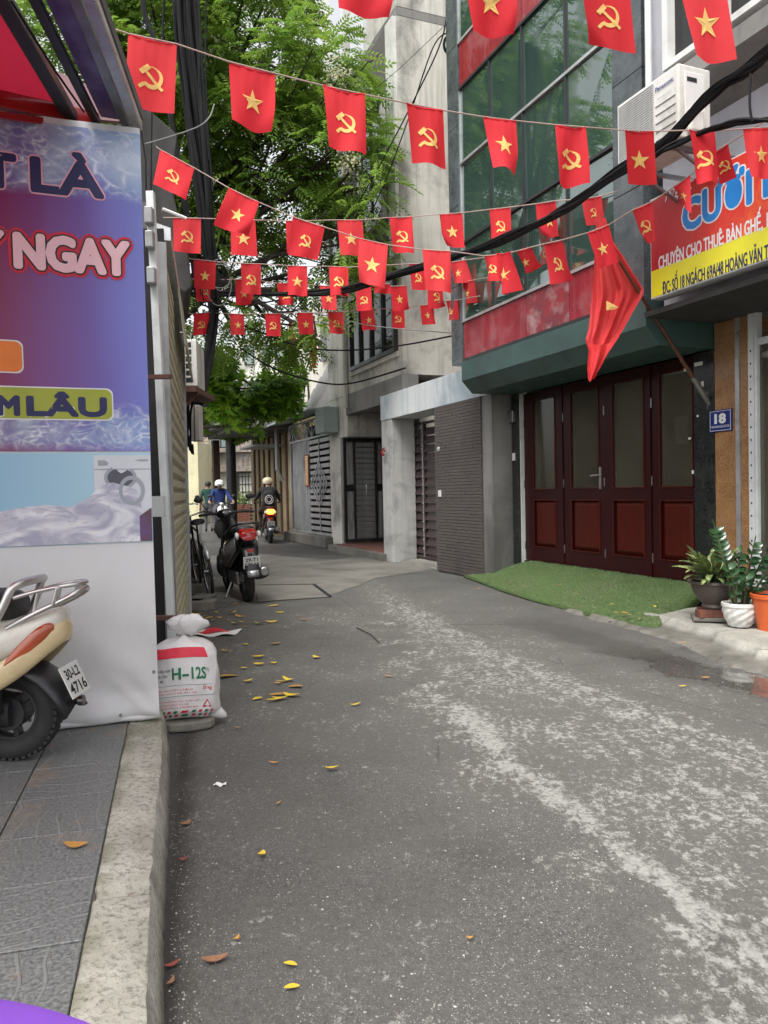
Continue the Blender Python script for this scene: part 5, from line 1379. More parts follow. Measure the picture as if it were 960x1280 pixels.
    for k in range(14):
        u = random.uniform(225, 239); mb.tube([at(u+random.uniform(-3, 6), 490, 9.7), at(u+random.uniform(-2, 2), 520, 9.7), at(u+random.uniform(-2, 2), 556, 9.7)], .014, 5)
    mb.tube([at(236, 550, 9.6), at(238, 562, 9.6), at(241, 568, 9.6), at(240, 555, 9.6)], .02, 6)
    mb.build('cable', M['cable'], B)
left_houses()

# ------------------------------------------------------------------ cables
def cables():
    random.seed(21)
    t = root('cable_bundle', 'thick vertical bundle of black cables hanging in front of the tree', 'cables', W, at(262, 420, 9.3).x, 9.3, at(262, 420, 9.3).z)
    base = [(230, -45), (235, 40), (243, 120), (252, 200), (260, 280), (266, 340), (268, 385)]
    for k in range(20):
        ph = random.uniform(0, 6.28); off = random.uniform(-16, 16); Y = 11.6+random.uniform(-.15, .15)
        pts = [at(a+off*(1-.012*max(0, b-40)/6)+2.2*math.sin(ph+b*.016), b, Y+.04*math.sin(ph+b*.02)) for a, b in base]
        if k % 3 == 0: pts += [at(262+off*.4, 450, 11.2), at(250+off*.25, 505, 10.4)]
        mb = MB(); mb.tube(catmull(pts, 4), random.uniform(.020, .042), 6); mb.build('cable', M['cable'], t, smooth=True)
    for (pts, r) in (([(173, -40), (182, 20), (196, 60), (214, 150), (226, 230), (238, 300), (246, 370)], .034), ([(206, -20), (204, 60), (216, 150), (232, 240), (244, 330)], .016), ([(247, -30), (252, 60), (256, 130), (262, 200)], .012), ([(258, -30), (257, 80), (260, 160), (266, 240)], .010),
                     ([(246, -30), (250, 40), (249, 110)], .008)):
        mb = MB(); mb.tube(catmull([at(a, b, 11.4) for a, b in pts], 5), r*1.25, 6); mb.build('cable', M['cable'], t, smooth=True)
    # slack loops
    for k in range(7):
        cx, cy = 268+random.uniform(-4, 10), 340+random.uniform(-14, 26); r1, r2 = random.uniform(8, 17), random.uniform(14, 30)
        mb = MB(); mb.tube([at(cx+r1*math.cos(a*.4), cy+r2*math.sin(a*.4), 11.2) for a in range(15)], .007, 5); mb.build('loop', M['cable_grey'] if k % 2 else M['cable'], t)
    mb = MB(); mb.tube(catmull([at(181, 180, 7.2), at(215, 170, 7.8), at(248, 158, 8.6), at(262, 146, 9.0), at(268, 130, 9.1)], 5), .008, 5); mb.build('loop', M['cable_grey'], t)
    # the bundle crossing the lane
    def bundle(label, pts, n, r, spread, seed=1):
        random.seed(seed); b = root('cable_span', label, 'cables', W, *at(*pts[0]))
        P = catmull([at(*p) for p in pts], 6)
        for k in range(n):
            dx, dz, ph = random.uniform(-spread, spread), random.uniform(-spread, spread), random.uniform(0, 6)
            q = [p+Vector((0, dx+.012*math.sin(ph+i*.5), dz*(.5+.5*math.sin(ph+i*.21))+.01*math.sin(ph+i*.8))) for i, p in enumerate(P)]
            mb = MB(); mb.tube(q, r*random.uniform(.7, 1.25), 5); mb.build('cable', M['cable'], b, smooth=True)
    bundle('heavy black cable bundle crossing the lane and rising right past the air conditioner', [(150, 368, 13.2), (270, 366, 12.8), (400, 366, 11.2), (470, 350, 9.9), (560, 324, 9.0), (640, 294, 7.8), (700, 262, 7.0), (760, 222, 6.2), (830, 178, 5.5), (888, 120, 5.1), (940, 80, 4.8), (1010, 20, 4.4)], 11, .014, .05, 3)
    bundle('thinner black cable span running right along the top of the signboard', [(820, 192, 5.5), (870, 168, 5.2), (930, 152, 4.9), (1010, 150, 4.6)], 4, .011, .02, 4)
    def one(label, pts, r=.008, m='cable'):
        P = catmull([at(*p) for p in pts], 7); o = root('cable', label, 'cable', W, *P[0]); mb = MB(); mb.tube(P, r, 5); mb.build('strand', M[m], o, smooth=True)
    one('black cable dropping steeply from the concrete tower top into the tree, upper of two', [(561, -5, 11.5), (552, 50, 11.6), (520, 120, 11.8), (470, 215, 12.2), (420, 300, 12.6)], .011)
    one('black cable dropping steeply from the concrete tower top into the tree, lower of two', [(560, 40, 11.6), (541, 60, 11.6), (510, 150, 12), (476, 240, 12.4), (440, 310, 12.8)], .010)
    one('thin line from the tower slanting down left above the white corner strip', [(560, 28, 11.5), (500, 85, 12), (470, 110, 12.5)], .004)
    one('black cable sagging low in front of the concrete house window', [(300, 405, 13), (372, 432, 13.2), (430, 438, 13), (500, 432, 12.6), (575, 418, 11.6)], .014)
    one('black cable sagging under the concrete house window toward the tree', [(300, 435, 14), (345, 462, 14), (400, 478, 13.8), (440, 479, 13.6), (507, 460, 12.8)], .016)
    one('pale cable stretched from the tree to the green canopy corner', [(338, 380, 13), (400, 393, 12.8), (470, 408, 12.4), (575, 417, 11.4)], .008, 'cable_grey')
    one('black cable slanting from the small flags down toward the left branches', [(425, 335, 12), (395, 358, 12), (345, 412, 12.5), (332, 430, 13)], .010)
    one('black hanging cable loop beside the air conditioner at upper right', [(938, 92, 4.75), (937, 130, 4.75), (940, 152, 4.75)], .008)
    # coil of wire on the tower corner
    for (cx, cy, r, Y, l) in ((559, 56, 8, 10.9, 'black wire coil hanging at the top of the concrete tower'), (571, 440, 9, 10.9, 'grey wire coil hanging beside the green canopy corner')):
        o = root('wire_coil', l, 'wire coil', W, *at(cx, cy, Y)); random.seed(cx)
        for k in range(5):
            mb = MB(); q = random.uniform(.7, 1.1); mb.tube([at(cx+r*.55*q*math.cos(a*.42), cy+r*1.7*q*math.sin(a*.42)*(1 if cy > 300 else .7), Y+.02*k) for a in range(15)], .010, 5, close=True); mb.build('wire', M['cable' if cy < 300 else 'cable_grey'], o)
cables()
# ------------------------------------------------------------------ trees
def spray(n_pair=7, L=.34, lw=.075, ll=.021):
    """one compound leaf along +x: vertices, faces, arching a little"""
    v, f = [], []
    def leaflet(base, ang, up, ln):
        d = Vector((math.cos(ang), math.sin(ang), up)); s = Vector((-math.sin(ang), math.cos(ang), 0))*ll
        b = len(v); v.extend([tuple(base), tuple(base+d*ln*.45+s+Vector((0, 0, .006))), tuple(base+d*ln+Vector((0, 0, -.012))), tuple(base+d*ln*.45-s+Vector((0, 0, .006)))]); f.append((b, b+1, b+2, b+3))
    for i in range(n_pair):
        u = (i+1)/(n_pair+.5); x = L*u; z = -.16*L*u*u*2.2
        for sgn in (1, -1): leaflet(Vector((x, 0, z)), sgn*1.05, -.12, lw*(1.15-.5*abs(u-.45)))
    leaflet(Vector((L, 0, -.16*L*2.2)), 0, -.3, lw)
    return np.array(v), np.array(f)
def crown_mesh(name, clumps, m, n_total, rnd, sp, scale=(.8, 1.25), gap=.42, droop=.5):
    V0, F0 = sp; nv = len(V0)
    vol = np.array([c[1][0]*c[1][1]*c[1][2]*(c[2] if len(c) > 2 else 1) for c in clumps])**.8; vol = vol/vol.sum()
    P = []; C = []
    from mathutils import noise as mn
    tries = 0
    while len(P) < n_total and tries < n_total*12:
        tries += 1
        k = rnd.choice(len(clumps), p=vol); c, r = clumps[k][0], clumps[k][1]
        d = rnd.normal(0, 1, 3); d /= np.linalg.norm(d); rr = rnd.uniform(.25, 1)**.55
        p = np.array(c) + d*rr*np.array(r)
        q = mn.noise(Vector(p*1.25)) + .5*mn.noise(Vector(p*3.1))
        if q < gap-.5: continue
        P.append(p); C.append(d)
    P = np.array(P); C = np.array(C); n = len(P)
    # direction: outward and drooping
    D = C + rnd.normal(0, .55, (n, 3)); D[:, 2] = D[:, 2]*.45 - droop*.45; D /= np.linalg.norm(D, axis=1)[:, None]
    U = np.tile(np.array([0, 0, 1.0]), (n, 1)) + rnd.normal(0, .35, (n, 3))
    S = np.cross(U, D); S /= np.linalg.norm(S, axis=1)[:, None]; U = np.cross(D, S)
    sc = rnd.uniform(scale[0], scale[1], n)
    VV = (V0[None, :, 0, None]*D[:, None, :] + V0[None, :, 1, None]*S[:, None, :] + V0[None, :, 2, None]*U[:, None, :])*sc[:, None, None] + P[:, None, :]
    FF = (F0[None] + (np.arange(n)*nv)[:, None, None]).reshape(-1, 4); VV = VV.reshape(-1, 3)
    me = bpy.data.meshes.new(name); me.vertices.add(len(VV)); me.vertices.foreach_set('co', VV.ravel())
    me.loops.add(len(FF)*4); me.loops.foreach_set('vertex_index', FF.ravel()); me.polygons.add(len(FF)); me.polygons.foreach_set('loop_start', np.arange(len(FF))*4)
    try: me.polygons.foreach_set('loop_total', np.full(len(FF), 4))
    except Exception: pass
    a = me.attributes.new('shade', 'FLOAT', 'POINT'); sh = np.repeat(np.clip(rnd.normal(.18, .22, n), 0, 1), nv); a.data.foreach_set('value', sh)
    me.materials.append(m); me.update(calc_edges=True); me.validate(); return me, P
def tree(name, label, cat, base, clumps, m, n, seed, sp, trunk_pts, tr, gap=.42, scale=(.8, 1.25), droop=.5, flowers=(), branches=26):
    rnd = np.random.RandomState(seed); random.seed(seed)
    t = root(name, label, cat, W, base[0], base[1], 0)
    me, P = crown_mesh('crown', clumps, m, n, rnd, sp, scale, gap, droop)
    me.transform(Matrix.Translation(-Vector((base[0], base[1], 0))))
    newobj('crown', me, t)
    mb = MB(); pts = catmull([Vector(p) for p in trunk_pts], 6); k = len(pts); mb.tube(pts, [tr*(1-.6*i/k) for i in range(k)], 10); mb.build('trunk', M['bark'], t, smooth=True)
    top = pts[-1]
    for c in clumps:
        c0 = Vector(c[0]); st = pts[random.randint(int(k*.55), k-1)]
        mid = st.lerp(c0, .5)+Vector((random.uniform(-.3, .3), random.uniform(-.3, .3), random.uniform(-.1, .4)))
        q = catmull([st, mid, c0], 6); mb = MB(); mb.tube(q, [tr*.42*(1-.75*i/len(q)) for i in range(len(q))], 7)
        for b in range(4):
            e = c0+Vector((random.gauss(0, 1)*c[1][0]*.7, random.gauss(0, 1)*c[1][1]*.7, random.gauss(0, 1)*c[1][2]*.7)); s_ = q[random.randint(6, len(q)-1)]
            g = catmull([s_, s_.lerp(e, .5)+Vector((0, 0, random.uniform(-.1, .2))), e], 4); mb.tube(g, [.028*(1-.7*i/len(g)) for i in range(len(g))], 5)
        mb.build('limb', M['bark'], t, smooth=True)
    for fc in flowers:
        mb = MB(); fc = Vector(fc)
        for i in range(90):
            d = Vector((random.gauss(0, .13), random.gauss(0, .1), random.gauss(0, .13)))
            if d.length > .26: continue
            mb.ball(fc+d, random.uniform(.014, .028), 5, 3)
        mb.build('blossom', M['blossom'], t)
    return t
def A_(px, py, Y): return tuple(at(px, py, Y))
cl = [(A_(215, 30, 13.5), (1.1, 1.3, 1.0)), (A_(300, 60, 13.5), (1.3, 1.5, 1.1)), (A_(385, 95, 13.0), (1.0, 1.2, .75)), (A_(430, 100, 13.0), (.6, .9, .45)), (A_(340, 10, 14), (.9, 1.2, .7)),
      (A_(255, 130, 13.5), (1.2, 1.4, 1.0)), (A_(330, 170, 13.5), (1.2, 1.4, .95)), (A_(420, 190, 13.2), (.9, 1.1, .8)), (A_(455, 235, 13.0), (.55, .8, .75)), (A_(250, 230, 14), (1.1, 1.3, .9)),
      (A_(340, 250, 13.8), (1.2, 1.3, .75)), (A_(430, 290, 13.0), (.7, .9, .55)), (A_(280, 310, 14), (1.0, 1.2, .6)), (A_(370, 340, 13.8), (.9, 1.1, .5), .8), (A_(250, 380, 13.6), (.5, .8, .45), .8),
      (A_(310, 395, 14), (.9, 1.0, .35), .8), (A_(420, 365, 13.2), (.5, .8, .45), .8), (A_(300, 425, 15), (.8, 1.0, .35), 1.0), (A_(350, 420, 15), (.6, 1.0, .5), 1.0), (A_(258, 425, 15), (.5, .9, .4), 1.0), (A_(395, 420, 13.0), (.30, .5, .55), 1.1), (A_(180, 80, 13), (.9, 1.1, 1.1)), (A_(190, 190, 13), (.7, 1.0, .9)), (A_(130, -60, 13), (1.4, 1.6, 1.2)), (A_(260, -80, 13.5), (1.6, 1.8, 1.1)), (A_(90, 60, 13), (1.2, 1.2, 1.2))]
TB = LF.w(7.2, 1.2)
tree('neem_tree', 'large feathery leaved green tree with cream blossom overhanging the lane from the left', 'tree', TB, cl, M['leaf_green'], 7200, 5, spray(7, .40, .088, .021), [TB, TB+Vector((.1, 0, 2.5)), TB+Vector((.5, -.2, 4.5)), TB+Vector((.9, -.4, 6.5))], .2, gap=.47,
     flowers=[at(420, 94, 12.1), at(434, 200, 12.2), at(262, 60, 12.5)])
def broad():
    v, f = [], []
    for k in range(5):
        a = (k-2)*.55; d = Vector((math.cos(a), math.sin(a), -.25)); s = Vector((-math.sin(a), math.cos(a), 0))*.035; b = len(v); o = Vector((.05*k, 0, 0)); L = .20
        v += [tuple(o), tuple(o+d*L*.45+s), tuple(o+d*L), tuple(o+d*L*.45-s)]; f.append((b, b+1, b+2, b+3))
    return np.array(v), np.array(f)
Yb = 16.5
cl2 = [(A_(280, 478, Yb), (.7, .8, .34)), (A_(320, 488, Yb), (.75, .8, .34)), (A_(305, 512, Yb), (.6, .7, .2)), (A_(345, 498, Yb), (.45, .6, .24)), (A_(262, 455, Yb), (.35, .6, .3), 1.2), (A_(350, 480, Yb), (.4, .5, .22)), (A_(318, 528, Yb-.5), (.28, .4, .12))]
TB2 = LF.w(9.8, 1.1)
tree('mango_tree', 'lower branch of glossy broad bright green leaves reaching over the lane behind the riders', 'tree', TB2, cl2, M['leaf_bright'], 1500, 9, broad(), [TB2, TB2+Vector((.1, 0, 1.8)), TB2+Vector((.7, 0, 2.9)), TB2+Vector((1.3, .1, 3.6))], .12, gap=.36, droop=.9)
cl3 = [(A_(372, 430, 19), (.4, .5, .5)), (A_(362, 470, 19), (.35, .4, .5)), (A_(370, 505, 18.6), (.18, .3, .35)), (A_(366, 520, 18.6), (.12, .2, .3))]
b3 = R.w(-14.2, 1.1)
tree('balcony_climber', 'dark trailing climber hanging down beside the chequered tile awning', 'climbing plant', b3, cl3, M['leaf_green'], 420, 11, broad(), [b3+Vector((0, 0, 3.3)), b3+Vector((0, 0, 4)), b3+Vector((-.1, 0, 4.6))], .04, gap=.35, scale=(.5, .8), droop=1.2)
cl4 = [(A_(262, 522, 23), (.7, .6, .3)), (A_(300, 535, 24), (.5, .5, .3)), (A_(244, 500, 22), (.35, .5, .5))]
b4 = Vector((at(236, 600, 24).x-.6, 24, 0))
tree('street_bush_tree', 'dusky green tree with pinkish flowers in front of the marble house upper window', 'tree', b4, cl4, M['leaf_green'], 420, 13, broad(), [b4, b4+Vector((.2, 0, 2)), b4+Vector((.9, 0, 3.3))], .08, gap=.36)

# ------------------------------------------------------------------ flags on strings
def star_pts(cx, cy, r, asp, rot=0.0):
    return [(cx + (r if i % 2 == 0 else r*.40)*math.sin(PI*i/5+rot)/asp, cy - (r if i % 2 == 0 else r*.40)*math.cos(PI*i/5+rot)) for i in range(10)]
def emblem(mb, kind, S, size=.22, asp=.75, off=.003):
    """kind: star or hs; S(u, v, off) maps flag coordinates (v down) to a point; asp = width / height"""
    cx, cy = .5, .53
    def P(x, y, o): return S(cx + x*size/asp, cy - y*size, o)
    for o in (-off, off):
        if kind == 'star':
            q = [(math.sin(PI*i/5)*(1.05 if i % 2 == 0 else .41), math.cos(PI*i/5)*(1.05 if i % 2 == 0 else .41)) for i in range(10)]
            mid = [(a*.45, b*.45) for a, b in q]; b0 = [P(0, 0, o)]+[P(a, b, o) for a, b in mid]+[P(a, b, o) for a, b in q]
            f = []
            for i in range(10): j = (i+1) % 10; f += [(0, 1+i, 1+j), (1+i, 11+i, 11+j, 1+j)]
            mb.add(b0, f)
        else:
            n = 16; vs = []
            for i in range(n+1):     # sickle blade: from the tip at the top round to the lower left
                u = i/n; a = math.radians(98 - 238*u)      # 98 -> -140
                r1 = .80; w_ = .04+.30*math.sin(min(1, u*1.15)*PI*.5)*(1-.25*max(0, u-.7)/.3)
                vs.append((.02+r1*math.cos(a), .02+r1*math.sin(a))); vs.append((-.02*0+.02+(r1-w_)*math.cos(a)-.02, .02+(r1-w_)*math.sin(a)+.0))
            f = [(2*i, 2*i+2, 2*i+3, 2*i+1) for i in range(n)]; mb.add([P(a, b, o) for a, b in vs], f)
            def strip(p, q, w_, n=5, o2=0):
                d = (q[0]-p[0], q[1]-p[1]); l = math.hypot(*d); nx, ny = -d[1]/l*w_/2, d[0]/l*w_/2; vs = []
                for i in range(n+1):
                    t = i/n; c = (p[0]+d[0]*t, p[1]+d[1]*t); vs += [P(c[0]+nx, c[1]+ny, o*(1+o2)), P(c[0]-nx, c[1]-ny, o*(1+o2))]
                mb.add(vs, [(2*i, 2*i+2, 2*i+3, 2*i+1) for i in range(n)])
            strip((-.50, -.50), (-.86, -.86), .24, 2, .15)     # sickle handle
            strip((-.42, .42), (.80, -.80), .21, 6, .35)       # hammer shaft
            strip((-.76, .22), (-.18, .80), .36, 4, .5)        # hammer head
SN = {'A': 'the long second string', 'Z': 'the topmost cropped string', 'B': 'the deeply sagging string', 'C': 'the nearly level third string',
      'D': 'the fourth string down', 'E': 'the fifth string down', 'F': 'the lowest farthest string'}
ORD = ['first', 'second', 'third', 'fourth', 'fifth', 'sixth', 'seventh', 'eighth', 'ninth', 'tenth', 'eleventh', 'twelfth', 'thirteenth']
FL = {
 'Z': (lambda x: 3.9+.0010*x, [(418, -62, 494, -60, 493, 24, 423, 12, 's'), (576, -52, 640, -50, 650, 46, 590, 40, 's'), (725, -27, 785, -28, 796, 66, 738, 55, 'h'), (848, -26, 905, -30, 920, 75, 870, 70, 's')], [(330, -80), (1010, -40)]),
 'A': (lambda x: 4.3+.0010*x, [(160, 42, 221, 55, 218, 143, 157, 128, 'h'), (286, 77, 344, 92, 344, 167, 290, 150, 's'), (404, 107, 456, 118, 458, 193, 411, 183, 'h'), (508, 129, 554, 138, 558, 211, 516, 203, 'h'), (604, 146, 645, 151, 650, 219, 617, 209, 's'), (694, 156, 732, 159, 737, 229, 698, 230, 'h'), (781, 163, 817, 164, 822, 230, 786, 229, 's'), (861, 163, 893, 164, 900, 226, 872, 227, 'h'), (930, 161, 966, 159, 972, 222, 938, 222, 's')], [(136, 34), (1010, 158)]),
 'B': (lambda x: 8.2-.013*max(0, min(x, 735)-600)-.0055*max(0, x-735), [(200, 187, 243, 210, 233, 251, 192, 231, 'h'), (286, 235, 324, 253, 311, 297, 267, 281, 's'), (366, 271, 406, 284, 397, 325, 360, 318, 'h'), (449, 298, 485, 306, 481, 361, 446, 354, 's'), (528, 312, 563, 314, 564, 367, 532, 362, 'h'), (605, 320, 632, 317, 631, 351, 611, 352, 'h'), (621, 317, 638, 315, 652, 362, 625, 373, 's'), (645, 314, 664, 309, 675, 337, 657, 340, 's'), (680, 305, 703, 300, 712, 351, 686, 356, 'h'), (735, 291, 761, 281, 773, 328, 749, 336, 's'), (790, 263, 815, 252, 820, 300, 806, 308, 'h'), (842, 234, 863, 219, 864, 268, 853, 248, 's'), (893, 190, 910, 180, 920, 222, 900, 231, 'h')], [(195, 183), (990, 130)]),
 'C': (lambda x: 9.3-.0100*max(0, x-560), [(216, 272, 251, 273, 251, 317, 217, 314, 'h'), (288, 274, 319, 275, 322, 321, 289, 319, 's'), (357, 276, 384, 276, 384, 318, 359, 317, 'h'), (421, 275, 453, 275, 456, 320, 426, 319, 's'), (487, 272, 515, 271, 518, 316, 491, 314, 'h'), (549, 268, 578, 266, 582, 310, 555, 309, 's'), (611, 262, 638, 259, 641, 300, 616, 304, 'h'), (669, 255, 695, 251, 699, 295, 674, 297, 's'), (728, 249, 752, 245, 756, 280, 733, 282, 'h')], [(204, 272), (775, 238)]),
 'D': (lambda x: 10.8-.0120*max(0, x-500), [(242, 324, 270, 327, 269, 362, 243, 360, 's'), (301, 329, 326, 330, 326, 368, 302, 366, 'h'), (359, 332, 384, 333, 384, 370, 360, 369, 's'), (411, 333, 435, 334, 436, 371, 413, 370, 'h'), (511, 330, 533, 329, 533, 363, 514, 362, 'h'), (563, 328, 582, 325, 590, 353, 567, 355, 's')], [(206, 319), (640, 318)]),
 'E': (lambda x: min(12.4, 11.3+.008*(x-240))-.0300*max(0, x-500), [(244, 349, 268, 350, 268, 378, 245, 376, 'h'), (295, 349, 318, 350, 317, 382, 295, 381, 's'), (346, 354, 366, 354, 367, 381, 348, 383, 'h'), (399, 357, 420, 358, 421, 388, 403, 386, 's'), (445, 361, 464, 358, 465, 388, 446, 389, 'h'), (468, 355, 488, 355, 488, 367, 468, 366, 'n'), (488, 358, 508, 357, 510, 388, 490, 389, 's'), (534, 354, 554, 353, 555, 385, 536, 386, 'h'), (574, 354, 593, 350, 596, 378, 578, 380, 's')], [(210, 347), (620, 345)]),
 'F': (lambda x: 11.4+.0065*(min(x, 500)-240)-.042*max(0, x-500), [(242, 392, 262, 391, 261, 418, 242, 419, 'h'), (287, 392, 305, 393, 306, 419, 289, 419, 's'), (331, 392, 351, 392, 351, 420, 333, 420, 'h'), (371, 391, 391, 391, 392, 418, 374, 418, 's'), (410, 390, 429, 390, 430, 417, 413, 417, 'h'), (450, 388, 467, 386, 470, 413, 453, 414, 's'), (489, 386, 505, 385, 507, 410, 491, 411, 'h'), (525, 382, 542, 380, 545, 405, 529, 406, 's'), (558, 376, 572, 375, 573, 399, 562, 400, 'h')], [(215, 392), (600, 370)]),
}
def flags():
    rnd = random.Random(17)
    for key, (Yf, fl, ends) in FL.items():
        pts = [at(ends[0][0], ends[0][1], Yf(ends[0][0]))]
        for k, (x0, y0, x1, y1, x2, y2, x3, y3, kd) in enumerate(fl):
            dY = -.10 if (key == 'B' and k == 6) else 0
            Ya, Yb_ = Yf(x0)+dY, Yf(x1)+dY
            a, b = at(x0, y0, Ya), at(x1, y1, Yb_)
            if dY == 0: pts += [a.copy(), b.copy()]
            h = ((a-at(x3, y3, Ya)).length + (b-at(x2, y2, Yb_)).length)/2
            # bottoms swing slightly toward or away
            sw = rnd.uniform(-.06, .06); c, d = at(x2, y2, Yb_+sw+rnd.uniform(-.02, .02)), at(x3, y3, Ya+sw+rnd.uniform(-.03, .03))
            nrm = (b-a).cross(d-a).normalized(); ph, am = rnd.uniform(0, 6.28), rnd.uniform(.006, .020)
            w_ = (b-a).length; am2 = rnd.uniform(-.06, .06); cu, cs = rnd.choice((0, 0, 1)), rnd.choice((0, 1)); red = M[rnd.choice(('flag_red', 'flag_red', 'flag_red_b', 'flag_red_c'))]
            def S(u, v, o, a=a, b=b, c=c, d=d, nrm=nrm, ph=ph, am=am, am2=am2, cu=cu, cs=cs):
                p = (a.lerp(b, u)).lerp(d.lerp(c, u), v)
                q = am*math.sin(ph+u*7+v*2.2)*(.3+v) + am2*math.sin(u*PI)*(v*.9+.1)*1.0 + .003*math.sin(u*29+ph)*(1-v)
                sag = -.010*math.sin(u*PI)*(1-v)
                if cu:
                    uu = u if cs else 1-u; k_ = max(0, uu+v-1.55)/.45; q += .055*k_**1.5; p = p.lerp(a.lerp(c, .55), .16*k_)
                return p + nrm*(q+o) + Vector((0, 0, sag))
            nm = {'s': 'gold star', 'h': 'hammer and sickle', 'n': 'emblem hidden'}[kd]
            t = root('hanging_flag', f'{ORD[k]} red flag from left on {SN[key]}, {nm}', 'flag', W, a.x, a.y, a.z)
            mb = MB(); mb.grid(lambda u, v: S(u, v, 0), 14, 14); mb.build('cloth', red, t, smooth=True, angle=0)
            mb = MB(); mb.tube([S(i/8, .005, 0)+Vector((0, 0, .001)) for i in range(9)], .0055, 6, sx=.8); mb.build('sleeve', M['flag_red'], t, smooth=True)
            if kd != 'n':
                mb = MB(); emblem(mb, 'star' if kd == 's' else 'hs', S, .19 if kd == 's' else .20, min(.95, max(.42, w_/h))); mb.build('star' if kd == 's' else 'emblem', M['flag_yellow'], t)
        pts.append(at(ends[1][0], ends[1][1], Yf(ends[1][0])))
        o = root('flag_string', 'thin pale string carrying ' + {'A': 'the large flags past the air conditioner', 'Z': 'the highest flags at the photo top', 'B': 'the flags that dip across the middle', 'C': 'the level row of flags behind the dip', 'D': 'the row just under the level row', 'E': 'the small flags above the lowest row', 'F': 'the farthest lowest small flags'}[key], 'string', W, *pts[0])
        mb = MB(); mb.tube(pts, .0045 if key in 'ZA' else .006, 5); mb.build('cord', M['string'], o)
flags()

def big_flag():
    Yf = lambda px: 6.3 + (px-740)*.0070
    # wooden pole in a wall bracket
    b = R.w(-.02, .62, 0); base = at(884, 500, 7.15); tip = at(752, 292, 6.5)
    P = root('flag_pole', 'thin wooden pole leaning out from the granite pillar and carrying the drooping flag', 'flag pole', W, *base)
    mb = MB(); mb.tube([base, base.lerp(tip, .5), tip], [.018, .016, .012], 8); mb.build('pole', M['wood_pole'], P, smooth=True)
    d = (tip-base).normalized()
    mb = MB(); mb.tube([base-d*.05, base+d*.28], .026, 10); mb.bar(base+Vector((.03, .02, .0)), base+Vector((.06, .10, 0)), .04, .16); mb.build('bracket', M['steel'], P)
    t = root('drooping_flag', 'large limp red flag with partly hidden yellow star folded down from the leaning pole', 'flag', W, *at(770, 310, 6.4))
    # outline rows from top to bottom: left x, right x (pixels)
    rows = [(272, 745, 757), (300, 744, 765), (320, 743, 779), (340, 742, 791), (362, 740, 805), (372, 740, 802), (390, 738, 791), (410, 736, 780), (425, 732, 771), (440, 736, 761), (455, 737, 752), (474, 738, 743)]
    def fn(u, v, o=0):
        i = v*(len(rows)-1); a = min(int(i), len(rows)-2); q = i-a; r0, r1 = rows[a], rows[a+1]
        y = r0[0]+(r1[0]-r0[0])*q; l = r0[1]+(r1[1]-r0[1])*q; r = r0[2]+(r1[2]-r0[2])*q
        x = l+(r-l)*u; w_ = (r-l)/60
        fold = .038*math.sin(u*15+v*3)*min(1, v*3)*w_**.5 + .022*math.sin(u*33-v*5)*w_ + .06*math.sin(u*PI)*w_
        return at(x, y, 6.63+(x-740)*.0010+fold*.7+o)
    mb = MB(); mb.grid(lambda u, v: fn(u, v), 70, 70); mb.build('cloth', M['flag_backlit'], t, smooth=True, angle=0)
    # the lower corner turned over
    rows2 = [(428, 733, 764), (436, 736, 761), (448, 735, 756), (460, 734, 750), (474, 735, 740)]
    def f2(u, v):
        i = v*(len(rows2)-1); a = min(int(i), len(rows2)-2); q = i-a; r0, r1 = rows2[a], rows2[a+1]
        return at(r0[1]+(r1[1]-r0[1])*q+((r0[2]-r0[1])+((r1[2]-r1[1])-(r0[2]-r0[1]))*q)*u, r0[0]+(r1[0]-r0[0])*q + 3*math.sin(u*3), 6.57+.03*math.sin(u*9))
    mb = MB(); mb.grid(f2, 16, 12); mb.build('turned_corner', M['flag_backlit'], t, smooth=True, angle=0)
    pts = [(758, 376), (764, 379), (773, 384), (768, 387), (758, 388)]
    mb = MB(); c = at(764, 383, 6.565); P_ = [at(a, b_, 6.575) for a, b_ in pts]; mb.add([c]+P_, [(0, i+1, (i+1) % 5+1) for i in range(5)]); mb.build('star', M['flag_yellow'], t)
    # two furled flags far back by the climber
    for k, (rw, Y, l) in enumerate((([(398, 361, 363), (420, 361, 368), (435, 360, 372), (452, 361, 366)], 17.5, 'narrow furled red flag with a yellow patch hanging before the pale house wall'), ([(405, 386, 391), (430, 385, 396), (450, 389, 396), (460, 391, 394)], 18.0, 'dark furled red flag behind leaves above the chequered awning'))):
        t = root('furled_flag', l, 'flag', W, *at(rw[0][1], rw[0][0], Y))
        def f3(u, v):
            i = v*(len(rw)-1); a = min(int(i), len(rw)-2); q = i-a; r0, r1 = rw[a], rw[a+1]; L = r0[1]+(r1[1]-r0[1])*q; Rr = r0[2]+(r1[2]-r0[2])*q
            return at(L+(Rr-L)*u, r0[0]+(r1[0]-r0[0])*q, Y+.05*math.sin(u*8))
        mb = MB(); mb.grid(f3, 10, 14); mb.build('cloth', M['flag_red'], t, smooth=True, angle=0)
        mb = MB(); mb.tube([at(rw[0][1], rw[0][0]-12, Y+.03), at(rw[0][1]+2, rw[-1][0]+4, Y+.08)], .012, 6); mb.build('pole', M['wood_pole'], t)
        if k == 0:
            mb = MB(); mb.grid(lambda u, v: at(360.5+4*u, 419+14*v, Y-.06), 3, 3); mb.build('star', M['flag_yellow'], t)
big_flag()

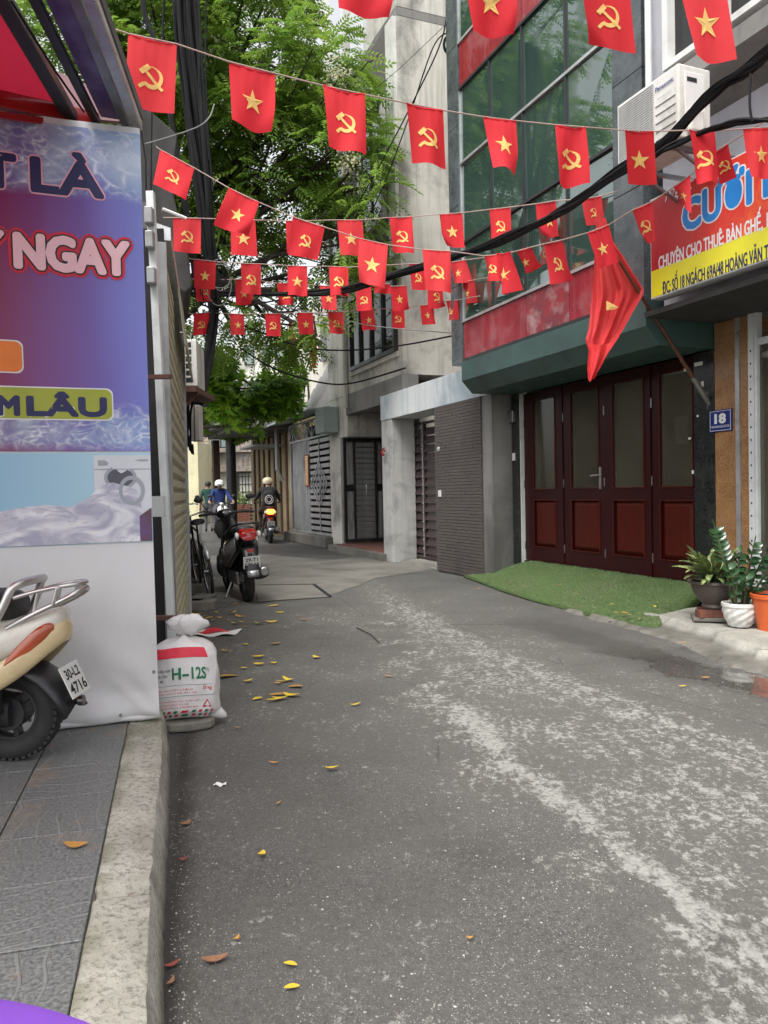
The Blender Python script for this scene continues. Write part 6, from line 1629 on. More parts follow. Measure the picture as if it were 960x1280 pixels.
# ------------------------------------------------------------------ scooters
def wheel(par, x, r, w_, spokes=5, hub=.05):
    mb = MB(); prof = []
    for k in range(15):
        a = PI*2*k/14; prof.append((r-w_*.52+w_*.52*math.cos(a), w_*.5*math.sin(a)))
    rg = [[(x+rr*math.cos(2*PI*k/40), zz, r+rr*math.sin(2*PI*k/40)) for k in range(40)] for rr, zz in prof]
    mb.rings(rg, False); o = mb.build('tyre', M['rubber'], par, smooth=True)
    mb = MB(); n = 44
    for k in range(n):
        a = 2*PI*k/n
        for s_ in (-1, 1):
            c = Vector((x+(r-.0115)*math.cos(a), s_*w_*.22, r+(r-.0115)*math.sin(a))); mb.obox(c, (.012, w_*.34, .016), Matrix.Rotation(-a, 3, 'Y'))
    mb.build('tread', M['rubber'], o)['kind'] = 'stuff'
    mb = MB(); ri = r-w_*1.02
    mb.rings([[(x+q*math.cos(2*PI*k/32), yy, r+q*math.sin(2*PI*k/32)) for k in range(32)] for q, yy in ((ri, -.03), (ri+.012, -.03), (ri+.012, .03), (ri, .03), (ri, -.03))], False)
    mb.lathe([(hub, -.05), (hub, .05)], 16, (x, 0, r), 'Y')
    for k in range(spokes):
        a = 2*PI*k/spokes+.3; mb.bar((x+hub*.7*math.cos(a), 0, r+hub*.7*math.sin(a)), (x+ri*math.cos(a), 0, r+ri*math.sin(a)), .022, .045, (0, 1, 0))
    mb.build('rim', M['silver_paint'] if hub < .06 else M['black_plastic'], o, smooth=False, bevel=.002)
    return o
def loft(mb, secs, e=2.8, n=20):
    """secs: (x, ztop, zbot, half width)"""
    mb.rings([sup(x, 0, (zt+zb)/2, hw, (zt-zb)/2, n, e) for x, zt, zb, hw in secs])
def plate(par, c, w_, h, tilt, l1, l2, facing=-1):
    """licence plate facing -x, tilted; two lines of characters"""
    c = Vector(c); up = Vector((-math.sin(tilt)*-1*.0, 0, 1)); up = Vector((math.sin(tilt), 0, math.cos(tilt))); nx = Vector((-math.cos(tilt), 0, math.sin(tilt))); lat = Vector((0, -1, 0))
    def P(a, b, o): return c + lat*a + up*b + nx*o
    mb = MB(); vs = [P(a*w_/2, b*h/2, o) for o in (0, .004) for a, b in ((-1, -1), (1, -1), (1, 1), (-1, 1))]; mb.add(vs, [(3, 2, 1, 0), (4, 5, 6, 7), (0, 1, 5, 4), (1, 2, 6, 5), (2, 3, 7, 6), (3, 0, 4, 7)])
    pl = mb.build('licence_plate', M['plate_white'], par, bevel=.002)
    mb = MB(); fn = lambda a, b: P(a, b, .0052)
    text(mb, l1, -w_*.36, w_*.36, h*.08, h*.30, 0, .02, 0, fn); text(mb, l2, -w_*.42, w_*.42, -h*.38, h*.33, 0, .02, 0, fn)
    mb.build('plate_number', M['ink_black'], pl)
def mirrored(pts): return [tuple(p) for p in pts] + [(p[0], -p[1], p[2]) for p in reversed(pts) if abs(p[1]) > 1e-4]

def scooter(name, label, fr, x, y, rz, style, plate_txt, group=None, lean=0.0):
    t = root(name, label, 'scooter', fr, x, y, 0, group, rz)
    OFF[t.name] = Vector((0, 0, 0)); r = .265; wb = 1.28
    if lean: t.rotation_euler = (lean, 0, fr.rz+rz)
    wheel(t, 0, r, .115); wheel(t, wb, r, .095)
    bp, sp_ = M[style['body']], M[style['side']]
    mb = MB(); loft(mb, [(.80, .62, .34, .10), (.68, .72, .26, .15), (.35, .76, .34, .17), (.1, .78, .48, .16), (-.12, .82, .56, .135), (-.28, .86, .66, .10), (-.34, .87, .72, .07)]); mb.build('body_shell', bp, t, smooth=True, sub=1)
    for s_ in (1, -1):
        mb = MB(); mb.rings([[(xx, s_*(hw+.004), zz) for xx, zz, hw in q] for q in ([(.62, .40, .15), (.62, .58, .155)], [(.3, .40, .168), (.3, .62, .17)], [(.0, .50, .158), (.0, .70, .158)], [(-.2, .62, .128), (-.2, .76, .125)])], False, False)
        mb.build('side_panel', sp_, t, smooth=True, solid=.012)
    mb = MB(); loft(mb, [(.66, .80, .68, .10), (.45, .84, .70, .15), (.2, .85, .72, .155), (-.05, .89, .76, .14), (-.2, .90, .80, .11)], 2.6); mb.build('seat', M['seat_black'], t, smooth=True, sub=1)
    # floor and leg shield
    mb = MB(); loft(mb, [(.60, .44, .22, .16), (.80, .42, .21, .18), (1.0, .44, .23, .18), (1.08, .50, .30, .16)], 4); mb.build('floorboard', M['black_plastic'], t, smooth=True)
    mb = MB(); mb.rings([sup(xx, 0, zz, hw, .05, 16, 2.5, 'Z') for xx, zz, hw in ((1.06, .30, .16), (1.10, .50, .23), (1.10, .72, .26), (1.04, .88, .22), (1.0, .98, .16))]); mb.build('leg_shield', bp, t, smooth=True)
    mb = MB(); loft(mb, [(1.08, .98, .80, .13), (1.18, .94, .70, .15), (1.24, .84, .64, .10)], 2.5); fs = mb.build('front_fairing', M[style['side']], t, smooth=True, sub=1)
    mb = MB(); mb.ball((1.235, 0, .78), .06, 12, 8, (.5, 1.3, .8)); mb.build('indicator_bar', M['white_plastic'], t, smooth=True)
    mb = MB(); mb.rings([[(wb+(r+.03)*math.cos(a)+0, yy, r+(r+.03)*math.sin(a)) for a in [math.radians(30+10*k) for k in range(12)]] for yy in (-.06, 0, .06)], False, False); mb.build('front_mudguard', bp, t, smooth=True, solid=.01)
    for s_ in (1, -1):
        mb = MB(); mb.tube([(wb, s_*.075, r), (1.06, s_*.06, .74)], .018, 8); mb.build('fork', M['steel'], t)
    # handlebar, headlight, mirrors
    mb = MB(); loft(mb, [(.93, 1.03, .97, .08), (1.0, 1.08, .94, .13), (1.08, 1.06, .93, .11), (1.13, 1.02, .95, .07)], 2.4); mb.build('handlebar_cover', bp, t, smooth=True, sub=1)
    mb = MB(); mb.ball((1.12, 0, .99), .06, 12, 8, (.5, 1.3, .7)); mb.build('headlight', M['chrome'], t, smooth=True)
    for s_ in (1, -1):
        mb = MB(); mb.tube([(1.0, s_*.10, 1.02), (.97, s_*.24, 1.02), (.93, s_*.35, 1.01)], [.014, .018, .018], 8); mb.build('grip', M['rubber'], t, smooth=True)
        mb = MB(); mb.tube([(1.02, s_*.20, 1.03), (1.04, s_*.27, 1.12), (1.02, s_*.31, 1.19)], .006, 6)
        mb.ball((1.01, s_*.33, 1.21), .055, 12, 8, (.3, 1.1, .75)); mb.build('mirror', M['black_plastic'], t, smooth=True)
        mb = MB(); mb.tube([(1.05, s_*.22, 1.01), (1.07, s_*.31, 1.0)], .006, 6); mb.build('brake_lever', M['steel'], t)
    # rear: grab rail, tail lamp, plate, mudguard
    mb = MB(); mb.tube(catmull(mirrored([(.05, .155, .80), (-.12, .17, .86), (-.30, .14, .91), (-.40, .07, .925), (-.41, 0, .925)]), 3), .014, 8); mb.build('grab_rail', M['black_plastic'], t, smooth=True)
    mb = MB(); mb.rings([sup(xx, 0, zz, hw, .045, 16, 3, 'X') for xx, zz, hw in ((-.28, .82, .10), (-.345, .80, .105), (-.375, .78, .08))]); mb.build('tail_lamp', M[style['lamp']], t, smooth=True)
    for s_ in (1, -1):
        mb = MB(); mb.ball((-.33, s_*.125, .79), .035, 10, 8, (1, .7, 1.2)); mb.build('indicator', M['white_plastic'], t, smooth=True)
    mb = MB(); mb.rings([[(xx, yy, zz+abs(yy)*-.25) for yy in (-.08, -.04, 0, .04, .08)] for xx, zz in ((-.22, .70), (-.33, .64), (-.40, .52), (-.44, .40), (-.45, .33))], False, False); mb.build('rear_mudguard', M['black_plastic'], t, smooth=True, solid=.012)
    mb = MB(); mb.rings([[(xx, yy, zz) for yy in (-.065, 0, .065)] for xx, zz in ((-.456, .40), (-.462, .35), (-.455, .325))], False, False); mb.build('mudguard_tip', M['silver_paint'], t, smooth=True, solid=.006)
    mb = MB(); mb.box(-.405, -.385, -.035, .035, .60, .635); mb.build('reflector', M['lamp_red'], t, bevel=.004)
    plate(t, (-.425, 0, .49), .19, .14, -.25, *plate_txt)
    # engine, exhaust, shock, stand
    mb = MB(); loft(mb, [(.55, .36, .22, .07), (.3, .40, .18, .09), (.05, .36, .20, .06)], 3); mb.build('engine', M['steel'], t, smooth=True)
    mb = MB(); mb.box(-.05, .48, .075, .125, .20, .36); mb.build('gear_case', M['steel'], t, bevel=.02)
    mb = MB(); mb.rings([sup(xx, -.155, zz, rr*.8, rr, 16, 2.3) for xx, zz, rr in ((.25, .27, .045), (.1, .29, .065), (-.2, .34, .075), (-.30, .355, .07), (-.31, .357, .045))]); mb.build('muffler', M['black_plastic'], t, smooth=True)
    mb = MB(); mb.lathe([(.04, 0), (.055, .01), (.055, .02), (.03, .02)], 14, (-.335, -.155, .36), 'X'); mb.build('muffler_cap', M['steel'], t)
    mb = MB(); mb.tube([(0, -.10, .28), (-.02, -.10, .58)], .03, 8)
    for k in range(7): mb.tube([(-.005-.002*k+.032*math.cos(a*.7), -.10+.032*math.sin(a*.7), .30+k*.035) for a in range(9)], .006, 4, close=True)
    mb.build('shock_absorber', M['steel'], t)
    mb = MB(); mb.tube([(.35, .1, .24), (.32, .2, .03), (.34, .23, .01)], .012, 6) if style.get('stand') else mb.tube([(.3, .06, .2), (.25, .1, .22)], .012, 6); mb.build('side_stand', M['steel'], t)
    return t
rg = G(311, 753)
ang = math.atan2(.93, -.36)
scooter('parked_scooter', 'black and grey scooter parked on its stand beside the shutter, seen from behind', W, rg.x, rg.y+.26, ang, dict(body='black_gloss', side='silver_dull', lamp='lamp_red', stand=True), ('29-T1', '578.28'), None, 0.09) if 0 else None
M['silver_dull'] = mat('silver_dull', (.30, .30, .285), (.24, .24, .23), .35, .3, coat=.3, dirt=(.06, .06, .055), dscale=5)
PS = scooter('parked_scooter', 'black and grey scooter parked on its stand beside the shutter, seen from behind', W, rg.x-.03, rg.y+.12, ang, dict(body='black_gloss', side='silver_dull', lamp='lamp_red', stand=True), ('29-T1', '578.28'), None, -.06)
g2 = G(338, 679); a2 = math.atan2(1, -.22)
RS = scooter('ridden_scooter', 'red and black scooter being ridden away down the lane with its tail lamp lit', W, g2.x, g2.y, a2, dict(body='red_paint', side='black_gloss', lamp='lamp_on'), ('29-B1', '402.17'))
g3 = G(262, 676); a3 = math.atan2(-1, .30)
OS = scooter('oncoming_scooter', 'white fronted scooter ridden toward the camera, half hidden by the parked black scooter', W, g3.x+.0, g3.y+1.3, a3, dict(body='black_gloss', side='white_plastic', lamp='lamp_red'), ('29-K1', '115.06'))
g4 = G(235, 672)
scooter('red_motorbike', 'red motorbike parked at the left wall far beyond the shutter', W, at(229, 650, 21).x, 21, a3, dict(body='red_paint', side='white_plastic', lamp='lamp_red', stand=True), ('29-M1', '220.41'))

def near_scooter():
    t = root('cream_scooter', 'cream and tan scooter with a silver rear rack, its tail in front of the banner', 'scooter', W, at(17, 905, 3.22).x, 3.22, .15, None, PI)
    OFF[t.name] = Vector((0, 0, 0)); r = .205
    wheel(t, 0, r, .10, 3, .07); wheel(t, 1.25, r, .10, 3, .07)
    mb = MB(); loft(mb, [(1.0, .34, .22, .10), (.78, .52, .26, .16), (.45, .58, .30, .185), (.15, .60, .345, .18), (-.02, .605, .41, .16), (-.12, .62, .47, .13), (-.20, .645, .53, .085), (-.245, .645, .575, .05)], 2.6, 24); mb.build('body_shell', M['cream_paint'], t, smooth=True, sub=1)
    mb = MB(); loft(mb, [(1.0, .66, .58, .09), (.7, .70, .58, .14), (.35, .70, .58, .155), (.08, .735, .59, .145), (-.03, .72, .595, .115), (-.06, .68, .60, .09)], 2.7, 20); mb.build('seat', M['seat_black'], t, smooth=True, sub=1)
    # tan bumper band wrapping the tail
    path = catmull(mirrored([(.62, .172, .21), (.3, .178, .27), (.08, .168, .335), (-.06, .140, .41), (-.17, .095, .50), (-.222, .045, .54), (-.232, 0, .545)]), 4)
    n = len(path); mb = MB(); rings_ = []
    for i, p in enumerate(path):
        a, b = path[max(i-1, 0)], path[min(i+1, n-1)]; tg = (b-a).normalized(); up = Vector((0, 0, 1)); up = (up-tg*up.dot(tg)).normalized(); sd_ = tg.cross(up)
        rings_.append([p+sd_*.022*math.copysign(abs(math.cos(q))**.8, math.cos(q))+up*.048*math.sin(q) for q in [2*PI*k/12 for k in range(12)]])
    mb.rings(rings_); mb.build('bumper_band', M['tan_paint'], t, smooth=True)
    # orange lamp above the band, tapering forwards
    path = catmull(([(-.045, .150, .432), (-.09, .137, .465), (-.135, .122, .503), (-.18, .100, .548), (-.205, .075, .57), (-.21, .07, .572)]), 4); n = len(path); rings_ = []
    for i, p in enumerate(path):
        a, b = path[max(i-1, 0)], path[min(i+1, n-1)]; tg = (b-a).normalized(); up = Vector((0, 0, 1)); up = (up-tg*up.dot(tg)).normalized(); sd_ = tg.cross(up); u = i/(n-1); h = .006+.028*math.sin(PI*min(1, u*1.05))**.7
        rings_.append([p+sd_*.014*math.cos(q)+up*h*math.sin(q) for q in [2*PI*k/12 for k in range(12)]])
    for s_ in (1, -1):
        mb = MB(); mb.rings([[(q.x, q.y*s_, q.z) for q in r_] for r_ in rings_]); mb.build('rear_lamp', M['lamp_orange'], t, smooth=True)
    # grab bar and rack
    mb = MB(); mb.tube(catmull(mirrored([(.50, .165, .50), (.25, .175, .515), (.10, .17, .545), (.0, .16, .595), (-.045, .150, .665), (-.075, .135, .735), (-.10, .10, .755), (-.105, 0, .758)]), 5), .0165, 12, sx=1.2); mb.build('grab_bar', M['chrome'], t, smooth=True)
    mb = MB(); mb.tube(catmull(mirrored([(-.045, .125, .575), (-.14, .115, .625), (-.24, .10, .672), (-.30, .07, .705), (-.318, .02, .722), (-.318, 0, .723)]), 5), .011, 10)
    mb.build('rack_rail', M['chrome'], t, smooth=True)
    mb = MB(); mb.tube(catmull(mirrored([(-.08, .13, .70), (-.16, .115, .722), (-.25, .095, .738), (-.305, .055, .742), (-.315, 0, .742)]), 5), .009, 10); mb.build('rack_rail', M['chrome'], t, smooth=True)
    for x, z0, z1 in ((-.15, .63, .718), (-.23, .667, .735)):
        for s_ in (1, -1):
            mb = MB(); mb.tube([(x, s_*.112, z0), (x-.02, s_*.11, z1)], .008, 8); mb.build('rack_strut', M['chrome'], t, smooth=True)
        mb = MB(); mb.tube([(x-.02, .112, z1), (x-.02, -.112, z1)], .008, 8); mb.build('rack_bar', M['chrome'], t, smooth=True)
    # black mudguard and plate
    mb = MB(); mb.rings([[(xx, yy, zz-abs(yy)*.35) for yy in (-.11, -.06, 0, .06, .11)] for xx, zz in ((.12, .43), (-.02, .44), (-.10, .42), (-.16, .38), (-.215, .32), (-.265, .235))], False, False); mb.build('rear_mudguard', M['black_plastic'], t, smooth=True, solid=.02)
    mb = MB(); mb.lathe([(.0, 0), (.022, 0), (.022, .02), (.0, .02)], 14, (-.30, .0, .245), 'X'); mb.build('reflector', M['black_gloss'], t)
    plate(t, (-.262, 0, .335), .185, .14, .42, '30-L2', '4716')
    # engine side
    mb = MB(); loft(mb, [(.5, .28, .14, .09), (.2, .32, .14, .11), (-.02, .27, .15, .09)], 3); mb.build('engine', M['black_plastic'], t, smooth=True)
    mb = MB(); mb.lathe([(.11, 0), (.10, .03), (.06, .045)], 20, (.12, .10, .22), 'Y'); mb.build('gear_case', M['steel'], t, smooth=True)
    mb = MB(); mb.tube([(.02, .13, .22), (.0, .13, .42)], .028, 10); mb.build('shock_absorber', M['black_plastic'], t)
    mb = MB(); text(mb, '3.0i  125', 0, .13, 0, .018, 0, 0, .3, lambda a, b: (.13-a+0, .1835-.05*a*0, .452+b+a*.22)); mb.build('badge', M['ink_black'], t)
    # front end outside the picture
    mb = MB(); mb.rings([sup(xx, 0, zz, hw, .05, 14, 2.5, 'Z') for xx, zz, hw in ((1.02, .25, .12), (1.06, .5, .2), (1.05, .75, .2), (.98, .92, .13))]); mb.build('leg_shield', M['cream_paint'], t, smooth=True)
    mb = MB(); mb.box(.72, 1.04, -.14, .14, .20, .27); mb.build('floorboard', M['black_plastic'], t, bevel=.02)
    mb = MB(); mb.tube([(.92, .33, .95), (.98, .1, .97), (.98, -.1, .97), (.92, -.33, .95)], .016, 8); mb.build('handlebar', M['rubber'], t)
    mb = MB(); mb.tube([(1.25, .07, .2), (1.03, .05, .75)], .02, 8); mb.tube([(1.25, -.07, .2), (1.03, -.05, .75)], .02, 8); mb.build('fork', M['steel'], t)
near_scooter()

# ------------------------------------------------------------------ people
def skin_body(joints, edges, slots, mats, parent, name='body', sub=2):
    """joints: name -> (pos, radius); slots: list of (joint a, joint b, material index)"""
    me = bpy.data.meshes.new(name); names = list(joints); idx = {k: i for i, k in enumerate(names)}
    me.from_pydata([joints[k][0] for k in names], [(idx[a], idx[b]) for a, b in edges], [])
    o = bpy.data.objects.new(name, me); COL.objects.link(o)
    sm = o.modifiers.new('skin', 'SKIN'); sm.use_smooth_shade = True
    for i, k in enumerate(names): r = joints[k][1]; me.skin_vertices[0].data[i].radius = (r, r) if not isinstance(r, tuple) else r
    me.skin_vertices[0].data[idx[names[0]]].use_root = True
    ss = o.modifiers.new('sub', 'SUBSURF'); ss.levels = ss.render_levels = sub
    dg = bpy.context.evaluated_depsgraph_get(); m2 = bpy.data.meshes.new_from_object(o.evaluated_get(dg)); bpy.data.objects.remove(o)
    m2.materials.clear()
    for m in mats: m2.materials.append(m)
    segs = [(Vector(joints[a][0]), Vector(joints[b][0]), k) for a, b, k in slots]
    for p in m2.polygons:
        c = p.center; best = None
        for a, b, k in segs:
            d = b-a; q = max(0, min(1, (c-a).dot(d)/max(1e-6, d.length_squared))); l = (c-(a+d*q)).length
            if best is None or l < best[0]: best = (l, k)
        p.material_index = best[1]; p.use_smooth = True
    m2.name = name; return newobj(name, m2, parent)
def figure(par, J, top, leg, shoes=None, hairm='hair', helmet=None, look=1):
    """J holds pelvis, chest, neck, head and limbs in local axes, x forward"""
    R_ = {'pelvis': .125, 'waist': .12, 'chest': .145, 'neck': .055, 'chin': .06, 'head': .092, 'crown': .075}
    J = dict(J); j = {}
    j['pelvis'] = (J['pelvis'], .125); j['waist'] = (tuple((Vector(J['pelvis'])*.5+Vector(J['chest'])*.5)), .12); j['chest'] = (J['chest'], .135); j['neck'] = (J['neck'], .052)
    h = Vector(J['head']); j['head'] = (tuple(h), .088); j['crown'] = (tuple(h+Vector((-.01, 0, .07))), .075)
    E = [('pelvis', 'waist'), ('waist', 'chest'), ('chest', 'neck'), ('neck', 'head'), ('head', 'crown')]
    S = [('pelvis', 'waist', 1), ('waist', 'chest', 1), ('chest', 'neck', 1), ('neck', 'head', 0), ('head', 'crown', 0)]
    j['nose'] = (tuple(h+Vector((.098*look, 0, -.005))), .016); E.append(('head', 'nose')); S.append(('head', 'nose', 0))
    for s_ in ('l', 'r'):
        sg = 1 if s_ == 'l' else -1
        for k, rr in (('sh', .068), ('el', .046), ('wr', .030), ('pa', .034)): j[k+s_] = (J[k+s_], rr)
        E += [('chest', 'sh'+s_), ('sh'+s_, 'el'+s_), ('el'+s_, 'wr'+s_), ('wr'+s_, 'pa'+s_)]
        S += [('chest', 'sh'+s_, 1), ('sh'+s_, 'el'+s_, 1), ('el'+s_, 'wr'+s_, 1 if J.get('long', True) else 0), ('wr'+s_, 'pa'+s_, 0)]
        w, p = Vector(J['wr'+s_]), Vector(J['pa'+s_]); d = (p-w).normalized(); lat = d.cross(Vector((0, 0, 1)));
        lat = lat.normalized() if lat.length > .1 else Vector((0, 1, 0)); dn = lat.cross(d).normalized()
        for f in range(4):
            q = p+d*.035+lat*(f-1.5)*.020; j[f'f{f}a'+s_] = (tuple(q+d*.02), .010); j[f'f{f}b'+s_] = (tuple(q+d*(.038-.003*abs(f-1.2))-dn*.03), .009)
            E += [('pa'+s_, f'f{f}a'+s_), (f'f{f}a'+s_, f'f{f}b'+s_)]; S += [(f'f{f}a'+s_, f'f{f}b'+s_, 0)]
        j['th'+s_] = (tuple(p-lat*.045*sg-dn*.015+d*.01), .011); E.append(('pa'+s_, 'th'+s_)); S.append(('pa'+s_, 'th'+s_, 0))
        for k, rr in (('hi', .095), ('kn', .062), ('an', .042), ('to', .036)): j[k+s_] = (J[k+s_], rr)
        E += [('pelvis', 'hi'+s_), ('hi'+s_, 'kn'+s_), ('kn'+s_, 'an'+s_), ('an'+s_, 'to'+s_)]; S += [('pelvis', 'hi'+s_, 2), ('hi'+s_, 'kn'+s_, 2), ('kn'+s_, 'an'+s_, 2), ('an'+s_, 'to'+s_, 3)]
    skin_body(j, E, S, [M['skin'], M[top], M[leg], M[shoes or 'cloth_black']], par)
    for s_ in (1, -1):
        mb = MB(); mb.ball(h+Vector((.083*look, s_*.033, .02)), .012, 8, 6); mb.build('eye', M['hair'], par, smooth=True)
        mb = MB(); mb.ball(h+Vector((0, s_*.09, .0)), .025, 8, 6, (.6, .4, 1)); mb.build('ear', M['skin'], par, smooth=True)
    mb = MB(); mb.box(h.x+.083*look, h.x+.090*look, -.022, .022, h.z-.045, h.z-.038); mb.build('mouth', M['leaf_red'], par)
    mb = MB(); mb.rings([sup(h.x-.012+o, 0, h.z+.02+zz, rr*.95, rr, 18, 2, 'Z') for o, zz, rr in ((-.02*look, -.05, .088), (-.012*look, .0, .103), (-.006*look, .05, .098), (0, .085, .07), (0, .10, .03))]) if not helmet else None
    if not helmet: mb.build('hair', M[hairm], par, smooth=True)
    else:
        mb = MB(); mb.rings([sup(h.x-.01, 0, h.z+zz, rr*.92, rr*1.06, 20, 2, 'Z') for zz, rr in ((-.03, .118), (.01, .128), (.06, .125), (.10, .105), (.13, .07), (.145, .02))]); hm = mb.build('helmet', M[helmet], par, smooth=True)
        mb = MB(); mb.rings([[(h.x+look*(.10+.06*q*math.cos(a)), .105*math.sin(a), h.z+.02-.012*q) for a in [math.radians(-80+16*k) for k in range(11)]] for q in (0, .5, 1)], False, False); mb.build('helmet_peak', M[helmet], hm, smooth=True, solid=.006)
        mb = MB(); mb.tube([(h.x, .10, h.z-.02), (h.x+.03*look, .07, h.z-.10), (h.x+.03*look, -.07, h.z-.10), (h.x, -.10, h.z-.02)], .006, 5); mb.build('chin_strap', M['cloth_black'], hm)
def rider_pose(lean=.08):
    return dict(pelvis=(.28, 0, .93), chest=(.30+lean, 0, 1.28), neck=(.33+lean, 0, 1.42), head=(.38+lean, 0, 1.535),
        shl=(.30+lean, .17, 1.36), shr=(.30+lean, -.17, 1.36), ell=(.50+lean, .28, 1.14), elr=(.50+lean, -.28, 1.14), wrl=(.80, .33, 1.07), wrr=(.80, -.33, 1.07), pal=(.90, .32, 1.045), par=(.90, -.32, 1.045),
        hil=(.36, .10, .89), hir=(.36, -.10, .89), knl=(.74, .19, .80), knr=(.74, -.19, .80), anl=(.78, .16, .40), anr=(.78, -.16, .40), tol=(.92, .17, .36), tor=(.92, -.17, .36))
def people():
    p = root('person', 'rider in black jacket and cream helmet with a backpack, riding away', 'person', W, g2.x, g2.y, 0, None, a2); OFF[p.name] = Vector((0, 0, 0))
    figure(p, rider_pose(), 'cloth_black', 'wood_dark', helmet='helmet_cream')
    b = root('backpack', 'small black backpack with pale reflective outline on the rider in black', 'backpack', W, g2.x, g2.y, 0, None, a2); OFF[b.name] = Vector((0, 0, 0))
    mb = MB(); mb.rings([sup(xx, 0, 1.13, hw, hz, 20, 3.2) for xx, hw, hz in ((.21, .13, .19), (.15, .15, .20), (.09, .13, .18), (.07, .09, .13))]); mb.build('bag', M['cloth_black'], b, smooth=True)
    for q in (1.0, .6):
        mb = MB(); mb.tube([(.066+.0*q, .10*q*math.cos(a*.4), 1.10+.11*q*math.sin(a*.4)) for a in range(16)], .008, 5, close=True); mb.build('piping', M['white_plastic'], b)
    for s_ in (1, -1):
        mb = MB(); mb.tube([(.2, s_*.09, 1.28), (.33, s_*.11, 1.42), (.47, s_*.10, 1.33)], .012, 6); mb.build('strap', M['cloth_black'], b)
    q = root('person', 'rider in blue shirt and white helmet coming toward the camera', 'person', W, OS.location.x, OS.location.y, 0, None, a3); OFF[q.name] = Vector((0, 0, 0))
    figure(q, rider_pose(.05), 'shirt_blue', 'cloth_grey', helmet='helmet_white')
    gw = at(258, 605, 25.5)
    w_ = root('person', 'dark haired man in green shirt walking away on the left side of the lane', 'person', W, gw.x+.05, 25.5, 0, None, PI*.56); OFF[w_.name] = Vector((0, 0, 0))
    J = dict(pelvis=(0, 0, .93), chest=(.02, 0, 1.30), neck=(.03, 0, 1.45), head=(.05, 0, 1.58), shl=(.0, .18, 1.38), shr=(.0, -.18, 1.38), ell=(-.08, .25, 1.10), elr=(.06, -.25, 1.10), wrl=(-.02, .27, .87), wrr=(.20, -.24, .90), pal=(0, .27, .80), par=(.25, -.23, .83),
             hil=(0, .09, .88), hir=(0, -.09, .88), knl=(.14, .10, .50), knr=(-.04, -.10, .48), anl=(.10, .10, .10), anr=(-.28, -.10, .16), tol=(.24, .10, .035), tor=(-.20, -.10, .04), long=False)
    figure(w_, J, 'shirt_green', 'cloth_grey')
people()

def bicycle():
    b = at(262, 742, 9.6); f = Vector((-.36, .93, 0)).normalized()
    ca = math.atan2(f.y, f.x)+PI
    t = root('bicycle', 'old dark bicycle leaning at the wall just beyond the shutter end', 'bicycle', W, G(264, 748).x, G(264, 748).y, 0, None, math.atan2(f.y, f.x)); OFF[t.name] = Vector((0, 0, 0))
    t.rotation_euler = (-.12, 0, math.atan2(f.y, f.x))
    for x in (0, 1.02):
        mb = MB(); mb.tube([(x+.315*math.cos(a), 0, .33+.315*math.sin(a)) for a in [2*PI*k/36 for k in range(36)]], .019, 8, close=True); ty = mb.build('tyre', M['rubber'], t, smooth=True)
        mb = MB(); mb.tube([(x+.29*math.cos(a), 0, .33+.29*math.sin(a)) for a in [2*PI*k/36 for k in range(36)]], .010, 6, close=True)
        for k in range(18): a = 2*PI*k/18; mb.tube([(x, (-1)**k*.02, .33), (x+.29*math.cos(a), 0, .33+.29*math.sin(a))], .0018, 4)
        mb.lathe([(.02, -.04), (.02, .04)], 10, (x, 0, .33), 'Y'); mb.build('rim', M['steel'], ty)
        mb = MB(); mb.rings([[(x+.35*math.cos(a), yy, .33+.35*math.sin(a)) for a in [math.radians(-10+20*k) for k in range(9)]] for yy in (-.025, .025)], False, False); mb.build('mudguard', M['alu'], t, smooth=True, solid=.004)
    mb = MB(); bb = (.44, 0, .30); st = (.34, 0, .80); hd = (.86, 0, .86); hd2 = (.89, 0, .72)
    for p, q in ((bb, st), (bb, hd2), (st, hd), ((0, 0, .33), bb), ((0, 0, .33), st), (hd, hd2), (hd2, (1.02, 0, .33))): mb.tube([p, q], .016, 8)
    mb.build('frame', M['black_gloss'], t, smooth=True)
    mb = MB(); mb.tube([hd, (.84, 0, .98)], .012, 8); mb.tube(catmull([(.72, .27, .99), (.84, .18, 1.02), (.86, 0, .99), (.84, -.18, 1.02), (.72, -.27, .99)], 4), .012, 8); mb.build('handlebar', M['chrome'], t, smooth=True)
    for s_ in (1, -1): mb = MB(); mb.tube([(.76, s_*.25, 1.0), (.64, s_*.28, .97)], .018, 8); mb.build('grip', M['rubber'], t)
    mb = MB(); mb.tube([st, (.32, 0, .90)], .012, 8); loft(mb, [(.46, .94, .90, .02), (.34, .96, .89, .06), (.2, .97, .89, .09), (.15, .95, .90, .05)], 2.4, 12); mb.build('saddle', M['seat_black'], t, smooth=True)
    mb = MB(); mb.lathe([(.09, -.005), (.09, .005)], 20, (.44, -.04, .30), 'Y'); mb.tube([(.44, -.06, .30), (.55, -.08, .16)], .01, 6); mb.box(.50, .60, -.15, -.08, .14, .165); mb.build('crank', M['steel'], t)
    # rear basket / stuff at the wall
    c = G(250, 758); r_ = root('wall_step', 'rough broken step of bricks and concrete at the foot of the wall beyond the shutter', 'step', W, c.x, c.y, 0)
    random.seed(4); k = 0
    for a, b2 in ((243, 756), (252, 763), (262, 757), (246, 742), (256, 735), (264, 764)):
        g = G(a, b2); mb = MB(); mb.obox((g.x-.15, g.y+.15, .05), (.34, .24, .11), random.uniform(-.4, .4)); mb.build('block', M['stone'] if k % 2 else M['slab'], r_, bevel=.015); k += 1
    g = G(248, 730); mb = MB(); mb.obox((g.x-.1, g.y+.3, .2), (.28, .9, .4), .2); mb.build('block', M['brick_dark'], r_, bevel=.02)
bicycle()

